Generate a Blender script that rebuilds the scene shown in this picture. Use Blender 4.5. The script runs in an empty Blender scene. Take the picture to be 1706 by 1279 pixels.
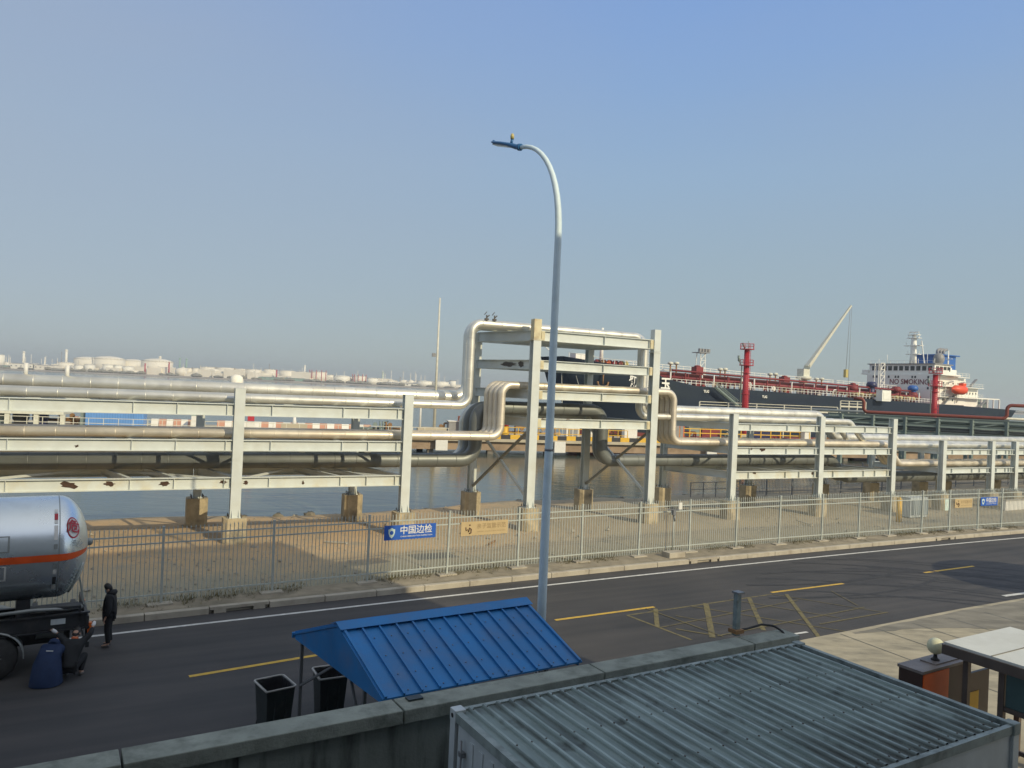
import bpy, math, random
import numpy as np
from mathutils import Vector, Matrix, noise
random.seed(7)
SC = bpy.context.scene
COL = SC.collection
R = math.radians

# ------------------------------------------------------------------ camera
EYE = 7.7
F_PX, ROLL, PITCH = 1280.0, R(2.55), math.atan(5.5 / 1280.0)
cr, sr = math.cos(ROLL), math.sin(ROLL)
cam = bpy.data.cameras.new('camera')
cam.sensor_width = 36.0
cam.lens = 36.0 * F_PX / 1706.0
cam.clip_start, cam.clip_end = 0.2, 12000
co = bpy.data.objects.new('camera', cam)
COL.objects.link(co)
MR = Matrix(((cr, -sr, 0), (0, 0, -1), (sr, cr, 0)))          # columns: right, up, back
MP = Matrix.Rotation(PITCH, 3, 'X')
M4 = (MP @ MR).to_4x4()
M4.translation = (0, 0, EYE)
co.matrix_world = M4
SC.camera = co

# ------------------------------------------------------------------ light
SUN_AZ = math.atan2(0.70, -0.714)      # bearing from +Y towards +X
SUN_EL = R(28.6)
sun_vec = Vector((math.cos(SUN_EL) * math.sin(SUN_AZ), math.cos(SUN_EL) * math.cos(SUN_AZ), math.sin(SUN_EL)))
sl = bpy.data.lights.new('sun', 'SUN')
sl.energy = 3.3
sl.angle = R(0.5)
sl.color = (1.0, 0.86, 0.58)
so = bpy.data.objects.new('sun', sl)
COL.objects.link(so)
so.rotation_euler = sun_vec.to_track_quat('Z', 'Y').to_euler()
W = bpy.data.worlds.new('World')
SC.world = W
W.use_nodes = True
wn, wl = W.node_tree.nodes, W.node_tree.links
bg = wn['Background']
sky = wn.new('ShaderNodeTexSky')
sky.sky_type = 'NISHITA'
sky.sun_disc = False
sky.sun_elevation = SUN_EL
sky.sun_rotation = SUN_AZ
sky.altitude = 0
sky.air_density = 1.0
sky.dust_density = 0.6
sky.ozone_density = 3.0
# winter haze veil of the sky itself: pale grey at the horizon, clear blue higher up, brightened overhead to lift the shade
SKY_K = 0.12
wtc = wn.new('ShaderNodeTexCoord'); wsp = wn.new('ShaderNodeSeparateXYZ'); wl.new(wtc.outputs['Generated'], wsp.inputs[0])
wr = wn.new('ShaderNodeValToRGB'); wl.new(wsp.outputs['Z'], wr.inputs[0])
def lin(c): return tuple(((x / 255 + 0.055) / 1.055) ** 2.4 for x in c)
ce = wr.color_ramp.elements
ce[0].position = 0.0; ce[0].color = (*lin((160, 174, 172)), 1)
ce[1].position = 1.0; ce[1].color = (*lin((198, 203, 208)), 1)
for p_, c_ in ((0.06, (160, 175, 178)), (0.16, (158, 179, 192)), (0.27, (152, 180, 208)), (0.40, (138, 172, 219)), (0.52, (128, 164, 222)), (0.70, (176, 190, 212))):
    e_ = ce.new(p_); e_.color = (*lin(c_), 1)
wv = wn.new('ShaderNodeVectorMath'); wv.operation = 'SCALE'; wv.inputs['Scale'].default_value = 1 / SKY_K; wl.new(wr.outputs[0], wv.inputs[0])
wm = wn.new('ShaderNodeMix'); wm.data_type = 'RGBA'; wm.inputs[0].default_value = 0.86
wl.new(sky.outputs[0], wm.inputs[6]); wl.new(wv.outputs[0], wm.inputs[7])
# the sky is greyer towards the left and faintly uneven
wlm = wn.new('ShaderNodeMapRange'); wl.new(wsp.outputs['X'], wlm.inputs['Value']); wlm.inputs['From Min'].default_value = 0.15; wlm.inputs['From Max'].default_value = -0.75; wlm.inputs['To Max'].default_value = 0.75
wns = wn.new('ShaderNodeTexNoise'); wns.inputs['Scale'].default_value = 1.6; wns.inputs['Detail'].default_value = 5
wmp = wn.new('ShaderNodeMapping'); wmp.inputs['Scale'].default_value = (1, 1, 3.2); wl.new(wtc.outputs['Generated'], wmp.inputs[0]); wl.new(wmp.outputs[0], wns.inputs['Vector'])
wn2 = wn.new('ShaderNodeMath'); wn2.operation = 'MULTIPLY_ADD'; wl.new(wns.outputs['Fac'], wn2.inputs[0]); wn2.inputs[1].default_value = 0.5; wn2.inputs[2].default_value = -0.22
wn3 = wn.new('ShaderNodeMath'); wn3.operation = 'ADD'; wn3.use_clamp = True; wl.new(wn2.outputs[0], wn3.inputs[0]); wl.new(wlm.outputs[0], wn3.inputs[1])
wgl = wn.new('ShaderNodeMix'); wgl.data_type = 'RGBA'; wl.new(wn3.outputs[0], wgl.inputs[0]); wl.new(wr.outputs[0], wgl.inputs[6]); wgl.inputs[7].default_value = (*lin((166, 176, 190)), 1)
wl.new(wgl.outputs[2], wv.inputs[0])
# warm glow added around the low sun, behind the camera, to lift the shade
wdp = wn.new('ShaderNodeVectorMath'); wdp.operation = 'DOT_PRODUCT'; wl.new(wtc.outputs['Generated'], wdp.inputs[0]); wdp.inputs[1].default_value = sun_vec
wmr = wn.new('ShaderNodeMapRange'); wl.new(wdp.outputs['Value'], wmr.inputs['Value']); wmr.inputs['From Min'].default_value = 0.1; wmr.inputs['From Max'].default_value = 1.0
wmr.interpolation_type = 'SMOOTHSTEP'
wad = wn.new('ShaderNodeMix'); wad.data_type = 'RGBA'; wad.blend_type = 'ADD'; wl.new(wmr.outputs[0], wad.inputs[0])
wl.new(wm.outputs[2], wad.inputs[6]); wad.inputs[7].default_value = (2.6, 2.2, 1.7, 1)
wl.new(wad.outputs[2], bg.inputs[0])
bg.inputs[1].default_value = SKY_K
SC.view_settings.view_transform = 'Standard'
SC.view_settings.look = 'None'
SC.view_settings.exposure = 0.0
SC.view_settings.gamma = 1.0
SC.cycles.max_bounces = 6
SC.cycles.volume_bounces = 0

# ------------------------------------------------------------------ survey helpers
def ray(u, v):
    du, dv = u - 853.0, 639.5 - v
    z0 = du * sr + dv * cr
    x = du * cr - dv * sr
    y = F_PX * math.cos(PITCH) - z0 * math.sin(PITCH)
    z = F_PX * math.sin(PITCH) + z0 * math.cos(PITCH)
    return x / y, z / y
def P(u, v, z=0.0):
    x, zz = ray(u, v)
    Y = (EYE - z) / -zz
    return Vector((x * Y, Y, z))
def PY(u, v, Y):
    x, zz = ray(u, v)
    return Vector((x * Y, Y, EYE + zz * Y))
R0 = Vector((-12.12, 34.33)); RA = math.atan(0.5)
E1 = Vector((math.cos(RA), math.sin(RA))); E2 = Vector((-E1.y, E1.x))
def RK(s, n, z):
    p = R0 + E1 * s + E2 * n
    return Vector((p.x, p.y, z))
def rkpix(u, v, n):
    x, zz = ray(u, v)
    d = Vector((x, 1.0))
    Y = (R0.dot(E2) + n) / d.dot(E2)
    return (d * Y - R0).dot(E1), EYE + zz * Y

# ------------------------------------------------------------------ materials
def new_mat(name):
    m = bpy.data.materials.new(name)
    m.use_nodes = True
    return m, m.node_tree.nodes, m.node_tree.links, m.node_tree.nodes['Principled BSDF']
def mat(name, col, rough=0.6, metal=0.0, var=0.12, scale=3.0, bump=0.0, bscale=40.0, dirt=None, dirt_amt=0.45, dscale=1.2,
        rust=None, rust_th=0.64, rscale=1.5, spec=0.5, stretch=None, rvar=0.0, coat=0.0, transmission=0):
    m, N, L, B = new_mat(name)
    tc = N.new('ShaderNodeTexCoord')
    mp = N.new('ShaderNodeMapping'); L.new(tc.outputs['Object'], mp.inputs[0])
    if stretch: mp.inputs['Scale'].default_value = stretch
    nz = N.new('ShaderNodeTexNoise'); nz.inputs['Scale'].default_value = scale; nz.inputs['Detail'].default_value = 6
    L.new(mp.outputs[0], nz.inputs['Vector'])
    rp = N.new('ShaderNodeMapRange'); L.new(nz.outputs['Fac'], rp.inputs['Value'])
    rp.inputs['From Min'].default_value = 0.3; rp.inputs['From Max'].default_value = 0.7
    rp.inputs['To Min'].default_value = 1 - var; rp.inputs['To Max'].default_value = 1 + var
    mx = N.new('ShaderNodeMix'); mx.data_type = 'RGBA'; mx.blend_type = 'MULTIPLY'; mx.inputs[0].default_value = 1
    mx.inputs[6].default_value = (*col, 1); L.new(rp.outputs[0], mx.inputs[7])
    out = mx.outputs[2]
    def layer(out, color, th, sc, soft, amt, seed):
        n2 = N.new('ShaderNodeTexNoise'); n2.inputs['Scale'].default_value = sc; n2.inputs['Detail'].default_value = 8
        n2.inputs['Roughness'].default_value = 0.62
        m2 = N.new('ShaderNodeMapping'); m2.inputs['Location'].default_value = (seed, seed * 2, seed * 3)
        L.new(mp.outputs[0], m2.inputs[0]); L.new(m2.outputs[0], n2.inputs['Vector'])
        r2 = N.new('ShaderNodeMapRange'); L.new(n2.outputs['Fac'], r2.inputs['Value'])
        r2.inputs['From Min'].default_value = th; r2.inputs['From Max'].default_value = th + soft
        r2.inputs['To Max'].default_value = amt
        x = N.new('ShaderNodeMix'); x.data_type = 'RGBA'; L.new(r2.outputs[0], x.inputs[0])
        L.new(out, x.inputs[6]); x.inputs[7].default_value = (*color, 1)
        return x.outputs[2], r2.outputs[0]
    if dirt: out, _ = layer(out, dirt, 0.48, dscale, 0.22, dirt_amt, 5.3)
    if rust: out, _ = layer(out, rust, rust_th, rscale, 0.025, 0.9, 11.7)
    L.new(out, B.inputs['Base Color'])
    B.inputs['Roughness'].default_value = rough
    if rvar:
        r3 = N.new('ShaderNodeMapRange'); L.new(nz.outputs['Fac'], r3.inputs['Value'])
        r3.inputs['From Min'].default_value = 0.3; r3.inputs['From Max'].default_value = 0.7
        r3.inputs['To Min'].default_value = max(0.02, rough - rvar); r3.inputs['To Max'].default_value = rough + rvar
        L.new(r3.outputs[0], B.inputs['Roughness'])
    B.inputs['Metallic'].default_value = metal
    B.inputs['Specular IOR Level'].default_value = spec
    if coat: B.inputs['Coat Weight'].default_value = coat
    if transmission: B.inputs['Transmission Weight'].default_value = transmission
    if bump:
        nb = N.new('ShaderNodeTexNoise'); nb.inputs['Scale'].default_value = bscale; nb.inputs['Detail'].default_value = 5
        L.new(tc.outputs['Object'], nb.inputs['Vector'])
        bp = N.new('ShaderNodeBump'); bp.inputs['Strength'].default_value = bump; bp.inputs['Distance'].default_value = 0.03
        L.new(nb.outputs['Fac'], bp.inputs['Height']); L.new(bp.outputs[0], B.inputs['Normal'])
    return m
M = {}
RUST = (0.13, 0.055, 0.025)
M['steel'] = mat('painted_steel', (0.60, 0.64, 0.61), 0.5, 0, 0.05, 2.0, dirt=(0.48, 0.45, 0.33), dirt_amt=0.3, dscale=0.9, rust=RUST, rust_th=0.745, rscale=1.7)
M['steel_rusty'] = mat('rusty_painted_steel', (0.61, 0.64, 0.59), 0.5, 0, 0.05, 2.0, dirt=(0.55, 0.44, 0.2), dirt_amt=0.4, dscale=1.3, rust=RUST, rust_th=0.66, rscale=1.3)
M['steel_worn'] = mat('worn_yellowed_steel', (0.62, 0.56, 0.36), 0.55, 0, 0.1, 3.0, dirt=(0.3, 0.17, 0.06), dirt_amt=0.6, dscale=2.5)
M['brace'] = mat('brown_grey_brace', (0.26, 0.25, 0.2), 0.55, 0, 0.1, 2)
M['pipe'] = mat('aluminium_cladding', (0.74, 0.725, 0.64), 0.42, 0.65, 0.10, 1.3, bump=0.08, bscale=3, rvar=0.08, dirt=(0.5, 0.46, 0.38), dirt_amt=0.5, dscale=0.6)
M['pipe_warm'] = mat('warm_aluminium_cladding', (0.76, 0.69, 0.56), 0.46, 0.6, 0.10, 1.3, bump=0.08, bscale=3, rvar=0.08, dirt=(0.55, 0.45, 0.34), dirt_amt=0.5, dscale=0.6)
M['pipe_dark'] = mat('dull_grey_cladding', (0.19, 0.205, 0.20), 0.45, 0.35, 0.12, 1.1, bump=0.06, bscale=3, dirt=(0.2, 0.22, 0.2), dirt_amt=0.6, dscale=0.7)  # grey cladding, made darker to carry the shade between the rack beams
M['footing'] = mat('stained_concrete_footing', (0.46, 0.385, 0.25), 0.9, 0, 0.18, 2.5, 0.4, 20, dirt=(0.07, 0.075, 0.07), dirt_amt=0.75, dscale=1.1)
M['bolt'] = mat('dark_bolt', (0.08, 0.07, 0.06), 0.6)
M['galv'] = mat('galvanised_fence', (0.44, 0.475, 0.44), 0.5, 0.15, 0.1, 4)
M['kerb'] = mat('kerb_concrete', (0.42, 0.385, 0.31), 0.9, 0, 0.12, 1.2, 0.3, 30, dirt=(0.24, 0.2, 0.15), dirt_amt=0.6, dscale=1.5)
M['verge'] = mat('verge_soil', (0.29, 0.25, 0.18), 0.95, 0, 0.2, 2, 0.5, 15, dirt=(0.13, 0.12, 0.085), dirt_amt=0.7, dscale=0.9)
M['shore'] = mat('shore_stone', (0.2, 0.18, 0.14), 0.95, 0, 0.25, 1.5, 0.8, 5, dirt=(0.07, 0.07, 0.06), dirt_amt=0.7)
M['white_line'] = mat('road_paint_white', (0.62, 0.62, 0.58), 0.8, 0, 0.12, 6, dirt=(0.25, 0.25, 0.24), dirt_amt=0.5, dscale=5)
M['yellow_line'] = mat('road_paint_yellow', (0.62, 0.40, 0.06), 0.8, 0, 0.12, 6, dirt=(0.22, 0.17, 0.09), dirt_amt=0.5, dscale=5)
M['hatch'] = mat('faded_yellow_paint', (0.17, 0.145, 0.065), 0.85, 0, 0.2, 8, dirt=(0.07, 0.066, 0.055), dirt_amt=0.9, dscale=4.5)
M['patio'] = mat('forecourt_concrete', (0.40, 0.355, 0.255), 0.9, 0, 0.16, 1.4, 0.3, 25, dirt=(0.17, 0.16, 0.125), dirt_amt=0.8, dscale=1.1, stretch=(0.5, 1.1, 1))
M['wall'] = mat('weathered_wall_concrete', (0.22, 0.245, 0.215), 0.92, 0, 0.2, 1.6, 0.35, 18, dirt=(0.05, 0.058, 0.05), dirt_amt=0.95, dscale=3.2, stretch=(1, 1, 0.16))
M['cap'] = mat('wall_cap_concrete', (0.265, 0.29, 0.25), 0.9, 0, 0.18, 2.5, 0.4, 25, dirt=(0.11, 0.125, 0.105), dirt_amt=0.8, dscale=2.2)
M['blue_roof'] = mat('blue_painted_sheet', (0.022, 0.185, 0.46), 0.5, 0.05, 0.14, 1.2, bump=0.25, bscale=2.2, rvar=.12, dirt=(0.085, 0.17, 0.33), dirt_amt=0.55, dscale=1.8)
M['leg'] = mat('grey_steel_tube', (0.22, 0.23, 0.24), 0.45, 0.4, 0.08)
M['bin'] = mat('dark_plastic_bin', (0.025, 0.035, 0.035), 0.45, 0, 0.15, 4, dirt=(0.08, 0.08, 0.07), dirt_amt=0.4, dscale=5)
M['bin_bag'] = mat('black_bin_liner', (0.02, 0.02, 0.022), 0.35, 0, 0.1, 5, 0.6, 12)
M['bin_rim'] = mat('pale_bin_rim', (0.36, 0.36, 0.34), 0.5)
M['lamp_pole'] = mat('pale_blue_painted_pole', (0.64, 0.77, 0.82), 0.5, 0.0, 0.05, 2, dirt=(0.48, 0.57, 0.58), dirt_amt=0.4, dscale=2.5)
M['lamp_head'] = mat('blue_lamp_housing', (0.03, 0.13, 0.30), 0.4, 0.2, 0.1)
M['lens'] = mat('grey_lamp_lens', (0.35, 0.37, 0.36), 0.25)
M['brass'] = mat('yellow_photocell', (0.5, 0.42, 0.15), 0.4)
M['black'] = mat('black_rubber', (0.02, 0.02, 0.022), 0.7, 0, 0.15, 6)
M['cabin_side'] = mat('pale_cabin_paint', (0.52, 0.57, 0.58), 0.5, 0.05, 0.08, 2, dirt=(0.3, 0.33, 0.33), dirt_amt=0.5, dscale=1.6, stretch=(1, 1, 0.4))
M['cabin_grime'] = mat('grimy_cabin_edge', (0.26, 0.31, 0.30), 0.6, 0.05, 0.2, 3, dirt=(0.08, 0.095, 0.085), dirt_amt=0.8, dscale=3)
M['terracotta'] = mat('orange_cabinet_paint', (0.85, 0.15, 0.03), 0.45, 0, 0.06)
M['brown'] = mat('brown_cabinet_paint', (0.06, 0.035, 0.028), 0.45, 0, 0.12)
M['brown_top'] = mat('grey_brown_cabinet_top', (0.21, 0.18, 0.165), 0.5, 0, 0.2, 3)
M['booth_roof'] = mat('pale_booth_roof', (0.62, 0.63, 0.58), 0.6, 0, 0.05, 2, dirt=(0.5, 0.5, 0.44), dirt_amt=0.5)
M['booth_frame'] = mat('dark_booth_frame', (0.13, 0.10, 0.085), 0.4, 0.4, 0.1)
M['globe'] = mat('cream_globe_glass', (0.62, 0.62, 0.42), 0.35, 0, 0.04)
M['stub_grey'] = mat('weathered_grey_paint', (0.20, 0.25, 0.25), 0.6, 0, 0.2, 6, dirt=(0.09, 0.10, 0.09), dirt_amt=0.7, dscale=5)
M['tealglass'] = mat('teal_glass', (0.05, 0.10, 0.10), 0.08, 0, 0.1)
M['yellow'] = mat('yellow_paint', (0.72, 0.43, 0.04), 0.5, 0, 0.1)
M['dblack'] = mat('black_paint', (0.03, 0.03, 0.035), 0.5, 0, 0.1)
M['tank_steel'] = mat('polished_tank_steel', (0.74, 0.81, 0.84), 0.28, 0.8, 0.06, 0.8, rvar=0.06, bump=.04, bscale=1.5, dirt=(0.55, 0.59, 0.60), dirt_amt=0.4, dscale=1.2)
M['orange_stripe'] = mat('orange_reflective_stripe', (0.75, 0.10, 0.015), 0.4)
M['navy'] = mat('navy_decal', (0.02, 0.025, 0.09), 0.4)
M['truck_black'] = mat('black_chassis_paint', (0.03, 0.032, 0.035), 0.5, 0.1, 0.2, 3, dirt=(0.09, 0.085, 0.075), dirt_amt=0.5, dscale=3)
M['truck_grey'] = mat('grey_mudguard', (0.28, 0.30, 0.29), 0.4, 0.2, 0.1)
M['rim'] = mat('dusty_wheel_rim', (0.30, 0.29, 0.26), 0.55, 0.2, 0.15)
M['amber'] = mat('amber_lamp_plastic', (0.75, 0.16, 0.02), 0.3)
M['white'] = mat('white_paint', (0.72, 0.71, 0.66), 0.5, 0, 0.06)
M['red'] = mat('red_paint', (0.46, 0.03, 0.045), 0.45, 0, 0.1)
M['deck_red'] = mat('ship_red_oxide', (0.21, 0.028, 0.03), 0.6, 0, 0.15, 0.5)
M['hull'] = mat('ship_hull_blue_black', (0.012, 0.022, 0.042), 0.6, 0, 0.12, 0.06, spec=0.3, dirt=(0.026, 0.042, 0.05), dirt_amt=0.6, dscale=0.15, stretch=(0.4, 0.4, 2.2))
M['hull_red'] = mat('ship_boot_topping', (0.20, 0.04, 0.03), 0.6)
M['ship_white'] = mat('ship_white_paint', (0.84, 0.83, 0.76), 0.5, 0, 0.05, 0.3)
M['ship_glass'] = mat('dark_bridge_glass', (0.02, 0.025, 0.03), 0.1)
M['ship_blue'] = mat('ship_funnel_blue', (0.03, 0.13, 0.42), 0.45)
M['ship_grey'] = mat('ship_grey_dome', (0.25, 0.25, 0.25), 0.5)
M['lifeboat'] = mat('lifeboat_orange', (0.78, 0.09, 0.03), 0.45)
M['sign_red'] = mat('dark_red_lettering', (0.20, 0.05, 0.06), 0.6)
M['rust'] = mat('rusty_iron', (0.25, 0.14, 0.06), 0.8, 0, 0.2)
M['faded_red'] = mat('faded_red_barrier_paint', (0.52, 0.27, 0.19), 0.7)
M['crane_cream'] = mat('cream_crane_paint', (0.62, 0.62, 0.52), 0.5)
M['jetty_deck'] = mat('jetty_deck_concrete', (0.45, 0.40, 0.30), 0.9, 0, 0.12, 0.4)
M['jetty_beam'] = mat('jetty_beam_concrete', (0.34, 0.25, 0.17), 0.9, 0, 0.2, 0.5, dirt=(0.18, 0.12, 0.08), dirt_amt=0.6, dscale=0.8)
M['jetty_pile'] = mat('jetty_pile_concrete', (0.20, 0.18, 0.15), 0.9, 0, 0.2, 1, dirt=(0.07, 0.07, 0.06), dirt_amt=0.7)
M['pale_rail'] = mat('pale_handrail', (0.6, 0.58, 0.48), 0.5)
M['container_blue'] = mat('pale_blue_container', (0.13, 0.30, 0.62), 0.5, 0, 0.08, 0.7)
M['container_orange'] = mat('rusty_orange_container', (0.50, 0.12, 0.035), 0.6, 0, 0.15, 0.7)
M['teal_steel'] = mat('grey_green_steel', (0.20, 0.25, 0.23), 0.5, 0.1, 0.12, 0.6)
M['red_pipe'] = mat('brown_red_pipe', (0.20, 0.05, 0.035), 0.5, 0.1, 0.1)
M['tank_cream'] = mat('cream_tank_paint', (0.80, 0.75, 0.64), 0.7, 0, 0.04, 0.02, dirt=(0.62, 0.56, 0.45), dirt_amt=0.3, dscale=0.05)
M['tank_white'] = mat('white_tank_paint', (0.84, 0.81, 0.71), 0.7, 0, 0.04, 0.02)
M['far_land'] = mat('far_shore_land', (0.34, 0.30, 0.25), 0.95, 0, 0.3, 0.02)
M['far_green'] = mat('pale_green_cladding', (0.25, 0.38, 0.32), 0.7)
M['banner_blue'] = mat('blue_banner_vinyl', (0.015, 0.10, 0.45), 0.5, 0, 0.06, 4)
M['banner_beige'] = mat('beige_banner_vinyl', (0.50, 0.38, 0.20), 0.6, 0, 0.06, 4)
M['banner_ink'] = mat('brown_banner_lettering', (0.25, 0.17, 0.08), 0.6)
M['ink_dark'] = mat('dark_brown_emblem', (0.07, 0.03, 0.02), 0.6)
M['plate'] = mat('pale_notice_plate', (0.55, 0.68, 0.62), 0.5)
M['brick'] = mat('facade_render', (0.40, 0.38, 0.34), 0.85, 0, 0.08, 0.4)
M['skin'] = mat('skin', (0.45, 0.27, 0.19), 0.6, 0, 0.04)
M['hair'] = mat('black_hair', (0.015, 0.013, 0.012), 0.55)
M['mask'] = mat('pale_blue_face_mask', (0.42, 0.58, 0.66), 0.7)
M['coat_black'] = mat('black_padded_jacket', (0.014, 0.016, 0.018), 0.8, 0, 0.2, 6, 0.4, 14)
M['trousers'] = mat('black_trousers', (0.012, 0.013, 0.015), 0.85, 0, 0.2, 6)
M['coat_navy'] = mat('navy_work_coat', (0.012, 0.03, 0.085), 0.8, 0, 0.15, 5, 0.4, 12)
M['shoe'] = mat('grey_shoe', (0.12, 0.11, 0.10), 0.6)
M['glove'] = mat('white_work_glove', (0.62, 0.64, 0.64), 0.8)
M['stone'] = mat('loose_stone', (0.32, 0.29, 0.23), 0.95, 0, 0.3, 3)
M['weed'] = mat('dry_weed', (0.13, 0.115, 0.05), 0.9, 0, 0.3, 3)

# corrugated roof with grime
def roof_mat():
    m, N, L, B = new_mat('grimy_corrugated_sheet')
    tc = N.new('ShaderNodeTexCoord')
    def nz(sc, st, det=6, loc=(0, 0, 0)):
        mp = N.new('ShaderNodeMapping'); mp.inputs['Scale'].default_value = st; mp.inputs['Location'].default_value = loc
        L.new(tc.outputs['Object'], mp.inputs[0])
        n = N.new('ShaderNodeTexNoise'); n.inputs['Scale'].default_value = sc; n.inputs['Detail'].default_value = det
        L.new(mp.outputs[0], n.inputs['Vector']); return n.outputs['Fac']
    def ramp(s, a, b, lo=0.0, hi=1.0):
        r = N.new('ShaderNodeMapRange'); L.new(s, r.inputs['Value']); r.inputs['From Min'].default_value = a; r.inputs['From Max'].default_value = b
        r.inputs['To Min'].default_value = lo; r.inputs['To Max'].default_value = hi; return r.outputs[0]
    def mixc(f, a, b):
        x = N.new('ShaderNodeMix'); x.data_type = 'RGBA'; L.new(f, x.inputs[0])
        if isinstance(a, tuple): x.inputs[6].default_value = (*a, 1)
        else: L.new(a, x.inputs[6])
        x.inputs[7].default_value = (*b, 1); return x.outputs[2]
    def mmul(a, b):
        x = N.new('ShaderNodeMath'); x.operation = 'MULTIPLY'; L.new(a, x.inputs[0]); L.new(b, x.inputs[1]); return x.outputs[0]
    c = mixc(ramp(nz(0.8, (1, 1, 1)), 0.35, 0.65), (0.25, 0.315, 0.30), (0.165, 0.22, 0.205))
    c = mixc(ramp(nz(1.6, (5.0, 0.35, 1), 7), 0.44, 0.66, 0, 0.85), c, (0.075, 0.095, 0.085))
    c = mixc(ramp(nz(2.6, (1, 1, 1), 9, (4, 2, 0)), 0.58, 0.72, 0, 0.8), c, (0.045, 0.055, 0.045))
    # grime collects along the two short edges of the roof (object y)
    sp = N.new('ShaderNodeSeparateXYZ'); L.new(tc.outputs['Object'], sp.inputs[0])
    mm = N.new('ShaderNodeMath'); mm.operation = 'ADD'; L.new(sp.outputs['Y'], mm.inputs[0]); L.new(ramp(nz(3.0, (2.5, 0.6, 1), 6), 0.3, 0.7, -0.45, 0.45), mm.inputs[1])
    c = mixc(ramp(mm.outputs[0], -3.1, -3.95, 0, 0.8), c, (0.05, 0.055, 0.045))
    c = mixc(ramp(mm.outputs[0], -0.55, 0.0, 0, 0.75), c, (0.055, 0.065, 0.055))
    # paint on the crests is rubbed paler, the troughs hold the dirt
    c = mixc(ramp(mmul(ramp(sp.outputs['Z'], 2.865, 2.89), ramp(nz(2.0, (1, .6, 1), 6, (1, 5, 0)), 0.35, 0.6, 0.25, 1)), 0, 1, 0, 0.55), c, (0.42, 0.52, 0.51))
    L.new(c, B.inputs['Base Color']); B.inputs['Roughness'].default_value = 0.55; B.inputs['Metallic'].default_value = 0.1
    return m
M['cabin_roof'] = roof_mat()

def asphalt_mat():
    m, N, L, B = new_mat('worn_asphalt')
    tc = N.new('ShaderNodeTexCoord')
    mp = N.new('ShaderNodeMapping'); mp.inputs['Rotation'].default_value = (0, 0, -R(28.5)); mp.inputs['Scale'].default_value = (1, 1, 1)
    L.new(tc.outputs['Object'], mp.inputs[0])
    m2 = N.new('ShaderNodeMapping'); m2.inputs['Scale'].default_value = (0.08, 1.3, 1); L.new(mp.outputs[0], m2.inputs[0])
    def nz(v, s, d): 
        n = N.new('ShaderNodeTexNoise'); n.inputs['Scale'].default_value = s; n.inputs['Detail'].default_value = d; L.new(v, n.inputs['Vector']); return n.outputs['Fac']
    a = nz(m2.outputs[0], 1.3, 5); b = nz(tc.outputs['Object'], 0.25, 5); c = nz(tc.outputs['Object'], 60, 3)
    v1 = N.new('ShaderNodeMath'); v1.operation = 'ADD'; L.new(a, v1.inputs[0]); L.new(b, v1.inputs[1])
    r = N.new('ShaderNodeMapRange'); L.new(v1.outputs[0], r.inputs['Value']); r.inputs['From Min'].default_value = 0.7; r.inputs['From Max'].default_value = 1.3
    x = N.new('ShaderNodeMix'); x.data_type = 'RGBA'; L.new(r.outputs[0], x.inputs[0])
    x.inputs[6].default_value = (0.034, 0.035, 0.037, 1); x.inputs[7].default_value = (0.074, 0.069, 0.066, 1)
    r2 = N.new('ShaderNodeMapRange'); L.new(c, r2.inputs['Value']); r2.inputs['From Min'].default_value = 0.3; r2.inputs['From Max'].default_value = 0.7
    r2.inputs['To Min'].default_value = 0.75; r2.inputs['To Max'].default_value = 1.3
    y = N.new('ShaderNodeMix'); y.data_type = 'RGBA'; y.blend_type = 'MULTIPLY'; y.inputs[0].default_value = 1
    L.new(x.outputs[2], y.inputs[6]); L.new(r2.outputs[0], y.inputs[7])
    L.new(y.outputs[2], B.inputs['Base Color']); B.inputs['Roughness'].default_value = 0.8
    bp = N.new('ShaderNodeBump'); bp.inputs['Strength'].default_value = 0.25; bp.inputs['Distance'].default_value = 0.01; L.new(c, bp.inputs['Height']); L.new(bp.outputs[0], B.inputs['Normal'])
    return m
M['asphalt'] = asphalt_mat()

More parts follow.
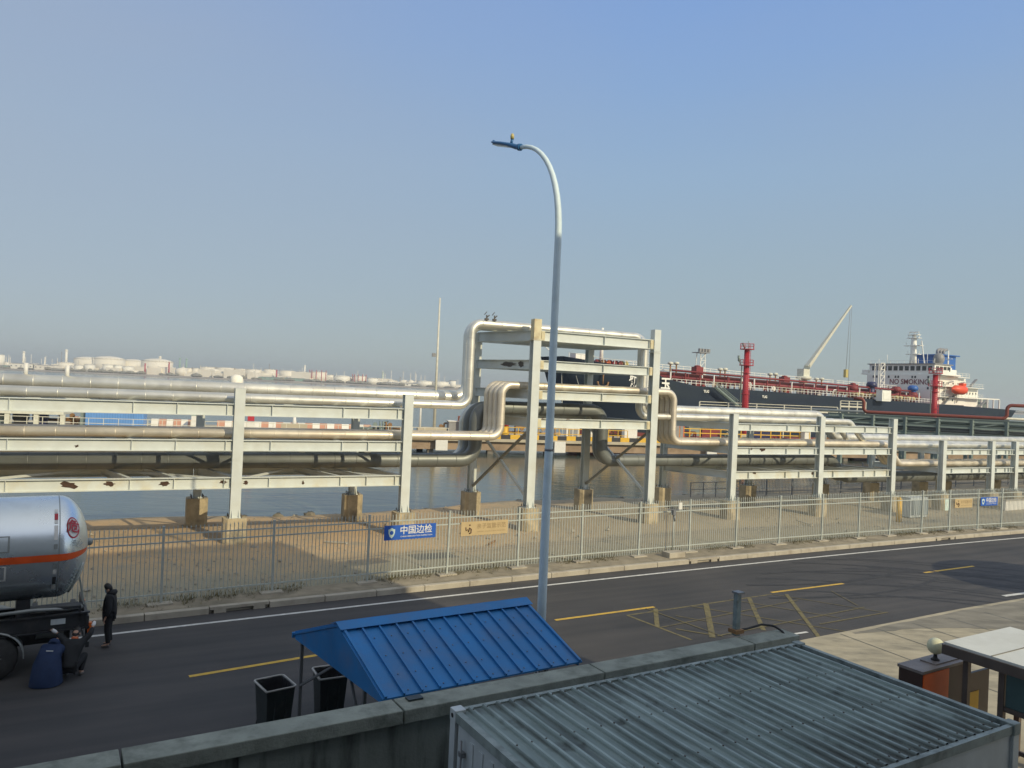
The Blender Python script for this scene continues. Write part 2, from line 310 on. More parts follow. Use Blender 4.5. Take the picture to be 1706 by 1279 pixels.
def yard_mat():
    m, N, L, B = new_mat('sandy_yard_ground')
    tc = N.new('ShaderNodeTexCoord')
    def nz(s, d, loc=0):
        mp = N.new('ShaderNodeMapping'); mp.inputs['Location'].default_value = (loc, loc, 0); L.new(tc.outputs['Object'], mp.inputs[0])
        n = N.new('ShaderNodeTexNoise'); n.inputs['Scale'].default_value = s; n.inputs['Detail'].default_value = d; n.inputs['Roughness'].default_value = 0.65
        L.new(mp.outputs[0], n.inputs['Vector']); return n.outputs['Fac']
    def mixc(f, a, b, lo, hi, amt=1.0):
        r = N.new('ShaderNodeMapRange'); L.new(f, r.inputs['Value']); r.inputs['From Min'].default_value = lo; r.inputs['From Max'].default_value = hi; r.inputs['To Max'].default_value = amt
        x = N.new('ShaderNodeMix'); x.data_type = 'RGBA'; L.new(r.outputs[0], x.inputs[0])
        if isinstance(a, tuple): x.inputs[6].default_value = (*a, 1)
        else: L.new(a, x.inputs[6])
        x.inputs[7].default_value = (*b, 1); return x.outputs[2]
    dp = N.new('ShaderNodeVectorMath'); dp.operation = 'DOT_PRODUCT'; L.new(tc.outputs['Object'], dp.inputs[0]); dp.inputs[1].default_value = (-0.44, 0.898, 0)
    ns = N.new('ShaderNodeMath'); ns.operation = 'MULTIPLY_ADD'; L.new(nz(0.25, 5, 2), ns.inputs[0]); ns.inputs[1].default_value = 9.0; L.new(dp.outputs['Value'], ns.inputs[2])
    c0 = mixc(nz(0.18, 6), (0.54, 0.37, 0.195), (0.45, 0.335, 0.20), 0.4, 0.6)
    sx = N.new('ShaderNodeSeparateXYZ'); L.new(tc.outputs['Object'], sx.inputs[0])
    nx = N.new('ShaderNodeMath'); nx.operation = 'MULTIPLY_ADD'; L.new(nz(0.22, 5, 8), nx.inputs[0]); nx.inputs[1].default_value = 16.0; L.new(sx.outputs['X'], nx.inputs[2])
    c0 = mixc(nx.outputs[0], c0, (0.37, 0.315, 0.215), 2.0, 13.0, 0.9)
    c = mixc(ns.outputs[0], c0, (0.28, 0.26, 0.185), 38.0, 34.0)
    c = mixc(nz(0.9, 7, 3), c, (0.31, 0.275, 0.20), 0.52, 0.66, 0.8)
    c = mixc(nz(9, 4, 7), c, (0.20, 0.175, 0.125), 0.55, 0.7, 0.6)
    c = mixc(nz(14, 3, 9), c, (0.6, 0.52, 0.38), 0.62, 0.7, 0.6)
    L.new(c, B.inputs['Base Color']); B.inputs['Roughness'].default_value = 0.95
    bp = N.new('ShaderNodeBump'); bp.inputs['Strength'].default_value = 0.6; bp.inputs['Distance'].default_value = 0.05; L.new(nz(7, 6, 1), bp.inputs['Height']); L.new(bp.outputs[0], B.inputs['Normal'])
    return m
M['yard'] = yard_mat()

def water_mat():
    m, N, L, B = new_mat('harbour_water')
    tc = N.new('ShaderNodeTexCoord')
    mp = N.new('ShaderNodeMapping'); mp.inputs['Scale'].default_value = (0.35, 1, 1); mp.inputs['Rotation'].default_value = (0, 0, R(-12)); L.new(tc.outputs['Object'], mp.inputs[0])
    n1 = N.new('ShaderNodeTexNoise'); n1.inputs['Scale'].default_value = 0.7; n1.inputs['Detail'].default_value = 5; L.new(mp.outputs[0], n1.inputs['Vector'])
    n2 = N.new('ShaderNodeTexNoise'); n2.inputs['Scale'].default_value = 3.0; n2.inputs['Detail'].default_value = 3; L.new(mp.outputs[0], n2.inputs['Vector'])
    ad = N.new('ShaderNodeMath'); ad.operation = 'MULTIPLY_ADD'; L.new(n2.outputs['Fac'], ad.inputs[0]); ad.inputs[1].default_value = 0.35; L.new(n1.outputs['Fac'], ad.inputs[2])
    bp = N.new('ShaderNodeBump'); bp.inputs['Strength'].default_value = 0.35; bp.inputs['Distance'].default_value = 0.10; L.new(ad.outputs[0], bp.inputs['Height']); L.new(bp.outputs[0], B.inputs['Normal'])
    B.inputs['Base Color'].default_value = (0.075, 0.095, 0.078, 1); B.inputs['Roughness'].default_value = 0.14; B.inputs['IOR'].default_value = 1.33
    return m
M['water'] = water_mat()

# ------------------------------------------------------------------ mesh builder
ORG = {}
class MB:
    def __init__(s): s.v = []; s.f = []; s.sm = []
    def add(s, verts, faces, smooth=False):
        b = len(s.v); s.v += [Vector(p) for p in verts]
        s.f += [tuple(i + b for i in f) for f in faces]; s.sm += [smooth] * len(faces)
        return s
    def box(s, c, size, ax=None, ay=None):
        c = Vector(c); ax = Vector(ax or (1, 0, 0)).normalized()
        ax3 = ax.to_3d() if len(ax) == 2 else ax
        ay3 = Vector(ay).normalized() if ay else Vector((0, 0, 1)).cross(ax3).normalized()
        az3 = ax3.cross(ay3).normalized()
        hx, hy, hz = [k / 2 for k in size]
        vs = [c + ax3 * (i * hx) + ay3 * (j * hy) + az3 * (k * hz) for i in (-1, 1) for j in (-1, 1) for k in (-1, 1)]
        return s.add(vs, [(0, 1, 3, 2), (4, 6, 7, 5), (0, 4, 5, 1), (2, 3, 7, 6), (0, 2, 6, 4), (1, 5, 7, 3)])
    def bbox(s, x0, x1, y0, y1, z0, z1):
        return s.box(((x0 + x1) / 2, (y0 + y1) / 2, (z0 + z1) / 2), (x1 - x0, y1 - y0, z1 - z0))
    def bar(s, p0, p1, w, h, up=(0, 0, 1)):
        p0, p1 = Vector(p0), Vector(p1); d = (p1 - p0)
        ax = d.normalized(); up = Vector(up)
        if abs(ax.dot(up)) > 0.98: up = Vector((E2.x, E2.y, 0))
        ay = up.cross(ax).normalized()
        return s.box((p0 + p1) / 2, (d.length, w, h), ax, ay)
    def frame_pts(s, path):
        path = [Vector(p) for p in path]; n = len(path); T = []
        for i in range(n):
            a = path[max(0, i - 1)]; b = path[min(n - 1, i + 1)]; T.append((b - a).normalized())
        up = Vector((0, 0, 1)) if abs(T[0].z) < 0.9 else Vector((1, 0, 0))
        N_ = [(up - T[0] * up.dot(T[0])).normalized()]
        for i in range(1, n):
            v = N_[-1] - T[i] * N_[-1].dot(T[i]); N_.append(v.normalized())
        return path, T, N_
    def tube(s, path, r, k=10, caps=True, smooth=True):
        path, T, N_ = s.frame_pts(path); n = len(path)
        rr = r if isinstance(r, (list, tuple)) else [r] * n
        vs = []
        for i in range(n):
            bn = T[i].cross(N_[i])
            for j in range(k):
                a = 2 * math.pi * j / k; vs.append(path[i] + (N_[i] * math.cos(a) + bn * math.sin(a)) * rr[i])
        fs = [(i * k + j, i * k + (j + 1) % k, (i + 1) * k + (j + 1) % k, (i + 1) * k + j) for i in range(n - 1) for j in range(k)]
        s.add(vs, fs, smooth)
        if caps:
            b = len(s.v) - len(vs)
            s.f += [tuple(b + j for j in range(k))[::-1], tuple(b + (n - 1) * k + j for j in range(k))]; s.sm += [False, False]
        return s
    def lathe(s, c, prof, k=24, axis=(0, 0, 1), smooth=True):
        c = Vector(c); ax = Vector(axis).normalized(); t = Vector((1, 0, 0)) if abs(ax.x) < 0.9 else Vector((0, 1, 0))
        a1 = (t - ax * t.dot(ax)).normalized(); a2 = ax.cross(a1); vs = []
        for (r, h) in prof:
            for j in range(k):
                a = 2 * math.pi * j / k; vs.append(c + ax * h + (a1 * math.cos(a) + a2 * math.sin(a)) * max(r, 1e-4))
        fs = [(i * k + j, i * k + (j + 1) % k, (i + 1) * k + (j + 1) % k, (i + 1) * k + j) for i in range(len(prof) - 1) for j in range(k)]
        s.add(vs, fs, smooth)
        b = len(s.v) - len(vs); e = len(prof) - 1
        if prof[0][0] > 1e-3: s.f.append(tuple(b + j for j in range(k))[::-1]); s.sm.append(False)
        if prof[-1][0] > 1e-3: s.f.append(tuple(b + e * k + j for j in range(k))); s.sm.append(False)
        return s
    def prism(s, poly, off):
        n = len(poly); poly = [Vector(p) for p in poly]; off = Vector(off)
        return s.add(poly + [p + off for p in poly], [tuple(range(n))[::-1], tuple(range(n, 2 * n))] + [(i, (i + 1) % n, n + (i + 1) % n, n + i) for i in range(n)])
    def ibeam(s, p0, p1, h, w, t=0.03, tw=0.02, up=(0, 0, 1)):
        p0, p1, up = Vector(p0), Vector(p1), Vector(up)
        for q in (-1, 1):
            o = up * (q * (h / 2 - t / 2)); s.bar(p0 + o, p1 + o, w, t, up)
        s.bar(p0, p1, tw, h - 2 * t, up); return s
    def build(s, name, m, parent=None, bevel=0.0, recalc=False):
        o0 = ORG.get(parent.name, Vector((0, 0, 0))) if parent else Vector((0, 0, 0))
        me = bpy.data.meshes.new(name)
        me.from_pydata([tuple(v - o0) for v in s.v], [], s.f)
        me.polygons.foreach_set('use_smooth', s.sm)
        if isinstance(m, str): m = M[m]
        me.materials.append(m)
        me.update()
        if recalc:
            import bmesh
            bm = bmesh.new(); bm.from_mesh(me); bmesh.ops.recalc_face_normals(bm, faces=bm.faces); bm.to_mesh(me); bm.free()
        o = bpy.data.objects.new(name, me); COL.objects.link(o)
        if parent: o.parent = parent; ORG[o.name] = o0
        if bevel:
            md = o.modifiers.new('bevel', 'BEVEL'); md.width = bevel; md.segments = 2; md.limit_method = 'ANGLE'
        return o
def tag(o, label=None, cat=None, group=None, kind=None):
    if label: o['label'] = label
    if cat: o['category'] = cat
    if group: o['group'] = group
    if kind: o['kind'] = kind
    return o
def thing(name, loc, label, cat, group=None, rz=0.0, local=False):
    o = bpy.data.objects.new(name, None); COL.objects.link(o)
    o.location = loc; o.rotation_euler = (0, 0, rz); o.empty_display_size = 0.3
    if not local: ORG[o.name] = Vector(loc)
    return tag(o, label, cat, group)
def single(mb, name, m, label, cat, group=None, **k):
    """a thing that is one mesh: the object's origin is moved to its base"""
    xs = [v.x for v in mb.v]; ys = [v.y for v in mb.v]; zs = [v.z for v in mb.v]
    c = Vector(((min(xs) + max(xs)) / 2, (min(ys) + max(ys)) / 2, min(zs)))
    mb.v = [v - c for v in mb.v]
    o = mb.build(name, m, **k); o.location = c
    return tag(o, label, cat, group)
def struct(mb, name, m, **k): return tag(mb.build(name, m, **k), kind='structure')
def copy_tree(o, parent=None):
    c = o.copy(); COL.objects.link(c); c.parent = parent
    for ch in list(o.children): copy_tree(ch, c)
    return c
def fillet(pts, r, k=7):
    pts = [Vector(p) for p in pts]; out = [pts[0]]
    for i in range(1, len(pts) - 1):
        a = (pts[i - 1] - pts[i]); b = (pts[i + 1] - pts[i]); la, lb = a.length, b.length; a.normalize(); b.normalize()
        ang = a.angle(b); d = min(r / math.tan(ang / 2), la * 0.49, lb * 0.49); rr = d * math.tan(ang / 2)
        c = pts[i] + (a + b).normalized() * (rr / math.sin(ang / 2))
        p0 = pts[i] + a * d; p1 = pts[i] + b * d; v0 = p0 - c; v1 = p1 - c
        for j in range(k + 1): out.append(c + v0.slerp(v1, j / k).normalized() * rr if False else c + v0.lerp(v1, j / k).normalized() * rr)
    out.append(pts[-1]); return out
def text_mb(body, size, origin, right, up, depth=0.004, align='CENTER', bold=0.0, width=None):
    c = bpy.data.curves.new('lettering', 'FONT'); c.body = body; c.size = 1.0; c.align_x = align; c.align_y = 'CENTER'
    c.offset = bold; c.resolution_u = 3
    o = bpy.data.objects.new('lettering', c); COL.objects.link(o); bpy.context.view_layer.update()
    me = bpy.data.meshes.new_from_object(o.evaluated_get(bpy.context.evaluated_depsgraph_get()))
    vs = [v.co.copy() for v in me.vertices]; fs = [tuple(p.vertices) for p in me.polygons]
    bpy.data.objects.remove(o); bpy.data.curves.remove(c); bpy.data.meshes.remove(me)
    right, up = Vector(right).normalized(), Vector(up).normalized(); nr = right.cross(up); origin = Vector(origin)
    sx = size
    if width:
        w = max(v.x for v in vs) - min(v.x for v in vs); sx = width / w
    out = MB(); out.add([origin + right * v.x * sx + up * v.y * size + nr * depth for v in vs], fs)
    return out
E = lambda t: Vector((t[0], t[1], 0))
e1, e2 = E(E1), E(E2)
UP = Vector((0, 0, 1))

# ================================================================== SETTING
YZ = 0.2     # level of the yard and kerb top
def curve_fit(pix, z, deg=2):
    q = [P(u, v, z) for u, v in pix]
    xs = [p.x for p in q]; ys = [p.y for p in q]
    c = np.polyfit(xs, ys, deg); x0, x1 = min(xs), max(xs)
    d = np.polyder(c)
    def f(x):
        if x < x0: return float(np.polyval(c, x0) + np.polyval(d, x0) * (x - x0))
        if x > x1: return float(np.polyval(c, x1) + np.polyval(d, x1) * (x - x1))
        return float(np.polyval(c, x))
    return f
kerb_f = curve_fit([(257, 1023), (451, 1003.5), (620, 982), (712, 976), (911, 954.5), (1109, 934), (1220, 925), (1420, 908), (1500, 902), (1706, 882)], YZ)
line_f = curve_fit([(267, 1050), (451, 1025), (620, 1008), (713, 994), (911, 975), (1109, 950), (1220, 942), (1420, 924), (1500, 917), (1706, 894)], 0)
fence_px = [(270, 1005), (455, 985), (610, 972), (743, 960), (862, 945), (968, 935), (1062, 925), (1147, 918), (1225, 912), (1298, 907), (1367, 900), (1430, 896), (1483, 893), (1533, 888), (1582, 886), (1627, 882), (1667, 880)]
fence_f = curve_fit(fence_px, YZ)
def strip(f0, f1, xs, z0, z1, mb):
    a = [Vector((x, f0(x), z0)) for x in xs]; b = [Vector((x, f1(x), z1)) for x in xs]; n = len(xs)
    return mb.add(a + b, [(i, i + 1, n + i + 1, n + i) for i in range(n - 1)])
XS = [-60 + i * 2.0 for i in range(120)]

# shore edge of the yard
shore_px = [(-260, 880), (0, 872), (150, 866), (400, 859), (600, 854), (700, 846), (800, 838), (900, 831), (1060, 829), (1200, 820), (1400, 808), (1550, 800), (1706, 793), (1900, 785)]
shore = [P(u, v, YZ) for u, v in shore_px]
shore = [Vector((-90, shore[0].y - 8, YZ))] + shore + [Vector((170, shore[-1].y + 30, YZ))]
def shore_f(x):
    for a, b in zip(shore, shore[1:]):
        if a.x <= x <= b.x: return a.y + (b.y - a.y) * (x - a.x) / (b.x - a.x) + 0.45 * noise.noise(Vector((x * 0.35, 0, 0)))
    return shore[-1].y if x > 0 else shore[0].y
XS2 = [-88 + i * 1.2 for i in range(210)]
# asphalt: one sheet from behind the camera's building to under the kerb
struct(strip(lambda x: -60, lambda x: kerb_f(x) + 0.1, XS, 0, 0, MB()), 'road', 'asphalt')
# yard: undulating ground from kerb to shore, then a bank down into the water
mb = MB(); rows = 26; grid = []
for i, x in enumerate(XS2):
    y0 = kerb_f(x) + 0.12; y1 = shore_f(x)
    for j in range(rows):
        t = j / (rows - 1); y = y0 + (y1 - y0) * t
        amp = 0.0 if t * (y1 - y0) < 1.6 else min(1, (t * (y1 - y0) - 1.6) / 3)
        z = YZ - 0.006 + amp * (0.16 * noise.noise(Vector((x * 0.22, y * 0.22, 1.3))) + 0.05 * noise.noise(Vector((x * 0.9, y * 0.9, 4))))
        mb.v.append(Vector((x, y, z)))
    for j in range(5):
        t = (j + 1) / 5
        mb.v.append(Vector((x + 0.4 * noise.noise(Vector((x, t * 3, 7))), y1 + 3.0 * t + 0.5 * noise.noise(Vector((x * 0.8, t * 4, 3))), YZ - 3.0 * t ** 1.2 + 0.35 * noise.noise(Vector((x * 1.1, t * 5, 9))) * (1 - t))))
K = rows + 5
for i in range(len(XS2) - 1):
    for j in range(K - 1):
        a = i * K + j; mb.f.append((a, a + K, a + K + 1, a + 1)); mb.sm.append(True)
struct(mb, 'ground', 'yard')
# kerb stones with joints and drain slots
drains = [P(405, 1014, 0.1).x, P(1180, 931, 0.1).x, P(1602, 899, 0.1).x]
mb = MB(); x = -45.0
while x < 110:
    L_ = 1.62
    x2 = x + L_ - 0.025
    p0 = Vector((x, kerb_f(x), 0)); p1 = Vector((x2, kerb_f(x2), 0))
    d = (p1 - p0).normalized(); nrm = Vector((-d.y, d.x, 0))
    hit = [q for q in drains if x <= q < x + L_]
    if hit:
        mb.box((p0 + p1) / 2 + nrm * 0.11 + UP * 0.165, ((p1 - p0).length, 0.22, 0.09), d)
        mb.box((p0 + p1) / 2 + nrm * 0.16 + UP * 0.06, ((p1 - p0).length, 0.10, 0.12), d)
        for q in (-1, 1): mb.box((p0 + p1) / 2 + d * q * 0.62 + nrm * 0.11 + UP * 0.06, (0.38, 0.216, 0.118), d)
    else:
        mb.prism([p0, p0 + UP * (YZ - 0.02), p0 + nrm * 0.02 + UP * YZ, p0 + nrm * 0.22 + UP * YZ, p0 + nrm * 0.22], p1 - p0)
    x += L_
struct(mb, 'kerb', 'kerb')
struct(strip(lambda x: kerb_f(x) + 0.30, lambda x: fence_f(x) + 0.25, XS[5:], YZ + 0.003, YZ + 0.003, MB()), 'verge', 'verge')
# road markings
def ribbon(mb, pts, w, z=0.006):
    for a, b in zip(pts, pts[1:]):
        a, b = Vector(a), Vector(b); d = (b - a).normalized(); n = Vector((-d.y, d.x, 0)) * w / 2
        a.z = b.z = z; mb.add([a - n, b - n, b + n, a + n], [(0, 1, 2, 3)])
    return mb
struct(strip(lambda x: line_f(x) - 0.085, lambda x: line_f(x) + 0.085, XS, 0.006, 0.006, MB()), 'edge_line', 'white_line')
mb = MB()
for a, b in (((315, 1127), (530, 1091)), ((925, 1033), (1090, 1011)), ((1285, 987), (1405, 972)), ((1540, 954), (1622, 943))):
    ribbon(mb, [P(*a), P(*b)], 0.15)
for k in (1, 2, 3):
    a = P(1540, 954) + (P(1540, 954) - P(1285, 987)) * k; ribbon(mb, [a, a + (P(1622, 943) - P(1540, 954))], 0.15)
a = P(315, 1127); d = (P(530, 1091) - a); ribbon(mb, [a - d * 2.6, a - d * 1.6], 0.15)
struct(mb, 'centre_line', 'yellow_line')
mb = MB()
for i, (a, b, w) in enumerate([((1045, 1025), (1285, 990), .09), ((1045, 1025), (1152, 1066), .10), ((1092, 1014), (1095, 1044), .16), ((1176, 1005), (1187, 1062), .2), ((1248, 996), (1272, 1050), .16), ((1310, 990), (1366, 1064), .15),
             ((1126, 1026), (1220, 1043), .05), ((1150, 1010), (1420, 1054), .06), ((1126, 1048), (1186, 1058), .08), ((1285, 990), (1470, 1020), .05), ((1366, 1040), (1480, 1020), .06), ((1076, 1014), (1205, 1061), .05), ((1215, 999), (1400, 1030), .05), ((1100, 1046), (1330, 1000), .05), ((1195, 1060), (1440, 1012), .05), ((1385, 985), (1430, 1010), .04)]):
    ribbon(mb, [P(*a), P(*b)], w, 0.005 + 0.0012 * i)
struct(mb, 'hatched_box_marking', 'hatch')
mb = MB(); ribbon(mb, [P(1300, 1060), P(1345, 1053)], .12, 0.011); ribbon(mb, [P(1672, 993), P(1740, 984)], .2, 0.011)
struct(mb, 'gate_line', 'white_line')
M['tyre'] = mat('dusty_tyre', (0.045, 0.045, 0.043), 0.8, 0, 0.2, 8)
M['tyre_mark'] = mat('tyre_rubber_mark', (0.030, 0.030, 0.031), 0.75, 0, 0.2, 6, dirt=(0.05, 0.049, 0.048), dirt_amt=0.9, dscale=2.0)
tm = MB(); tz = 0.0032; rt = random.Random(21)
for k in range(9):
    a0 = P(rt.uniform(1250, 1500), rt.uniform(945, 1000)); R_ = rt.uniform(9, 22); a_ = rt.uniform(-.4, .6); sg = rt.choice((-1, 1))
    for off in (0, 1.9):
        q = []; hdg = a_; c_ = a0 + Vector((-math.sin(a_), math.cos(a_), 0)) * off
        for j in range(14): q.append(c_.copy()); c_ = c_ + Vector((math.cos(hdg), math.sin(hdg), 0)) * .8; hdg += sg * .8 / R_
        if min(p.y - kerb_f(p.x) for p in q) < -30 or max(p.y - kerb_f(p.x) for p in q) > -1.0: continue
        ribbon(tm, q, .2, tz); tz += .0002
struct(tm, 'tyre_marks', 'tyre_mark')
# forecourt slab on the near side
pts = [P(1338, 1068), P(1500, 1036), P(1600, 1016), P(1706, 998), P(1800, 982)]
edge = [Vector((pts[0].x - 1.2, pts[0].y - 0.9, 0))] + pts + [Vector((60, pts[-1].y + 12, 0))]
mb = MB(); n = len(edge)
ev = [Vector((p.x, p.y, 0.05)) for p in edge]; bv = [Vector((p.x + 14, -25, 0.05)) for p in edge]
bv[0] = Vector((edge[0].x + 5, -25, 0.05))
mb.add(ev + bv, [(i, n + i, n + i + 1, i + 1) for i in range(n - 1)])
mb.add([p - UP * 0.06 for p in ev] + ev, [(i, i + 1, n + i + 1, n + i) for i in range(n - 1)])
struct(mb, 'forecourt', 'patio')
M['dark_strip'] = mat('dark_concrete', (0.22, 0.205, 0.165), 0.9, 0, 0.25, 1.6, 0.4, 22, dirt=(0.12, 0.115, 0.095), dirt_amt=0.8, dscale=1.0, stretch=(0.5, 1.3, 1))  # darker mottled strip of the forecourt along the road edge
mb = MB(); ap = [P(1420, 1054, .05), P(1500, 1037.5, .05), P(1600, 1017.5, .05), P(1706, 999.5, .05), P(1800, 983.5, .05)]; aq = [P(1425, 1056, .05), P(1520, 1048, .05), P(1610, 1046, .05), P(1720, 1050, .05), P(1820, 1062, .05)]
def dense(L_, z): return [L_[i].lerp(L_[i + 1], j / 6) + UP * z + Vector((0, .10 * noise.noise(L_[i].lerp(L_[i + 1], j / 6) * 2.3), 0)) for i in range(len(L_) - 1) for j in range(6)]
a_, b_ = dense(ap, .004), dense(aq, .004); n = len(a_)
mb.add(a_ + b_, [(i, n + i, n + i + 1, i + 1) for i in range(n - 1)]); struct(mb, 'dark_strip', 'dark_strip')
mb = MB(); 
for k in range(7):
    p_ = P(1400 + k * 60, 1056 - k * 9, .05); q_ = p_ - Vector((-.45, .9, 0)).normalized() * 9
    ribbon(mb, [p_, q_], .03, .0575)
struct(mb, 'slab_joints', 'bin')
# water and far land
WZ = -1.5
mb = MB(); mb.add([(-3500, 20, WZ), (5000, 20, WZ), (5000, 5200, WZ), (-3500, 5200, WZ)], [(0, 1, 2, 3)])
struct(mb, 'water', 'water')
mb = MB(); pts = []
FX = [(-3300 + i * 110) for i in range(66)]
va = [Vector((x, 1420 + 0.10 * x + 25 * noise.noise(Vector((x * 0.004, 0, 0))), WZ + 0.1)) for x in FX]
vb = [p + Vector((0, 14, 2.6)) for p in va]; vc = [Vector((p.x * 1.6, 5100, 3.0)) for p in va]; n = len(FX)
mb.add(va + vb + vc, [(k * n + i, k * n + i + 1, (k + 1) * n + i + 1, (k + 1) * n + i) for k in range(2) for i in range(n - 1)])
struct(mb, 'far_shore', 'far_land')

# building that holds the window the photo is taken from (it shades the left half)
fd = Vector((0.872, 0.489, 0)); fn = Vector((0.489, -0.872, 0))
c1 = Vector((15.95, 8.4, 0))
L_ = 62.0; Hb = 20.55
t = thing('office_building', c1 - fd * L_ / 2 + fn * 6, 'plain grey office block whose shade falls across the yard and road', 'building')
mb = MB()
mb.prism([c1, c1 - fd * 17.5, c1 - fd * 17.5 + fn * 13, c1 + fn * 13], (0, 0, Hb))
mb.prism([c1 - fd * 17.503 + fn * 0.4, c1 - fd * L_ + fn * 0.4, c1 - fd * L_ + fn * 13, c1 - fd * 17.503 + fn * 13], (0, 0, Hb - 0.01))
mb.build('wall', 'brick', t, recalc=True)
wb = MB()
for fl in range(5):
    for k in range(14):
        q = c1 - fd * (2.6 + k * 4.2) + UP * (2.2 + fl * 3.8)
        if abs(q.x) < 3: continue
        wb.box(q - fn * 0.02 + (fn * 0.4 if k > 3 else fn * 0), (1.8, 0.1, 1.5), fd)
o = wb.build('window', 'tealglass', t)

# ================================================================== STREET FENCE
xs = [P(u, v, YZ).x for u, v in fence_px]
d0 = xs[1] - xs[0]
xs = [xs[0] - d0 * k for k in range(9, 0, -1)] + xs
while xs[-1] < 75: xs.append(xs[-1] + 2.65)
t = thing('street_fence', (0, fence_f(0), YZ), 'long galvanised picket fence running along the far kerb of the road', 'fence')
for i, x in enumerate(xs):
    p = Vector((x, fence_f(x), YZ))
    d = Vector((1, (fence_f(x + 0.5) - fence_f(x - 0.5)), 0)).normalized()
    lean = Vector((random.uniform(-0.012, 0.012), 0, 0))
    m_ = MB().bar(p, p + UP * 2.5 + lean * 2.5, 0.075, 0.075); m_.box(p + UP * 2.51 + lean * 2.5, (0.09, 0.09, 0.02), d)
    m_.build('post', 'galv', t)
    MB().box(p + UP * 0.03 - Vector((0, 0.08, 0)), (0.75, 0.34, 0.055), d).build('post_pad', 'kerb', t)
    if i < len(xs) - 1:
        q = Vector((xs[i + 1], fence_f(xs[i + 1]), YZ)); L_ = (q - p).length; dd = (q - p).normalized()
        m_ = MB()
        for z in (0.32, 1.98, 2.24): m_.bar(p + UP * z + dd * 0.04, q + UP * z - dd * 0.04, 0.035, 0.045)
        k = max(8, int(L_ / 0.132))
        for j in range(1, k):
            b = p + dd * (L_ * j / k); off = Vector((random.uniform(-.006, .006), random.uniform(-.006, .006), 0)); hh = random.uniform(2.42, 2.46)
            m_.bar(b + UP * 0.1, b + UP * hh + off, 0.022, 0.022)
            m_.add([b + off + UP * hh + Vector(c) * 0.016 for c in ((-1, -1, 0), (1, -1, 0), (1, 1, 0), (-1, 1, 0))] + [b + off + UP * (hh + 0.09)], [(0, 1, 4), (1, 2, 4), (2, 3, 4), (3, 0, 4)])
        m_.build('picket_panel', 'galv', t)
# low footing course below the pickets
# ------------------------------------------------------------------ banners on the fence
def fence_at(u, v, off=0.09):
    """point of the fence plane seen at a pixel"""
    x, zz = ray(u, v); Y = 30.0
    for _ in range(40): Y = fence_f(x * Y)
    Y -= off
    return Vector((x * Y, Y, EYE + zz * Y))
def banner(name, c4, m, label, group, kind):
    tl, tr, br, bl = [fence_at(*c) for c in c4]
    w = ((tr - tl).length + (br - bl).length) / 2; h = (tl.z - bl.z + tr.z - br.z) / 2
    d = Vector((tr.x - tl.x, tr.y - tl.y, 0)).normalized(); c = (tl + tr + br + bl) / 4; n = Vector((d.y, -d.x, 0))
    t = thing(name, c - UP * h / 2, label, 'sign', group)
    MB().box(c, (w, 0.012, h), d).build('panel', m, t)
    return t, c + n * 0.009, d, n, w, h
def blue_banner(c4, label):
    t, c, d, n, w, h = banner('banner_sign', c4, 'banner_blue', label, 'blue banner signs on the fence', 0)
    text_mb('中国边检', h * 0.62, c + d * w * 0.11 + UP * h * 0.10, d, UP, 0.0, width=w * 0.62, bold=0.012).build('lettering', 'white', t)
    text_mb('CHINA IMMIGRATION INSPECTION', h * 0.13, c + d * w * 0.12 - UP * h * 0.30, d, UP, 0.0, width=w * 0.62, bold=0.01).build('small_lettering', 'white', t)
    q = c - d * w * 0.36
    sh = [(-.5, .38), (-.28, .42), (0, .55), (.28, .42), (.5, .38), (.46, -.05), (.3, -.38), (0, -.62), (-.3, -.38), (-.46, -.05)]
    e = MB().add([q + d * a * h * 0.5 + UP * b * h * 0.62 for a, b in sh], [tuple(range(len(sh)))[::-1]]).build('emblem', 'plate', t)
    MB().add([q + n * 0.003 + d * math.cos(a * math.pi / 6) * h * 0.14 + UP * math.sin(a * math.pi / 6) * h * 0.14 for a in range(12)], [tuple(range(12))]).build('emblem_ring', 'banner_blue', e)
def beige_banner(c4, label):
    t, c, d, n, w, h = banner('banner_sign', c4, 'banner_beige', label, 'beige banner signs on the fence', 0)
    text_mb('亲子监管示范', h * 0.40, c + d * w * 0.14 + UP * h * 0.12, d, UP, 0.0, width=w * 0.62).build('lettering', 'banner_ink', t)
    text_mb('QINZI JIANGUAN SHIFAN', h * 0.1, c + d * w * 0.14 - UP * h * 0.25, d, UP, 0.0, width=w * 0.6).build('small_lettering', 'banner_ink', t)
    q = c - d * w * 0.34; m_ = MB()
    m_.tube([q + d * h * a + UP * h * b for a, b in ((-.24, .12), (-.22, -.12), (-.08, -.06))], h * 0.04, 6)
    m_.tube([q + d * h * a + UP * h * b for a, b in ((-.02, -.22), (.06, .06), (.2, -.04), (.18, -.3), (.04, -.34))], h * 0.05, 6)
    m_.lathe(q + d * h * 0.08 + UP * h * 0.26, [(0, -h * .07), (h * .07, 0), (0, h * .07)], 8)
    m_.build('emblem', 'ink_dark', t)
blue_banner([(640, 876), (727, 871), (725, 894), (640, 901)], 'blue banner with white characters and shield on the fence, nearer the tanker truck')
beige_banner([(768, 870), (846, 865), (846, 888), (768, 893)], 'beige banner with brown characters on the fence, nearer the lamp post')
beige_banner([(1591, 832), (1620, 829), (1620, 844), (1591, 847)], 'small beige banner on the far right stretch of fence beside the pale plate')
blue_banner([(1634, 829), (1662, 827), (1662, 841), (1634, 843)], 'small blue banner on the far right stretch of fence by the white low wall')
a, b = fence_at(1574, 832), fence_at(1581, 850)
t = thing('notice_plate', Vector(((a.x + b.x) / 2, (a.y + b.y) / 2, b.z)), 'pale green upright notice plate tied to the fence beside a post', 'sign')
c = (a + b) / 2; d = Vector((1, .5, 0)).normalized(); nn = Vector((d.y, -d.x, 0))
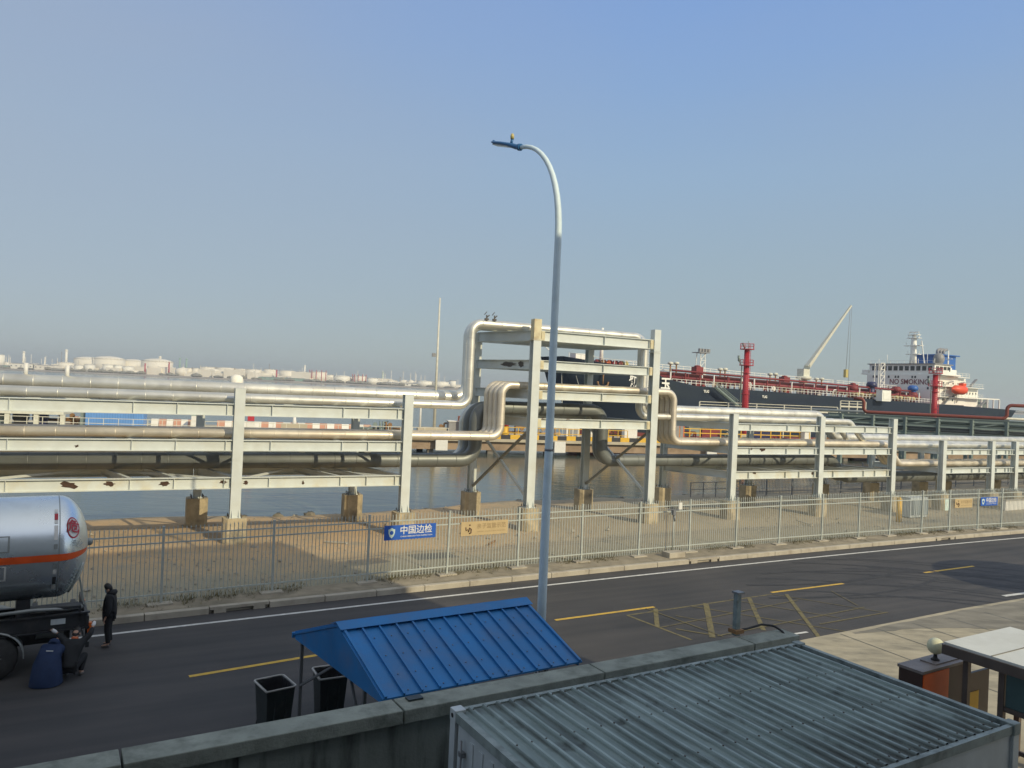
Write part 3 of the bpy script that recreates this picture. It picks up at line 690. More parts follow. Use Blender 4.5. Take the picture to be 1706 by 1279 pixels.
MB().box(c, (0.34, 0.012, a.z - b.z), d).build('panel', 'plate', t)
m_ = MB(); m_.bar(c + nn * .009 - d * .1 - UP * .18, c + nn * .009 + d * .1 + UP * .18, .008, .03); m_.bar(c + nn * .013 + d * .1 - UP * .18, c + nn * .013 - d * .1 + UP * .18, .008, .03)
m_.build('figure_mark', 'white', t)

# pole with monitor device and concrete block by the fence
p = P(1120, 925, YZ)
t = thing('monitor_pole', p, 'grey pole with dark camera box and pale plate standing at the fence', 'camera pole')
MB().tube([p, p + UP * 2.05], 0.035, 8).build('pole', 'galv', t)
m_ = MB(); m_.box(p + UP * 2.0 + Vector((-.02, -.05, 0)), (0.15, 0.15, 0.24), e1); m_.tube([p + UP * 1.9, p + UP * 1.6 + Vector((.04, 0, 0))], 0.05, 8); m_.bar(p + UP * 2.12 + Vector((-.3, 0, 0)), p + UP * 2.12 + Vector((.2, 0, 0)), .08, .06)
m_.build('camera_box', 'leg', t)
MB().box(p + UP * 2.3 + e1 * 0.35 + Vector((0, -.05, 0)), (0.18, 0.02, 0.32), e1).build('plate', 'white', t)
a = P(1103, 925, YZ)
m_ = MB().box(P(1122, 927, YZ) + UP * 0.12, (0.95, 0.55, 0.25), fd)
single(m_, 'concrete_block', 'kerb', 'low concrete block lying on the verge under the camera pole', 'block', bevel=0.02)

# ================================================================== PIPE RACKS
def hpost(base, top, w, dpt, m, parent, extra=None):
    mb = MB(); t_ = 0.03
    h = top.z - base.z; c = (base + top) / 2
    for q in (-1, 1): mb.box(c + e2 * q * (dpt / 2 - t_ / 2), (w, t_, h), e1)
    mb.box(c, (0.03, dpt - 2 * t_, h), e1)
    mb.box(Vector((base.x, base.y, base.z + 0.015)), (w * 1.35, dpt * 1.35, 0.03), e1)
    for q in (-1, 1):
        for r_ in (-1, 1):
            o_ = base + e1 * q * w * 0.33 + e2 * r_ * (dpt / 2 + 0.02)
            mb.prism([o_, o_ + e2 * r_ * 0.12, o_ + UP * 0.35], e1 * 0.02)
    mb.box(Vector((top.x, top.y, top.z + 0.01)), (w * 1.02, dpt * 1.02, 0.02), e1)
    return mb.build('post', m, parent)
def footing(p, ztop, parent, w=0.98, zb=None):
    mb = MB(); zb = YZ - 0.6 if zb is None else zb; h = w / 2; c = 0.16
    pr = [(-h, -h + c), (-h + c, -h), (h - c, -h), (h, -h + c), (h, h - c), (h - c, h), (-h + c, h), (-h, h - c)]
    mb.prism([Vector((p.x, p.y, zb)) + e1 * a + e2 * b for a, b in pr], (0, 0, ztop - zb))
    f_ = mb.build('footing', 'footing', parent, recalc=True)
    b_ = MB()
    for q in (-1, 1):
        for r_ in (-1, 0, 1): b_.tube([Vector((p.x, p.y, ztop)) + e1 * q * 0.27 + e2 * r_ * 0.27, Vector((p.x, p.y, ztop + 0.16)) + e1 * q * 0.27 + e2 * r_ * 0.27], 0.022, 6)
    b_.build('anchor_bolts', 'bolt', f_)
def beam(a, b, h, w, m, parent, stiff=(), name='beam'):
    mb = MB().ibeam(a, b, h, w, 0.035, 0.025)
    L_ = (b - a).length; d = (b - a).normalized(); sd = UP.cross(d)
    for s_ in stiff: mb.box(a + d * s_, (0.02, w * 0.92, h - 0.07), d)
    return mb.build(name, m, parent)
def rack(label, fs, bs, z_beams, ztop, parent_name='pipe_rack', group=None, fw=0.44, rusty=True, zf=1.35, left_stub=0, foot_w=0.98):
    t = thing(parent_name, RK(fs[0], 0, YZ), label, 'pipe rack', group)
    for s_ in fs:
        footing(RK(s_, 0, 0), zf, t, foot_w); hpost(RK(s_, 0, zf), RK(s_, 0, ztop), fw, 0.40, 'steel', t)
    for s_ in bs:
        footing(RK(s_, 4.8, 0), zf + 0.2, t, foot_w); hpost(RK(s_, 4.8, zf + 0.2), RK(s_, 4.8, z_beams[0][0] + 0.1), fw * .85, 0.36, 'steel', t)
    for li, (zt, zb) in enumerate(z_beams):
        h = zt - zb; zc = (zt + zb) / 2
        mt = 'steel_rusty' if (li == len(z_beams) - 1 and rusty) else 'steel'
        for row, ss, n_ in ((0, fs, 0.0), (1, bs, 4.8)):
            for a, b in zip(ss, ss[1:]):
                L_ = b - a - fw - 0.02
                st = [L_ * 0.16, L_ * 0.60, L_ * 0.77, L_ - 0.28] if row == 0 else []
                beam(RK(a + fw / 2 + 0.01, n_ + (0.02 if row == 0 else 0), zc), RK(b - fw / 2 - 0.01, n_ + (0.02 if row == 0 else 0), zc), h, 0.26, mt, t, st)
        for a, b in zip(fs, bs):
            pa, pb = RK(a, 0.21, zc), RK(b, 4.6, zc); beam(pa, pb, h * .92, 0.22, 'steel', t, name='cross_beam')
        # intermediate cross beams and plan bracing
        for a, b, c_, d_ in zip(fs, fs[1:], bs, bs[1:]):
            for k in (0.6, 0.77) if b - a > 4 else (0.6,):
                pa, pb = RK(a + (b - a) * k, 0.15, zc + h * .1), RK(c_ + (d_ - c_) * k, 4.65, zc + h * .1)
                beam(pa, pb, h * .7, 0.16, 'steel', t, name='cross_beam')
            if li != 1 or True:
                z2 = zt - 0.10
                MB().bar(RK(a + .3, .2, z2), RK(c_ + (d_ - c_) * .6, 4.6, z2), .10, .10).build('plan_brace', 'steel', t)
                MB().bar(RK(b - .3, .2, z2 - .02), RK(c_ + (d_ - c_) * .6 - .4, 4.6, z2 - .02), .10, .10).build('plan_brace', 'steel', t)
    return t
LZ = [(6.42, 5.88), (4.81, 4.31), (3.15, 2.64)]
rack('pale three level pipe rack left of the tall bridge, rust patches on lowest beam', [-18.6, -10.5, 0, 7.88], [-19.9, -11.8, -1.2, 6.6], LZ, 7.1)
rack('pale steel pipe rack between the tall bridge frame and the lower rack', [28.9, 36.4, 43.5], [27.4, 34.9, 42.1], [(6.10, 5.66), (4.62, 4.18), (3.13, 2.65)], 6.66, fw=0.40)
rack('low two level pipe rack at the right edge behind the banners', [49.0, 54.8, 57.8, 64.5, 71, 78], [47.6, 53.4, 56.4, 63.1, 69.6, 76.6], [(4.58, 4.18), (3.2, 2.8)], 5.2, fw=0.38, rusty=False)

# tall bridge frame
t = thing('bridge_frame', RK(14.85, 0, YZ), 'tall four post steel frame carrying the pipes over, with rusty corners', 'steel frame')
fs, bs = (14.85, 22.72), (13.6, 21.3)
PZ = [(10.80, 10.25), (9.22, 8.72), (7.61, 7.12), (6.11, 5.61)]
for k, s_ in enumerate(fs):
    footing(RK(s_, 0, 0), 1.35, t); hpost(RK(s_, 0, 1.35), RK(s_, 0, 10.3 if k == 0 else 10.1), 0.46, 0.42, 'steel', t)
    z0 = 10.3 if k == 0 else 10.1
    mb = MB(); mb.box(RK(s_, 0, (z0 + 11.38) / 2 + .02), (0.44, 0.40, 11.38 - z0 - .02), e1); mb.box(RK(s_, 0, z0 - .02), (.5, .46, .05), e1)
    mb.build('post_cap', 'steel_worn' if k == 0 else 'steel', t)
for s_ in bs:
    footing(RK(s_, 4.8, 0), 1.55, t); hpost(RK(s_, 4.8, 1.55), RK(s_, 4.8, 10.75), 0.42, 0.38, 'steel', t)
for li, (zt, zb) in enumerate(PZ):
    h = zt - zb; zc = (zt + zb) / 2; L_ = fs[1] - fs[0] - .48
    beam(RK(fs[0] + .24, 0, zc), RK(fs[1] - .24, 0, zc), h, .28, 'steel_rusty' if li > 1 else 'steel', t, [L_ * .55, L_ - .25])
    for q in (fs[0] + .36, fs[1] - .36): MB().box(RK(q, -.02, zc), (.2, .30, h - .06), e1).build('rusty_joint_plate', 'steel_worn', t)
    beam(RK(bs[0] + .22, 4.8, zc), RK(bs[1] - .22, 4.8, zc), h, .26, 'steel', t)
    for a, b in zip(fs, bs): beam(RK(a, .21, zc), RK(b, 4.6, zc), h, .26, 'steel', t, name='cross_beam')
    for k in (.33, .66): beam(RK(fs[0] + 7.87 * k, .15, zc - .03), RK(bs[0] + 7.7 * k, 4.65, zc - .03), h * .75, .18, 'steel', t, name='cross_beam')
    if li == 0:
        MB().box(RK((fs[0] + bs[1]) / 2 + .3, 2.4, zb + .04), (6.6, 4.3, .03), e1).build('soffit_plate', 'steel', t)
for (a, b) in ((RK(fs[0], .2, 5.5), RK(bs[0], 4.6, 1.9)), (RK(bs[0], 4.6, 5.5), RK(fs[0], .2, 1.8)), (RK(fs[1], .2, 5.5), RK(bs[1], 4.6, 1.9)), (RK(bs[1], 4.6, 5.5), RK(fs[1], .2, 1.8))):
    MB().bar(a, b, .13, .13).build('diagonal_brace', 'brace' if a.z > b.z and (a - RK(0, 0, 0)).dot(e2) < 2 else 'steel', t)

rp = random.Random(4)
def rust_patch(u, v, w, h, parent, n_=-0.002, m='rust_flake'):
    s0, z0 = rkpix(u, v, n_); s1, _ = rkpix(u + w / 2, v, n_); _, z1 = rkpix(u, v - h / 2, n_); rw, rh = abs(s1 - s0), abs(z1 - z0); q = []
    for k in range(18):
        a = 2 * math.pi * k / 18; j = rp.uniform(.55, 1.25); q.append(RK(s0 + math.cos(a) * rw * j, n_, z0 + math.sin(a) * rh * j))
    MB().add(q + [p_ + e2 * .006 for p_ in q], [tuple(range(18))] + [(k, (k + 1) % 18, 18 + (k + 1) % 18, 18 + k) for k in range(18)]).build('rust_patch', m, parent)
M['rust_flake'] = mat('brown_rust_flake', (0.065, 0.035, 0.022), 0.9, 0, 0.3, 8)
for q in ((115, 808, 30, 13), (182, 806, 20, 8), (273, 806, 18, 9), (372, 803, 12, 8), (410, 804, 9, 6), (128, 743, 8, 5), (505, 804, 4, 8)): rust_patch(*q, bpy.data.objects['pipe_rack'])
for q in ((955, 611, 6, 4), (1036, 615, 5, 4), (948, 656, 5, 5), (988, 660, 8, 7), (1059, 664, 7, 5), (1075, 667, 8, 8), (943, 704, 9, 5), (1086, 576, 6, 12), (905, 561, 5, 12), (1001, 566, 2, 14)): rust_patch(*q, t, -.004)
for q in ((1271, 749, 9, 7), (1257, 788, 5, 4), (1354, 789, 5, 6), (1252, 748, 4, 3)): rust_patch(*q, bpy.data.objects['pipe_rack.001'])
# dark scorched blotch on the left transverse beam of the bridge
bd_ = (RK(13.6, 4.6, 0) - RK(14.85, .21, 0)).normalized(); bq = bd_.cross(UP)
if bq.dot(Vector((0, -1, 0))) < 0: bq = -bq
for c_, w_, h_ in ((1.9, .62, .13), (.9, .22, .15)):
    cc_ = RK(14.85, .21, 8.97) + bd_ * c_ + bq * .03; q = []
    for k in range(20): a = 2 * math.pi * k / 20; j = rp.uniform(.7, 1.2); q.append(cc_ + bd_ * math.cos(a) * w_ * j + UP * math.sin(a) * h_ * j)
    MB().add(q, [tuple(range(20))]).build('dark_blotch', 'bolt', t)
# pipes ----------------------------------------------------------------
def pipe(pts, r, m, label, group, ring=1.1, bend=None, k=16, extra=None):
    path = fillet([RK(*p) for p in pts], bend or r * 2.6, 8)
    mb = MB().tube(path, r, k)
    # cladding seams
    acc = 0.0; nxt = 0.4
    for a, b in zip(path, path[1:]):
        L_ = (b - a).length
        while acc + L_ > nxt:
            q = a.lerp(b, (nxt - acc) / L_); d = (b - a).normalized()
            if L_ > .3: mb.tube([q - d * .02, q + d * .02], r * 1.018 + .002, k)
            nxt += ring
        acc += L_
    t = thing('pipe', path[0], label, 'pipe', group)
    mb.build('cladding', m, t)
    if extra: extra(t)
    return t
S0 = -24.0
def vents(t):
    for u, v in ((43, 618), (112, 622)):
        s_, z_ = rkpix(u, v, 3.4)
        MB().tube([RK(s_, 3.4, 7.2), RK(s_, 3.4, z_ + .35)], .09, 8).build('vent_stub', 'white', t)
    s_, z_ = rkpix(394, 640, 3.9)
    MB().lathe(RK(s_, 3.9, 6.9), [(.32, 0), (.32, .55), (.27, .72), (.14, .80), (0, .82)], 16).build('vent_hood', 'tank_white', t)
gT = 'pipes on the top level of the racks'
pipe([(S0, 3.4, 7.02), (12.45, 3.4, 7.02), (12.45, 3.4, 11.14), (24.4, 3.4, 11.14), (24.4, 3.4, 6.68), (39.9, 3.4, 6.68), (41.6, 3.4, 5.1), (85, 3.4, 5.0)], .32, 'pipe', 'thickest silver pipe at the back of the top level, with two white vent stubs', gT, extra=vents, bend=.75)
pipe([(S0, 2.2, 6.66), (11.9, 2.2, 6.66), (11.9, 2.2, 11.0), (23.6, 2.2, 11.0), (23.6, 2.2, 6.34), (40.2, 2.2, 6.34), (41.8, 2.2, 4.85), (85, 2.2, 4.8)], .19, 'pipe', 'slim silver pipe between two others on the top level', gT, bend=.6)
def gauge(t):
    for du in (-9, 4):
        s_, z_ = rkpix(818 + du, 541, 1.0)
        m_ = MB(); b = RK(s_, .9, 11.12); m_.tube([b, b + UP * .35], .035, 6); m_.tube([b + UP * .2, b + UP * .35 + e1 * .15], .03, 6); m_.tube([b + UP * .35 - e1 * .14, b + UP * .52], .02, 6); m_.box(b + UP * .12, (.2, .12, .1), e1)
        m_.build('valve', 'bolt', t)
pipe([(S0, 1.0, 6.63), (11.55, 1.0, 6.63), (11.55, 1.0, 10.99), (22.45, 1.0, 10.99), (22.45, 1.0, 6.34), (40.3, 1.0, 6.34), (42.0, 1.0, 4.80), (85, 1.0, 4.78)], .20, 'pipe', 'front silver pipe of the top level with two small valves on the bridge', gT, extra=gauge, bend=.55)
gM = 'pipes on the middle level of the racks'
for k, (n_, lb) in enumerate(((.85, 'front warm silver pipe of the middle level, outermost of the nested bends'), (1.27, 'second pipe from the front on the middle level'), (1.69, 'third pipe from the front on the middle level'), (2.11, 'rearmost pipe of the four on the middle level'))):
    s_up = 13.4 - .08 * k; s_dn = 24.9 - .05 * k
    pipe([(S0, n_, 5.03), (s_up, n_, 5.03), (s_up, n_, 7.82), (s_dn, n_, 7.82), (s_dn, n_, 4.84), (43.9, n_, 4.84), (45.4, n_, 3.44), (85, n_, 3.42)], .205, 'pipe_warm', lb, gM, bend=.55)
gL = 'large pipes on the lowest level of the racks'
for k, (n_, m_, r_) in enumerate(((2.75, 'pipe_dark', .38), (3.55, 'pipe_dark', .34), (4.2, 'pipe', .28))):
    lb = ('thick dull grey pipe at the front of the lowest level', 'second dull grey pipe, behind the front one on the lowest level', 'rear silver pipe on the lowest level')[k]
    s_up = 12.8 - .05 * k
    z0, z1 = 3.15 + r_ + .02, 6.13 + r_ + .02
    s_dn = 21.1 + .3 * k
    pipe([(S0, n_, z0 + .05), (s_up, n_, z0 + .05), (s_up, n_, z1), (s_dn, n_, z1), (s_dn, n_, z0), (40.6, n_, z0), (42.2, n_, 2.25), (85, n_, 2.2)], r_, m_, lb, gL, bend=.85)

# ================================================================== NEAR SIDE
# boundary wall: poly-line of its far top edge
wf = [P(u, v, 2.5) for u, v in ((-60, 1297), (60, 1274), (400, 1209), (600, 1172), (980, 1103), (1230, 1060), (1338, 1043))]
d0 = (wf[1] - wf[0]).normalized(); wf = [wf[0] - d0 * 6] + wf
# fit straight line
c = np.polyfit([p.x for p in wf[1:]], [p.y for p in wf[1:]], 1)
wa = math.atan(c[0]); wd = Vector((math.cos(wa), math.sin(wa), 0)); wn_ = Vector((-wd.y, wd.x, 0))
W0 = Vector((0, c[1], 0))
def WL(s, n, z): return W0 + wd * s + wn_ * n + UP * z
xr = P(1304, 1048, 2.5).x; s_end = xr / wd.x
t = thing('boundary_wall', WL(0, -.2, 0), 'weathered grey concrete boundary wall with a wide cap, between cabin and road', 'wall')
mb = MB(); mb.box(WL((-14 + s_end) / 2, -.24, 1.14), (s_end + 14, .22, 2.28), wd)
mb.build('wall_face', 'wall', t)
pr = MB(); k = -13.0
while k < s_end:
    pr.box(WL(k + .65, -.375, 1.14), (1.1, .05, 2.28), wd); k += 4.2
pr.build('pilasters', 'wall', t)
mb = MB(); s_ = -14.0
while s_ < s_end - .2:
    l_ = min(3.98, s_end - s_)
    mb.box(WL(s_ + l_ / 2, -.24, 2.39), (l_ - .012, .5, .22), wd); s_ += 4.0
mb.build('wall_cap', 'cap', t, bevel=.015)
p = P(690, 1164, 2.5)
single(MB().box(p + UP * .016, (.26, .16, .03), wd), 'cap_plate', 'bin', 'small dark plate lying on the wall cap beside the blue roof', 'plate')
p = P(1226, 1058, 2.5)
t = thing('steel_stub_post', p, 'short grey steel post bolted on top of the wall cap', 'post')
MB().bar(p, p + UP * .92, .11, .12, wd).build('post', 'stub_grey', t)
MB().bar(p + UP * .06, p + UP * .14, .24, .24, wd).build('collar', 'rust', t)
MB().box(p + UP * .94 - wn_ * .02, (.19, .19, .04), wd).build('cap_plate', 'leg', t)
q = [p + wd * .1 + UP * .1, p + wd * .35 + UP * .1, p + wd * .8 + UP * .14, p + wd * 1.1 + UP * .10 - wn_ * .1, p + wd * 1.15 + UP * .02 - wn_ * .3, p + wd * 1.12 - UP * .2 - wn_ * .56]
single(MB().tube(fillet(q, .15), .025, 8), 'cable', 'black', 'black cable running from the stub post along the wall cap', 'cable')

# prefab cabin with corrugated roof
CZ = 2.9
A = P(752, 1178, CZ); B_ = P(1330, 1067, CZ); C_ = P(1712, 1196, CZ)
cd = (B_ - A); CL = cd.length; cd.normalize(); cn = Vector((cd.y, -cd.x, 0)); CW = abs((C_ - B_).dot(cn)) + .02
crz = math.atan2(cd.y, cd.x)
t = thing('site_cabin', (A.x, A.y, 0), 'long pale cabin with a grimy corrugated metal roof beside the wall', 'cabin', rz=crz, local=True)
# local: x along, y = -width direction
mb = MB(); pitch = .235; nr = int((CL - .2) / pitch); prof = []
x = .1
for i in range(nr):
    prof += [(x, 0), (x + pitch * .54, 0), (x + pitch * .64, .045), (x + pitch * .80, .045)]; x += pitch
prof.append((x, 0))
ny = 14; vs = []
for j in range(ny + 1):
    y = -.08 - (CW - .16) * j / ny
    for i, (a, b) in enumerate(prof):
        vs.append((a, y, CZ - .05 + b + .010 * noise.noise(Vector((a * .9, y * .8, 0)))))
n = len(prof)
mb.add(vs, [(j * n + i, (j + 1) * n + i, (j + 1) * n + i + 1, j * n + i + 1) for j in range(ny) for i in range(n - 1)])
roof = mb.build('roof', 'cabin_roof', t)
mb = MB()
for i in range(nr):
    xc = .1 + pitch * (i + .72)
    for f in (.03, .35, .66, .97): mb.lathe((xc, -.08 - (CW - .16) * f, CZ - .006), [(.016, 0), (.013, .012), (0, .014)], 6)
mb.build('roof_screws', 'bolt', roof)
mb = MB()
mb.bbox(0, CL, -.08, 0, CZ - .16, CZ - .03); mb.bbox(0, CL, -CW, -CW + .08, CZ - .16, CZ - .03)
mb.bbox(0, .1, -CW + .08, -.08, CZ - .16, CZ - .025); mb.bbox(CL - .1, CL, -CW + .08, -.08, CZ - .16, CZ - .03)
mb.build('roof_rail', 'cabin_grime', t)
for x in (0, CL):
    for y in (0, -CW):
        m_ = MB(); sx = -.003 if x == 0 else -.155; sy = -.145 if y == 0 else -.015
        m_.bbox(x + sx - .0, x + sx + .158, y + sy - .0, y + sy + .16, 0.05, CZ - .18); m_.build('corner_post', 'cabin_side', t)
        m_ = MB(); m_.bbox(x + sx - .006, x + sx + .175, y + sy - .012, y + sy + .172, CZ - .18, CZ + .0); cc = m_.build('corner_casting', 'cabin_side' if (x == 0 and y == 0) else 'cabin_grime', t, bevel=.012)
        if x == 0:
            MB().lathe((x + sx - .008, y + sy + .08, CZ - .09), [(.035, 0), (.035, .004)], 14, (-1, 0, 0)).build('socket_hole', 'black', cc)
mb = MB(); mb.bbox(.06, CL - .06, -.06, -.03, .1, CZ - .16); mb.bbox(.06, CL - .06, -CW + .03, -CW + .06, .1, CZ - .16); mb.bbox(CL - .06, CL - .03, -CW + .06, -.06, .1, CZ - .16)
mb.build('side_wall', 'cabin_side', t)
for y0, y1 in ((-CW / 2 - .01, -.20), (-CW + .20, -CW / 2 - .03)):
    dr = MB().bbox(.03, .07, y0, y1, .15, CZ - .18)
    for k in range(5): dr.bbox(.015, .029, y0 + .2 + (y1 - y0 - .4) * k / 5, y0 + .3 + (y1 - y0 - .4) * k / 5, .2, CZ - .28)
    dr = dr.build('door', 'cabin_side', t)
    rd = MB()
    for k in (.12, .88 if y1 < -1 else .8):
        yy = y1 + (y0 - y1) * k
        rd.tube([(-.03, yy, .3), (-.03, yy, CZ - .32)], .017, 8)
        for z in (.7, 1.5, 2.35): rd.bbox(-.05, .02, yy - .05, yy + .05, z, z + .07)
        rd.bbox(-.05, .0, yy - .06, yy + .25, 1.2, 1.25)
    rd.build('lock_rod', 'leg', dr)

# blue roofed bin shelter
EZ, RZ = 2.3, 3.05
a0, a1 = P(490, 1055, EZ), P(637, 1165, EZ); b1 = P(968, 1100, EZ); r0, r1 = P(570, 1040, RZ), P(880, 1000, RZ)
sd = ((b1 - a1).normalized() + (r1 - r0).normalized()); sd.z = 0; sd.normalize(); sn = Vector((-sd.y, sd.x, 0))
b0 = a0 + sd * (b1 - a1).length
SL = (b1 - a1).dot(sd); ncen = (a0 - a1).dot(sn) / 2
base = a1 + sn * ncen; base.z = 0; half = ncen
t = thing('bin_shelter', base + sd * SL / 2, 'blue sheet metal gable roof on grey legs sheltering the bins', 'shelter')
SK = (a0 - a1).dot(sd) * 1.05
def SH(s, n, z): return base + sd * (s + SK * (n + half) / (2 * half)) + sn * n + UP * z
# ridge sits a little off the middle, as surveyed
rn = (r0 - base).dot(sn)
rn = max(-half * .5, min(half * .6, rn))
for sg, nm in ((-1, 'near'), (1, 'far')):
    e_ = half * sg; mb = MB()
    n0, n1 = rn, e_
    mb.add([SH(0, n0, RZ), SH(SL, n0, RZ), SH(SL, n1, EZ), SH(0, n1, EZ), SH(0, n0, RZ - .03), SH(SL, n0, RZ - .03), SH(SL, n1, EZ - .03), SH(0, n1, EZ - .03)],
           [(0, 1, 2, 3), (7, 6, 5, 4), (0, 3, 7, 4), (1, 5, 6, 2), (3, 2, 6, 7)])
    dn = (SH(0, n1, EZ) - SH(0, n0, RZ)); nu = sd.cross(dn).normalized()
    if nu.z < 0: nu = -nu
    k = 0; ns = 12
    for k in range(ns + 1):
        s_ = .06 + (SL - .12) * k / ns
        mb.bar(SH(s_, n0, RZ) + nu * .02 + dn * .02, SH(s_, n1, EZ) + nu * .02, .05 if k in (0, ns) else .032, .05, nu)
    mb.build('roof_slope', 'blue_roof', t, recalc=True)
mb = MB()
for sg in (-1, 1):
    dn = (SH(0, half * sg, EZ) - SH(0, rn, RZ)).normalized(); nu = sd.cross(dn).normalized()
    if nu.z < 0: nu = -nu
    q0, q1 = SH(-.03, rn, RZ + .05), SH(-.03, rn, RZ + .05) + dn * .24 
    mb.prism([q0, q1 + nu * .005, q1 + nu * .012, q0 + nu * .02], sd * (SL + .06))
mb.build('ridge_cap', 'blue_roof', t, recalc=True)
mb = MB()
for k in range(1, 12):
    s_ = .06 + (SL - .12) * (k + .35) / 12
    for f in (.25, .5, .75, .95):
        q = SH(s_, rn, RZ).lerp(SH(s_, -half, EZ), f); mb.lathe(q + UP * .002, [(.014, 0), (.012, .012), (0, .014)], 6)
mb.build('roof_screws', 'leg', t)
for s_ in (.02, SL - .05):
    MB().prism([SH(s_, rn, RZ - .04), SH(s_, half * .97, EZ - .02), SH(s_, half * .97, EZ - .10), SH(s_, -half * .97, EZ - .10), SH(s_, -half * .97, EZ - .02)], sd * .02).build('gable_panel', 'blue_roof', t, recalc=True)
MB().box(SH(SL / 2, half + .01, EZ - .03), (SL + .04, .05, .11), sd).build('eave_trim', 'blue_roof', t)
for s_, n_ in ((.12, half * .9), (.12, -half * .55), (SL - .15, half * .9), (SL - .15, -half * .55)):
    MB().bar(SH(s_, n_, 0), SH(s_, n_, EZ - .08), .06, .06, sd).build('leg', 'leg', t)
    n2 = 0.15 if n_ > 0 else n_ + .6
    MB().bar(SH(s_, n_, 1.25), SH(s_, n2, EZ - .1), .045, .045, sd).build('brace', 'leg', t)

# bins
def make_bin(name, label, group):
    t = thing(name, (0, 0, 0), label, 'bin', group, local=True)
    w0, d0, w1, d1, h = .25, .29, .31, .37, 1.06
    def ring(w, d, z): return [Vector(p) for p in ((-w, -d, z), (w, -d, z), (w, d, z), (-w, d, z))]
    mb = MB(); o_ = ring(w0, d0, .06) + ring(w1, d1, h) + ring(w1 - .03, d1 - .03, h) + ring(w0, d0, .2)
    fs_ = [(3, 2, 1, 0)]
    for k in range(3): fs_ += [(k * 4 + i, k * 4 + (i + 1) % 4, (k + 1) * 4 + (i + 1) % 4, (k + 1) * 4 + i) for i in range(4)]
    fs_ += [(12, 13, 14, 15)]
    mb.add(o_, fs_)
    for x in (-.12, .12): mb.bbox(x - .012, x + .012, -d1 - .004, -d0, .3, .9)
    mb.build('body', 'bin', t, bevel=.015)
    m_ = MB(); pts = [(-w1 - .02, -d1 - .02, h), (w1 + .02, -d1 - .02, h), (w1 + .02, d1 + .02, h), (-w1 - .02, d1 + .02, h), (-w1 - .02, -d1 - .02, h)]
    m_.tube(fillet(pts, .08), .022, 8); m_.build('rim', 'bin_rim', t)
    m_ = MB(); rb = []
    for i in range(24):
        a = 2 * math.pi * i / 24; cx, cy = math.cos(a), math.sin(a); q = 1 / max(abs(cx), abs(cy)) * .93 + .05
        rb.append(((w1 - .02) * cx * q * .97, (d1 - .02) * cy * q * .97))
    vs = []
    for k, (sc_, z) in enumerate(((1.0, h + .005), (.93, h - .12), (.86, h - .4), (.5, h - .55), (.02, h - .58))):
        for i, (x, y) in enumerate(rb):
            j = 1 + .05 * math.sin(i * 2.6 + k); vs.append((x * sc_ * (j if 0 < k < 4 else 1), y * sc_ * (j if 0 < k < 4 else 1), z + .012 * math.sin(i * 1.7 + k * 2)))
    m_.add(vs, [(k * 24 + i, k * 24 + (i + 1) % 24, (k + 1) * 24 + (i + 1) % 24, (k + 1) * 24 + i) for k in range(4) for i in range(24)], True)
    m_.build('liner', 'bin_bag', t)
    for s_ in (-1, 1): MB().lathe((s_ * .2, d1 - .04, .1), [(.1, -.025), (.1, .025)], 16, (1, 0, 0)).build('wheel', 'black', t)
    MB().bbox(-.22, .22, d1 + .03, d1 + .07, h - .07, h - .03).build('handle', 'bin', t)
    return t
g = 'open wheeled bins beside the blue shelter'
b = make_bin('wheeled_bin', 'open dark wheeled bin standing left of the shelter leg', g)
p = P(458, 1141, 1.02); b.location = (p.x, p.y, 0); b.rotation_euler.z = R(38)
b2 = copy_tree(b); b2['label'] = 'open dark wheeled bin with black liner standing under the shelter roof'
p = P(550, 1122, 1.02); b2.location = (p.x, p.y, 0); b2.rotation_euler.z = R(27)

# street lamp
LD = 18.6
pb = PY(902, 1025, LD); pt = PY(933, 372, LD)
x0 = pb.x; base = Vector((x0, LD, 0))
ad = Vector((-.70, .714, 0))
zs = PY(936, 345, LD).z
head = PY(868, 245, LD + 1.0)
pth = [base, base + UP * 3, base + UP * 7, base + UP * (zs - .8)]
reach = 1.42; rise = head.z - zs
for k in range(1, 13):
    a = math.pi / 2 * k / 12
    pth.append(base + UP * (zs - .8 + (rise + .8) * math.sin(a) ** 0.9) + ad * (reach * (1 - math.cos(a)) ** 1.05))
rr = [.115, .108, .098, .085] + [.083 - .003 * k for k in range(12)]
t = thing('street_lamp', base, 'tall curved pale street lamp with a blue head standing beside the blue shelter', 'street lamp')
MB().tube(pth, rr, 14).build('pole', 'lamp_pole', t)
MB().lathe(base, [(.2, 0), (.2, .02), (.14, .03), (.13, .5), (.115, .52)], 16).build('pole_base', 'lamp_pole', t)
MB().box(base + Vector((.05, -.1, 1.0)), (.12, .05, .42), wd).build('access_door', 'leg', t)
MB().tube([base + UP * 6.2, base + UP * 6.26], .106, 14).build('band', 'leg', t)
hp = pth[-1]; hd = (Vector((head.x - hp.x, head.y - hp.y, 0))); hd = (pth[-1] - pth[-3]).normalized(); hd = ad.copy(); hd.z = .27; hd.normalize(); hs = hd.cross(UP).normalized(); hu = hs.cross(hd)
def HD(a, b, c): return hp + hd * a * .78 + hs * b * .75 + hu * c * .75
m_ = MB(); rows_ = [(0, .07, .07, 0), (.25, .10, .09, .0), (.5, .15, .08, .03), (.95, .17, .07, .05), (1.35, .15, .06, .05), (1.45, .10, .035, .06)]
vs = []
for a, w, h, z in rows_:
    for k in range(12):
        q = 2 * math.pi * k / 12; vs.append(HD(a, w * math.cos(q), z + h * math.sin(q)))
m_.add(vs, [(i * 12 + j, i * 12 + (j + 1) % 12, (i + 1) * 12 + (j + 1) % 12, (i + 1) * 12 + j) for i in range(5) for j in range(12)], True)
m_.add([vs[-12 + k] for k in range(12)], [tuple(range(12))])
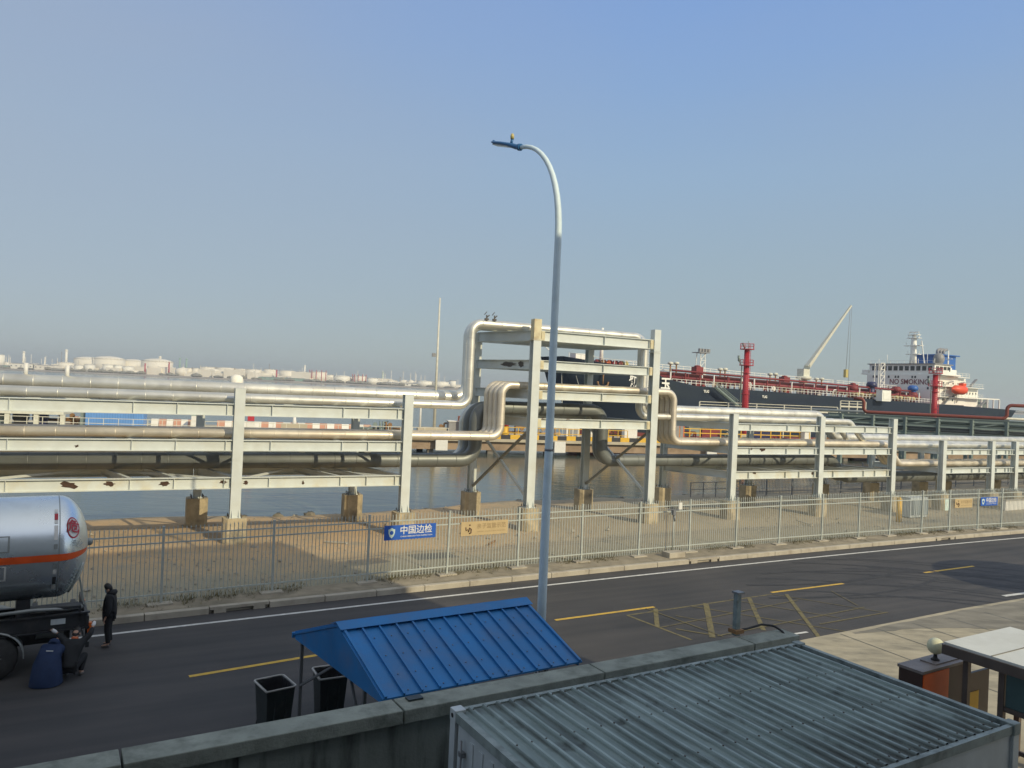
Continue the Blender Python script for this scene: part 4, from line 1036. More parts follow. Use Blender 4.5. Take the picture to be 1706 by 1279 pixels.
m_.tube([HD(.02, 0, 0), HD(.12, 0, 0)], .09, 12); m_.tube([HD(1.42, 0, .05), HD(1.42, 0, .14)], .035, 8)
hd_o = m_.build('lamp_head', 'lamp_head', t)
m_ = MB(); m_.box(HD(.95, 0, -.018), (.58, .18, .03), hd, hs); m_.build('lens', 'lens', hd_o)
m_ = MB(); m_.tube([HD(.52, 0, .06), HD(.52, 0, .24)], .035, 8); m_.build('photocell_stem', 'lamp_head', hd_o)
MB().lathe(HD(.52, 0, .24), [(.045, 0), (.05, .08), (.03, .14), (0, .15)], 10).build('photocell', 'brass', hd_o)

# guard booth and gate cabinet at the right
GZ = 2.75
ga = P(1573, 1071, GZ); gd = cn.copy() * -1   # away from camera along the cabin's cross direction
gd = Vector((cd.x, cd.y, 0)); gn = Vector((cn.x, cn.y, 0))
t = thing('guard_booth', ga * 1 - UP * GZ, 'open glazed guard booth with flat pale roof at the right edge', 'booth')
def G(s, n, z): return Vector((ga.x, ga.y, 0)) + gd * s + gn * n + UP * z
rf_ = MB().box(G(1.3, 1.9, GZ - .02), (2.6, 3.8, .10), gd).build('roof', 'booth_roof', t)
m_ = MB()
for k in (.95, 1.9, 2.85): m_.box(G(1.3, k, GZ + .034), (2.6, .03, .008), gd)
m_.build('roof_joints', 'dark_strip', rf_)
m_ = MB(); m_.box(G(-.02, 1.9, GZ - .12), (.05, 3.84, .2), gd); m_.box(G(2.62, 1.9, GZ - .12), (.05, 3.84, .2), gd); m_.box(G(1.3, -.02, GZ - .12), (2.6, .05, .2), gd); m_.box(G(1.3, 3.82, GZ - .12), (2.6, .05, .2), gd)
m_.box(G(1.3, 1.9, GZ - .10), (2.5, 3.7, .04), gd); m_.build('fascia', 'booth_frame', t)
for s_, n_ in ((.25, .35), (.25, 1.05), (.25, 3.5), (2.35, .35), (2.35, 1.9), (2.35, 3.5)):
    MB().bar(G(s_, n_, .05), G(s_, n_, GZ - .2), .11, .11, gd).build('post', 'booth_frame', t)
m_ = MB()
for s_ in (.25, 2.35): m_.bar(G(s_, 1.05, 1.75), G(s_, 3.5, 1.75), .07, .1); m_.bar(G(s_, 1.05, 1.0), G(s_, 3.5, 1.0), .06, .08)
m_.bar(G(.25, 3.5, 1.75), G(2.35, 3.5, 1.75), .07, .1); m_.build('window_rail', 'booth_frame', t)
MB().box(G(.25, 2.27, 2.13), (.02, 2.3, .68), gd).build('window_pane', 'tealglass', t)
# gate cabinet
KZ = 2.0
ka, kb, kc = P(1495, 1105, KZ), P(1576, 1084, KZ), P(1545, 1118, KZ)
kd = (kb - ka); KL = kd.length; kd.normalize(); kn = Vector((kd.y, -kd.x, 0)); KW = (kc - ka).dot(kn); KW = max(.55, min(1.3, KW))
t = thing('gate_cabinet', Vector((ka.x, ka.y, 0)), 'brown and orange gate cabinet beside the guard booth', 'cabinet')
def KK(s, n, z): return Vector((ka.x, ka.y, 0)) + kd * s + kn * n + UP * z
MB().box(KK(KL / 2, KW / 2, KZ - .03), (KL, KW, .06), kd).build('top', 'brown_top', t)
MB().box(KK(KL / 2, KW / 2, KZ / 2 - .02), (KL - .05, KW - .05, KZ - .08), kd).build('body', 'brown', t)
m_ = MB(); m_.box(KK(.27 * KL, KW - .008, KZ * .5), (.50 * KL, .03, KZ - .14), kd); m_.box(KK(.93 * KL, KW - .008, KZ * .5), (.11 * KL, .03, KZ - .14), kd)
m_.build('orange_panel', 'terracotta', t)
MB().box(KK(KL * .60, KW * .5, KZ + .012), (KL * .5, KW * .6, .03), kd).build('top_plate', 'brown_top', t)
gp = KK(KL * .50, KW * .5, KZ + .027)
t = thing('globe_lamp', gp, 'cream glass globe lamp on a short dark stem on the gate cabinet', 'lamp')
MB().lathe(gp, [(.09, 0), (.09, .02), (.05, .05), (.035, .12), (.07, .17), (.075, .19)], 14).build('stem', 'black', t)
MB().lathe(gp + UP * .31, [(.18 * math.sin(math.pi * k / 14), -.18 * math.cos(math.pi * k / 14)) for k in range(15)], 24).build('globe', 'globe', t)
p = G(.9, .2, 0)
t = thing('warning_panel', p, 'dark upright board with a yellow notice standing under the booth roof', 'sign')
MB().box(p + UP * 1.1, (.9, .06, 2.0), gd).build('board', 'booth_frame', t)
MB().box(p + UP * 1.45 + gn * .035 - gd * .15, (.4, .01, .5), gd).build('notice', 'yellow', t)

# unseen canopy further right, added only to cast a shadow on the road
t = thing('shade_canopy', (37, 24, 0), 'unseen flat canopy on posts, added to cast the shade lying on the road', 'canopy')
sc_ = P(1660, 968, 0); k = 5.2 / math.tan(SUN_EL)
cc_ = sc_ + Vector((sun_vec.x, sun_vec.y, 0)).normalized() * k
MB().lathe(Vector((cc_.x + 2.0, cc_.y + .6, 5.2)), [(3.6, 0), (3.6, .25)], 20).build('roof', 'booth_roof', t)
for a, b in ((0, 1.5), (2.6, -1.2)): MB().tube([Vector((cc_.x + 1 + a, cc_.y + b, 0)), Vector((cc_.x + 1 + a, cc_.y + b, 5.2))], .1, 8).build('post', 'leg', t)
t.location = (cc_.x, cc_.y, 0)
for o_ in t.children: o_.location = Vector((37, 24, 0)) - Vector((cc_.x, cc_.y, 0))
#@@PART2
# ================================================================== JETTY
jd = Vector((1, 0.29, 0)).normalized(); jn = Vector((-jd.y, jd.x, 0)); J0 = Vector((0, 104, 0)); JZ = 0.66
def J(s, n, z): return J0 + jd * s + jn * n + UP * z
def jpix(u, v, n=0.0):
    """(s, z) on the vertical plane n metres behind the jetty's near edge"""
    x, zz = ray(u, v); d = Vector((x, 1, 0)); Y = (J0.dot(jn) + n) / d.dot(jn)
    return (d * Y - J0).dot(jd), EYE + zz * Y
t = thing('jetty', J(0, 0, WZ), 'long concrete jetty on piles across the water with black and yellow kerb blocks', 'jetty')
mb = MB(); mb.box(J(10, 7, JZ - .2), (330, 14, .4), jd); mb.build('deck', 'jetty_deck', t)
mb = MB(); mb.box(J(10, 1.0, JZ - 1.0), (330, .9, 1.2), jd); mb.box(J(10, 10, JZ - 1.0), (330, .9, 1.2), jd); mb.build('edge_beam', 'jetty_beam', t)
for k in range(40):
    s_ = -150 + k * 8.2
    MB().box(J(s_, 1.2, JZ - 2.4), (.8, .8, 3.6), jd).box(J(s_, 9.5, JZ - 2.4), (.8, .8, 3.6), jd).build('pile', 'jetty_pile', t)
for k in range(60):
    s_ = -10 + k * 2.7
    MB().box(J(s_, .28, JZ + .3), (1.35, .5, .6), jd).build('kerb_block', 'yellow', t)
    MB().box(J(s_ + 1.35, .28, JZ + .28), (1.34, .46, .56), jd).build('kerb_block', 'dblack', t) if k < 40 else None
for k in range(4):
    s_ = jpix((735, 932, 1185, 1330)[k], 748, -.2)[0]
    MB().box(J(s_, -.25, JZ - .9), (1.6, .4, 1.5), jd).build('fender', 'white', t)
def railing(label, s0, s1, n, h, step, m, z0=JZ, w=.05):
    t = thing('railing', J(s0, n, z0), label, 'railing')
    mb = MB(); k = int((s1 - s0) / step)
    for i in range(k + 1): mb.bar(J(s0 + i * step, n, z0), J(s0 + i * step, n, z0 + h), w, w)
    mb.build('posts_run', m, t)
    mb = MB()
    for f in (.5, 1.0): mb.bar(J(s0, n, z0 + h * f), J(s0 + k * step, n, z0 + h * f), w, w)
    mb.build('rail', m, t)
sl_, _ = jpix(0, 700); sr_, _ = jpix(800, 720)
railing('pale handrail along the left half of the jetty edge', sl_ - 12, jpix(760, 720)[0], 1.0, 1.2, 1.6, 'pale_rail', w=.07)
railing('yellow handrail along the jetty behind the bridge frame', jpix(835, 720)[0], jpix(1060, 725)[0], 2.0, 1.5, 1.5, 'yellow', w=.08)
railing('orange yellow handrail on the right half of the jetty', jpix(1128, 720)[0], jpix(1395, 730)[0], 6.0, 1.3, 1.8, 'yellow', JZ + .6, w=.12)
# painted barrier run: one red and one white block alternating, each a thing
k = 0; u = 118.0
g = 'red and white road barriers along the jetty'
while u < 612:
    s_, _ = jpix(u, 705, 8)
    if not (138 < u < 245 or 335 < u < 352):
        col = 'white' if k % 2 else 'red'
        mb = MB().prism([J(s_, 8 + a, JZ + z) for a, z in ((-.35, 0), (-.3, .35), (-.12, .95), (.12, .95), (.3, .35), (.35, 0))], jd * .96)
        o_ = single(mb, 'road_barrier', 'white' if k % 2 else 'faded_red', ('white' if k % 2 else 'faded red') + ' barrier block in the alternating row on the jetty', 'barrier', g, recalc=True)
    k += 1; u += 12.2
# jetty deck objects, surveyed by pixel on a plane n metres behind the edge
def jbox(name, m, u0, u1, vt, label, cat, n=5.0, dep=2.0, zb=None, group=None, extra=None, ribs=0):
    s0, zt = jpix(u0, vt, n); s1, _ = jpix(u1, vt, n); zb = JZ if zb is None else zb
    t = thing(name, J((s0 + s1) / 2, n, zb), label, cat, group)
    mb = MB().box(J((s0 + s1) / 2, n + dep / 2, (zt + zb) / 2), (s1 - s0, dep, zt - zb), jd)
    for i in range(ribs):
        mb.box(J(s0 + (s1 - s0) * (i + .5) / ribs, n - .03, (zt + zb) / 2), ((s1 - s0) / ribs * .5, .06, zt - zb - .2), jd)
    mb.build('body', m, t)
    if extra: extra(t, s0, s1, zt, n)
    return t
def cap_x(m, over=.1, h=.12, nm='top'):
    def f(t, s0, s1, zt, n): MB().box(J((s0 + s1) / 2, n + 1, zt + h / 2), (s1 - s0 + 2 * over, 2 + 2 * over, h), jd).build(nm, m, t)
    return f
def doors(t, s0, s1, zt, n):
    for k in (.3, .7): MB().box(J(s0 + (s1 - s0) * k, n - .05, JZ + (zt - JZ) * .5), ((s1 - s0) * .3, .06, (zt - JZ) * .8), jd).build('door', 'ship_grey', t)
jbox('shipping_container', 'container_blue', 143, 240, 676, 'long pale blue corrugated container on the jetty', 'container', 3.5, 2.4, ribs=22, extra=lambda t, s0, s1, zt, n: MB().box(J(s0 - .35, n + .8, JZ + 1.4), (.7, .3, 2.6), jd).build('end_door', 'teal_steel', t))
jbox('shipping_container', 'container_orange', 769, 784, 694, 'short rusty orange container on the jetty beside the big grey bends', 'container', 5, 2.4, ribs=4, extra=doors)
jbox('switch_cabinet', 'white', 319, 331, 692, 'white and pale green cabinet on the jetty left of the pipe rack post', 'cabinet', 4, .8, extra=cap_x('far_green', .05, .1))
jbox('switch_cabinet', 'ship_grey', 748, 768, 702, 'grey machine housing beside the orange container on the jetty', 'cabinet', 6, 1.5, extra=cap_x('white'))
jbox('switch_cabinet', 'white', 944, 966, 712, 'white cabinet on the jetty right of the lamp post', 'cabinet', 4, 1, extra=doors)
jbox('switch_cabinet', 'white', 984, 1000, 716, 'white cabinet seen left of the dark vertical bends', 'cabinet', 4, 1, extra=cap_x('ship_grey'))
jbox('switch_cabinet', 'white', 1041, 1062, 714, 'white cabinet with yellow frame behind the rear bridge post', 'cabinet', 4, 1, extra=cap_x('yellow'))
jbox('storage_shed', 'container_orange', 1124, 1141, 706, 'orange shed on the jetty right of the bridge frame', 'shed', 6, 2, ribs=3, extra=doors)
jbox('storage_shed', 'deck_red', 1170, 1200, 713, 'dark red low store on the jetty seen under the right rack', 'shed', 9, 2, extra=cap_x('teal_steel'))
jbox('storage_shed', 'navy', 1255, 1284, 718, 'dark blue machine block on the jetty behind the right rack', 'shed', 9, 2, extra=cap_x('ship_grey'))
jbox('storage_shed', 'teal_steel', 1148, 1168, 711, 'grey green pump housing on the jetty next to the orange shed', 'shed', 9, 2, extra=cap_x('pale_rail'))
jbox('switch_cabinet', 'white', 1341, 1348, 720, 'small white cabinet on the right part of the jetty', 'cabinet', 5, 1, extra=cap_x('ship_grey', .05, .06))
jbox('signal_box', 'red', 413, 424, 690, 'red square signal board on the jetty beside the front rack post', 'sign', 3, .4, zb=JZ + 1.3, extra=lambda t, s0, s1, zt, n: (MB().box(J((s0 + s1) / 2, n + .1, JZ + .6), (1.0, .3, 1.2), jd).build('base', 'white', t), MB().box(J((s0 + s1) / 2, n - .02, JZ + .7), (.4, .05, .3), jd).build('dial', 'dblack', t)))
# canopy with machinery at the far left
s0, zt = jpix(-40, 681, 4); s1, _ = jpix(107, 683, 4)
t = thing('jetty_canopy', J((s0 + s1) / 2, 4, JZ), 'pale roofed open canopy over pumps at the left end of the jetty', 'canopy')
MB().box(J((s0 + s1) / 2, 6, zt - .2), (s1 - s0, 4.4, .4), jd).build('roof', 'crane_cream', t)
for f in (.02, .35, .68, .985):
    MB().box(J(s0 + (s1 - s0) * f, 4.1, (zt + JZ) / 2 - .2), (.5, .4, zt - JZ - .4), jd).build('post', 'crane_cream', t)
g = 'dark pump units under the jetty canopy'
for k in range(7):
    s_ = s0 + 2 + k * 2.1
    if s_ > s1 - 1: break
    mb = MB(); mb.lathe(J(s_, 6, JZ + .9), [(.5, -.8), (.6, 0), (.45, .8)], 10, jd); mb.box(J(s_, 6, JZ + .3), (1.3, .9, .5), jd); mb.tube([J(s_, 6, JZ + 1.3), J(s_ + .2, 6.2, JZ + 2.3)], .15, 6)
    single(mb, 'pump', ('teal_steel', 'dblack', 'navy')[k % 3], 'dark pump unit in the row under the jetty canopy', 'pump', g)
# tall thin mast on the jetty, slim poles
def mast(name, u, vt, vb, n, r, m, label, cat, lamp=False):
    s_, zt = jpix(u, vt, n); s0_, zb = jpix(u, vb, n); zb = JZ
    t = thing(name, J(s_, n, zb), label, cat)
    MB().tube([J(s_, n, zb + .6), J(s_, n, zt)], [r, r * .45], 10).build('pole', m, t)
    MB().box(J(s_, n, zb + .5), (2.6 * (r > .2) + .7, 1.2, 1.0), jd).build('base', 'jetty_deck', t)
    if lamp: MB().box(J(s_ - .5, n, zb + (zt - zb) * .58), (.5, .4, .5), jd).build('floodlight', 'ship_grey', t)
mast('light_mast', 733, 496, 708, 6, .22, 'pale_rail', 'tall thin tapering light mast standing on the jetty', 'mast', True)
mast('slim_pole', 702, 655, 708, 5, .18, 'white', 'slim white pole on the jetty left of the tall mast', 'pole')
mast('mooring_post', 491, 693, 703, 5, .35, 'white', 'short white mooring post with cap on the left half of the jetty', 'post')
s_, z_ = jpix(858, 710, 3)
t = thing('jetty_beacon', J(s_, 3, JZ), 'dark thin pole on the yellow railed jetty behind the bridge', 'pole'); MB().tube([J(s_, 3, JZ), J(s_, 3, z_ + 1)], .09, 6).build('pole', 'dblack', t); MB().box(J(s_, 3, z_ + 1), (.8, .2, .2), jd).build('cross_arm', 'dblack', t)
s_, z_ = jpix(842, 712, 4)
t = thing('hydrant', J(s_, 4, JZ), 'yellow fire hydrant with a red and white cap on the jetty', 'hydrant'); MB().lathe(J(s_, 4, JZ), [(.5, 0), (.5, .6), (.35, .8), (.35, 1.6)], 10).build('body', 'yellow', t); MB().lathe(J(s_, 4, JZ + 1.6), [(.5, 0), (.55, .3), (.3, .7)], 10).build('cap', 'red', t)

# low clutter behind the jetty rails: pipe manifolds, each its own thing
rnd = random.Random(3)
g = 'pipe manifolds on the jetty deck'
specs = [(120, 'rust'), (625, 'teal_steel'), (650, 'rust'), (735, 'rust'), (870, 'rust'), (905, 'jetty_beam'), (1015, 'rust'), (1150, 'deck_red'), (1215, 'teal_steel'), (1300, 'deck_red'), (1370, 'rust')]
for k, (u, m_) in enumerate(specs):
    s_, _ = jpix(u, 705, 7); mb = MB()
    for i in range(4):
        a = rnd.uniform(-2.5, 2.5); h = rnd.uniform(.5, 1.6)
        mb.tube(fillet([J(s_ + a, 7, JZ), J(s_ + a, 7, JZ + h), J(s_ + a + rnd.uniform(-2, 2), 7 + rnd.uniform(0, 2), JZ + h)], .2, 4), .13, 6)
    mb.tube([J(s_ - 3, 7.5, JZ + .5), J(s_ + 3, 7.5, JZ + .5)], .18, 6); mb.lathe(J(s_, 7, JZ + 1.1), [(.3, -.1), (.3, .1)], 10, jn)
    single(mb, 'pipe_manifold', m_, 'cluster of ' + {'rust': 'rusty brown', 'deck_red': 'dark red', 'teal_steel': 'grey green', 'jetty_beam': 'tan'}[m_] + ' valves and pipes on the jetty deck', 'manifold', g)

# fire monitor towers (red)
def red_tower(u, vt, vbase, n, r, label):
    s_, zt = jpix(u, vt, n); c = J(s_, n, 0)
    t = thing('monitor_tower', J(s_, n, JZ), label, 'tower', 'red monitor towers on the jetty')
    MB().tube([c + UP * JZ, c + UP * (zt - .6)], [r, r * .86], 14).build('column', 'red', t)
    MB().box(c + UP * (JZ + .6), (2.2, 2.0, 1.2), jd).build('plinth', 'jetty_deck', t)
    H_ = zt - JZ
    for f in (.28, .5, .72):
        MB().lathe(c + UP * (JZ + H_ * f), [(r * 1.0, -.06), (r * 1.35, -.06), (r * 1.35, .06), (r * 1.0, .06)], 14).build('collar', 'red', t)
    for f in (.80, .97):
        m_ = MB(); z = JZ + H_ * f; m_.lathe(c + UP * z, [(r, -.05), (1.15, -.05), (1.15, .05), (r, .05)], 12)
        for k in range(8):
            a = k * math.pi / 4; q = c + Vector((math.cos(a), math.sin(a), 0)) * 1.1; m_.bar(q + UP * z, q + UP * (z + .9), .05, .05)
        for hh in (.5, .9): m_.tube([c + Vector((math.cos(k * math.pi / 6), math.sin(k * math.pi / 6), 0)) * 1.1 + UP * (z + hh) for k in range(13)], .03, 4)
        m_.build('platform', 'red', t)
    m_ = MB()
    for q in (-1, 1): m_.bar(c - jn * (r + .25) + jd * q * .22 + UP * (JZ + 1), c - jn * (r * .9 + .25) + jd * q * .22 + UP * (zt - .5), .05, .05)
    z = JZ + 1.2
    while z < zt - .6: m_.bar(c - jn * (r + .25) - jd * .22 + UP * z, c - jn * (r + .25) + jd * .22 + UP * z, .04, .04); z += .35
    m_.build('ladder', 'red', t)
    m_ = MB().tube([c + jd * -(r + .35) + UP * (JZ + 1.2), c + jd * -(r + .35) + UP * (JZ + H_ * .8), c + jd * -(r + .9) + UP * (JZ + H_ * .84)], .09, 6)
    m_.tube([c + jd * -(r + .9) + UP * (JZ + H_ * .84), c + jd * -(r + 1.0) + UP * (JZ + H_ * .9)], .2, 6); m_.tube([c - jd * .4 + UP * (zt - .3), c - jd * .9 + UP * (zt + .5)], .16, 6); m_.tube([c + jd * .2 + UP * (zt - .4), c + jd * .2 + UP * (zt + .9)], .05, 5)
    m_.build('water_monitor', 'teal_steel', t)
red_tower(1245, 577, 675, 9, .50, 'bright red fire monitor tower standing before the middle of the ship')
red_tower(1559, 618, 692, 9, .50, 'crimson fire monitor tower standing before the white superstructure of the ship')

# pale low pipe bridge and handrails behind the right rack
for (u0, v0, u1, v1, lab) in ((1165, 680, 1395, 686, 'pale low pipe gangway with railings seen above the right rack'), (1400, 676, 1442, 679, 'pale open steel frame at the left end of the green rack')):
    s0, z0 = jpix(u0, v0, 11); s1, z1 = jpix(u1, v1, 11)
    t = thing('pipe_gangway', J(s0, 11, JZ), lab, 'gangway'); n_ = max(3, int((s1 - s0) / 4.5))
    zz_ = (z0 + z1) / 2
    for i in range(n_ + 1): MB().bar(J(s0 + (s1 - s0) * i / n_, 11, JZ), J(s0 + (s1 - s0) * i / n_, 11, zz_ + .9), .16, .16).build('post', 'pale_rail', t)
    for dz in (0, .5, .95): MB().bar(J(s0, 11, zz_ + dz), J(s1, 11, zz_ + dz), .22 if dz == 0 else .09, .25 if dz == 0 else .09).build('rail', 'pale_rail', t)

# grey green rack with red pipe, between jetty and near rack on the right
Q0 = PY(1395, 700, 96); Q1 = PY(1760, 713, 88)
qd = Vector((Q1.x - Q0.x, Q1.y - Q0.y, 0)); QL = qd.length; qd.normalize(); qn = Vector((-qd.y, qd.x, 0))
def Q(s, n, z): return Vector((Q0.x, Q0.y, 0)) + qd * s + qn * n + UP * z
zt = PY(1450, 686, 95).z; z1 = PY(1450, 703, 95).z; z2 = PY(1450, 716, 95).z
t = thing('green_pipe_rack', Q(0, 0, 0), 'long grey green steel rack carrying dull pipes in front of the ship stern', 'pipe rack')
k = 0; s_ = .5
while s_ < QL + 6:
    for n_ in (0, 3): MB().bar(Q(s_, n_, 0), Q(s_, n_, zt - .4), .34, .34).build('post', 'teal_steel', t)
    MB().bar(Q(s_, 0, z1), Q(s_, 3, z1), .25, .3).build('cross_beam', 'teal_steel', t); s_ += 3.55
for z, n_ in ((zt - .5, 0), (z1, 0), (z2, 0), (zt - .5, 3), (z1, 3)): MB().ibeam(Q(-1, n_, z), Q(QL + 6, n_, z), .38, .28).build('beam', 'teal_steel', t)
for k in range(5): 
    a = .5 + k * 7.1; MB().bar(Q(a, 0, z1), Q(a + 3.5, 0, zt - .6), .12, .12).build('brace', 'teal_steel', t)
g = 'dull pipes on the grey green rack'
for k, (n_, z, r_, m_) in enumerate(((.6, z1 + .4, .2, 'teal_steel'), (1.3, z1 + .45, .26, 'pipe_dark'), (.7, z2 + .45, .24, 'pipe_dark'), (1.6, z2 + .5, .3, 'teal_steel'), (2.2, zt - .05, .16, 'pale_rail'))):
    single(MB().tube([Q(-3, n_, z), Q(QL + 6, n_, z)], r_, 8), 'pipe', m_, ('slim grey green pipe on the upper deck', 'dull grey pipe on the upper deck', 'dull grey pipe low', 'thick grey green pipe low', 'slim pale pipe on top')[k] + ' of the grey green rack', 'pipe', g)
sA = (PY(1441, 668, 94) - Vector((Q0.x, Q0.y, 0))).dot(qd); sB = (PY(1681, 700, 89) - Vector((Q0.x, Q0.y, 0))).dot(qd)
zr = zt - .02
m_ = MB().tube(fillet([Q(sA - 1.2, .3, PY(1441, 664, 94).z), Q(sA, .3, PY(1441, 664, 94).z), Q(sA, .3, zr), Q(sB, .3, zr), Q(sB, .3, PY(1681, 675, 89).z), Q(sB + 14, .3, PY(1681, 675, 89).z)], .5, 5), .2, 10)
single(m_, 'pipe', 'red_pipe', 'brown red pipe on top of the grey green rack, looping up near the right edge', 'pipe', g)

# second fence along the quay and small yard items
pts = [P(1150, 829, YZ), P(1232, 826, YZ), P(1400, 822, YZ), P(1560, 812, YZ), P(1706, 806, YZ), P(1850, 800, YZ)]
t = thing('quay_fence', pts[0], 'second picket fence along the water behind the right racks', 'fence')
for a, b in zip(pts[1:], pts[2:]):
    L_ = (b - a).length; d = (b - a).normalized(); nb = max(1, round(L_ / 3))
    for i in range(nb):
        q0, q1 = a.lerp(b, i / nb), a.lerp(b, (i + 1) / nb); m_ = MB(); w_ = (q1 - q0).length
        for z in (.3, 1.9, 2.15): m_.bar(q0 + UP * z, q1 + UP * z, .04, .05)
        for j in range(int(w_ / .15)): m_.bar(q0 + d * (j * .15) + UP * .1, q0 + d * (j * .15) + UP * 2.45, .028, .028)
        m_.build('picket_panel', 'leg', t); MB().bar(q0, q0 + UP * 2.5, .08, .08).build('post', 'leg', t)
p0, p1 = pts[0], pts[1]
t = thing('quay_handrail', p0, 'thin dark handrail at the water edge right of the bridge', 'railing')
m_ = MB(); 
for z in (.6, 1.1): m_.bar(p0 + UP * z, p1 + UP * z, .05, .05)
m_.build('rail', 'leg', t)
for i in range(5): MB().bar(p0.lerp(p1, i / 4), p0.lerp(p1, i / 4) + UP * 1.1, .05, .05).build('post', 'leg', t)
p = P(1497, 870, YZ); single(MB().tube([p, p + UP * 1.5], .16, 10).lathe(p + UP * 1.5, [(.16, 0), (.1, .08), (0, .1)], 10), 'marker_post', 'yellow', 'yellow marker post inside the yard behind the street fence', 'post')
p = P(1520, 862, YZ)
t = thing('transformer_box', p, 'grey ribbed transformer box in the yard behind the street fence', 'transformer')
MB().box(p + UP * .75, (1.7, .9, 1.3), e1).build('body', 'cabin_side', t)
m_ = MB()
for k in range(9): m_.box(p + UP * .75 - e2 * .5 + e1 * (-.75 + k * .19), (.04, .12, 1.0), e1)
m_.build('fins', 'cabin_side', t)
q0, q1 = P(1672, 850, YZ), P(1800, 842, YZ)
t = thing('white_low_wall', (q0 + q1) / 2, 'low white rendered wall at the right edge beyond the fence', 'wall')
MB().box((q0 + q1) / 2 + UP * .35, ((q1 - q0).length, .25, .7), q1 - q0).build('wall_body', 'white', t)
MB().box((q0 + q1) / 2 + UP * .73, ((q1 - q0).length, .33, .06), q1 - q0).build('coping', 'kerb', t)

# loose stones and weeds in the yard
def scatter(name, m, n, fn, kind='stuff', label=None, cat=None):
    mb = MB()
    for _ in range(n): fn(mb)
    o = mb.build(name, m); tag(o, label, cat, kind='stuff'); return o
rs = random.Random(11)
def stone(mb):
    x = rs.uniform(-26, 45); y0 = kerb_f(x) + 1.8; y1 = shore_f(x)
    y = y0 + (y1 - y0) * rs.random() ** 1.3; r_ = rs.uniform(.015, .06) * (1 + (rs.random() < .04) * 1.5); c = Vector((x, y, YZ + r_ * .2))
    ps = [c + Vector((a * r_ * rs.uniform(.6, 1.3), b * r_ * rs.uniform(.6, 1.3), cc * r_ * rs.uniform(.5, 1))) for a, b, cc in ((1, 0, 0), (0, 1, 0), (-1, 0, 0), (0, -1, 0), (0, 0, 1), (0, 0, -.6))]
    mb.add(ps, [(0, 1, 4), (1, 2, 4), (2, 3, 4), (3, 0, 4), (1, 0, 5), (2, 1, 5), (3, 2, 5), (0, 3, 5)])
scatter('gravel', 'stone', 5200, stone, label='small loose stones scattered over the sandy yard', cat='gravel')
def weed(mb):
    x = rs.uniform(-14, 40); y = fence_f(x) + rs.gauss(.25, .35); h = rs.uniform(.03, .17)
    if noise.noise(Vector((x * .4, 2, 0))) < -.05: return
    for _ in range(5):
        a = rs.uniform(0, 6.28); d = Vector((math.cos(a), math.sin(a), 0)); c = Vector((x, y, YZ)) + d * rs.uniform(0, .1)
        s_ = Vector((-d.y, d.x, 0)) * .008; mb.add([c - s_, c + s_, c + d * h * 1.1 + UP * h], [(0, 1, 2)])
scatter('weeds', 'weed', 2600, weed, label='dry weeds growing along the foot of the street fence', cat='weeds')
def rock(mb):
    x = rs.uniform(-40, 60); y = shore_f(x) + rs.uniform(.2, 3.2); r_ = rs.uniform(.12, .42); c = Vector((x, y, YZ - (y - shore_f(x)) * .85 + .05))
    ps = []
    for i in range(5):
        th = math.pi * (i + .5) / 5
        for j in range(6):
            a = 2 * math.pi * j / 6; ps.append(c + Vector((math.sin(th) * math.cos(a), math.sin(th) * math.sin(a), math.cos(th) * .7)) * r_ * rs.uniform(.8, 1.2))
    mb.add(ps, [(i * 6 + j, i * 6 + (j + 1) % 6, (i + 1) * 6 + (j + 1) % 6, (i + 1) * 6 + j) for i in range(4) for j in range(6)] + [tuple(range(6))[::-1], tuple(range(24, 30))])
for k, (u, v, L_, w_, m_, lb) in enumerate(((1572, 884, 1.3, .12, 'brown', 'dark timber offcut lying on the verge by the small banners'), (1340, 872, 1.6, .1, 'jetty_deck', 'pale plank lying in the yard behind the fence'), (560, 905, 1.1, .14, 'kerb', 'pale broken kerb piece in the yard behind the left fence'), (820, 905, .9, .1, 'rust', 'rusty bar lying in the yard below the beige banner'))):
    p = P(u, v, YZ); a_ = .5 + k * 1.3; d_ = Vector((math.cos(a_), math.sin(a_), 0))
    single(MB().box(p + UP * .05, (L_, w_, .06), d_), 'offcut', m_, lb, 'debris', bevel=.01)
scatter('shore_rocks', 'shore', 700, rock, label='dark rocks heaped along the edge of the water', cat='rocks')

# ================================================================== SHIP
sa = Vector((.866, .5, 0)); sb = Vector((-.5, .866, 0)); B0 = Vector((7.6, 152, 0)); SLN, SBM = 158.0, 11.0
def S(s, tt, z): return B0 + sa * s + sb * tt + UP * z
def zd(s): return 10.1 - .0165 * s
def spix(u, v, tt=-11.0):
    x, zz = ray(u, v); d = Vector((x, 1, 0)); c0 = B0 + sb * tt; Y = c0.dot(sb) / d.dot(sb)
    return (d * Y - B0).dot(sa), EYE + zz * Y
t = SHIP = thing('tanker_ship', S(SLN / 2, 0, WZ), 'large dark blue oil tanker with red deck pipes and white superstructure moored beyond the jetty', 'ship')
st = [0, 2, 5, 9, 14, 20, 28, 40, 130, 145, 153, 158]
def halfb(s, lvl):
    full = min(1, max(0, (s + (3.0 if lvl > .6 else 0 if lvl > .3 else -3.0)) / (26 - 8 * lvl))) ** .55
    aft = 1 if s < 132 else max(.35, 1 - ((s - 132) / 30) ** 2 * (1.2 - .7 * lvl))
    return SBM * full * aft
def ztop(s): return zd(s) + (3.1 if s < 16 else 3.1 * max(0, 1 - (s - 16) / 6)) + max(0, 8 - s) * .12
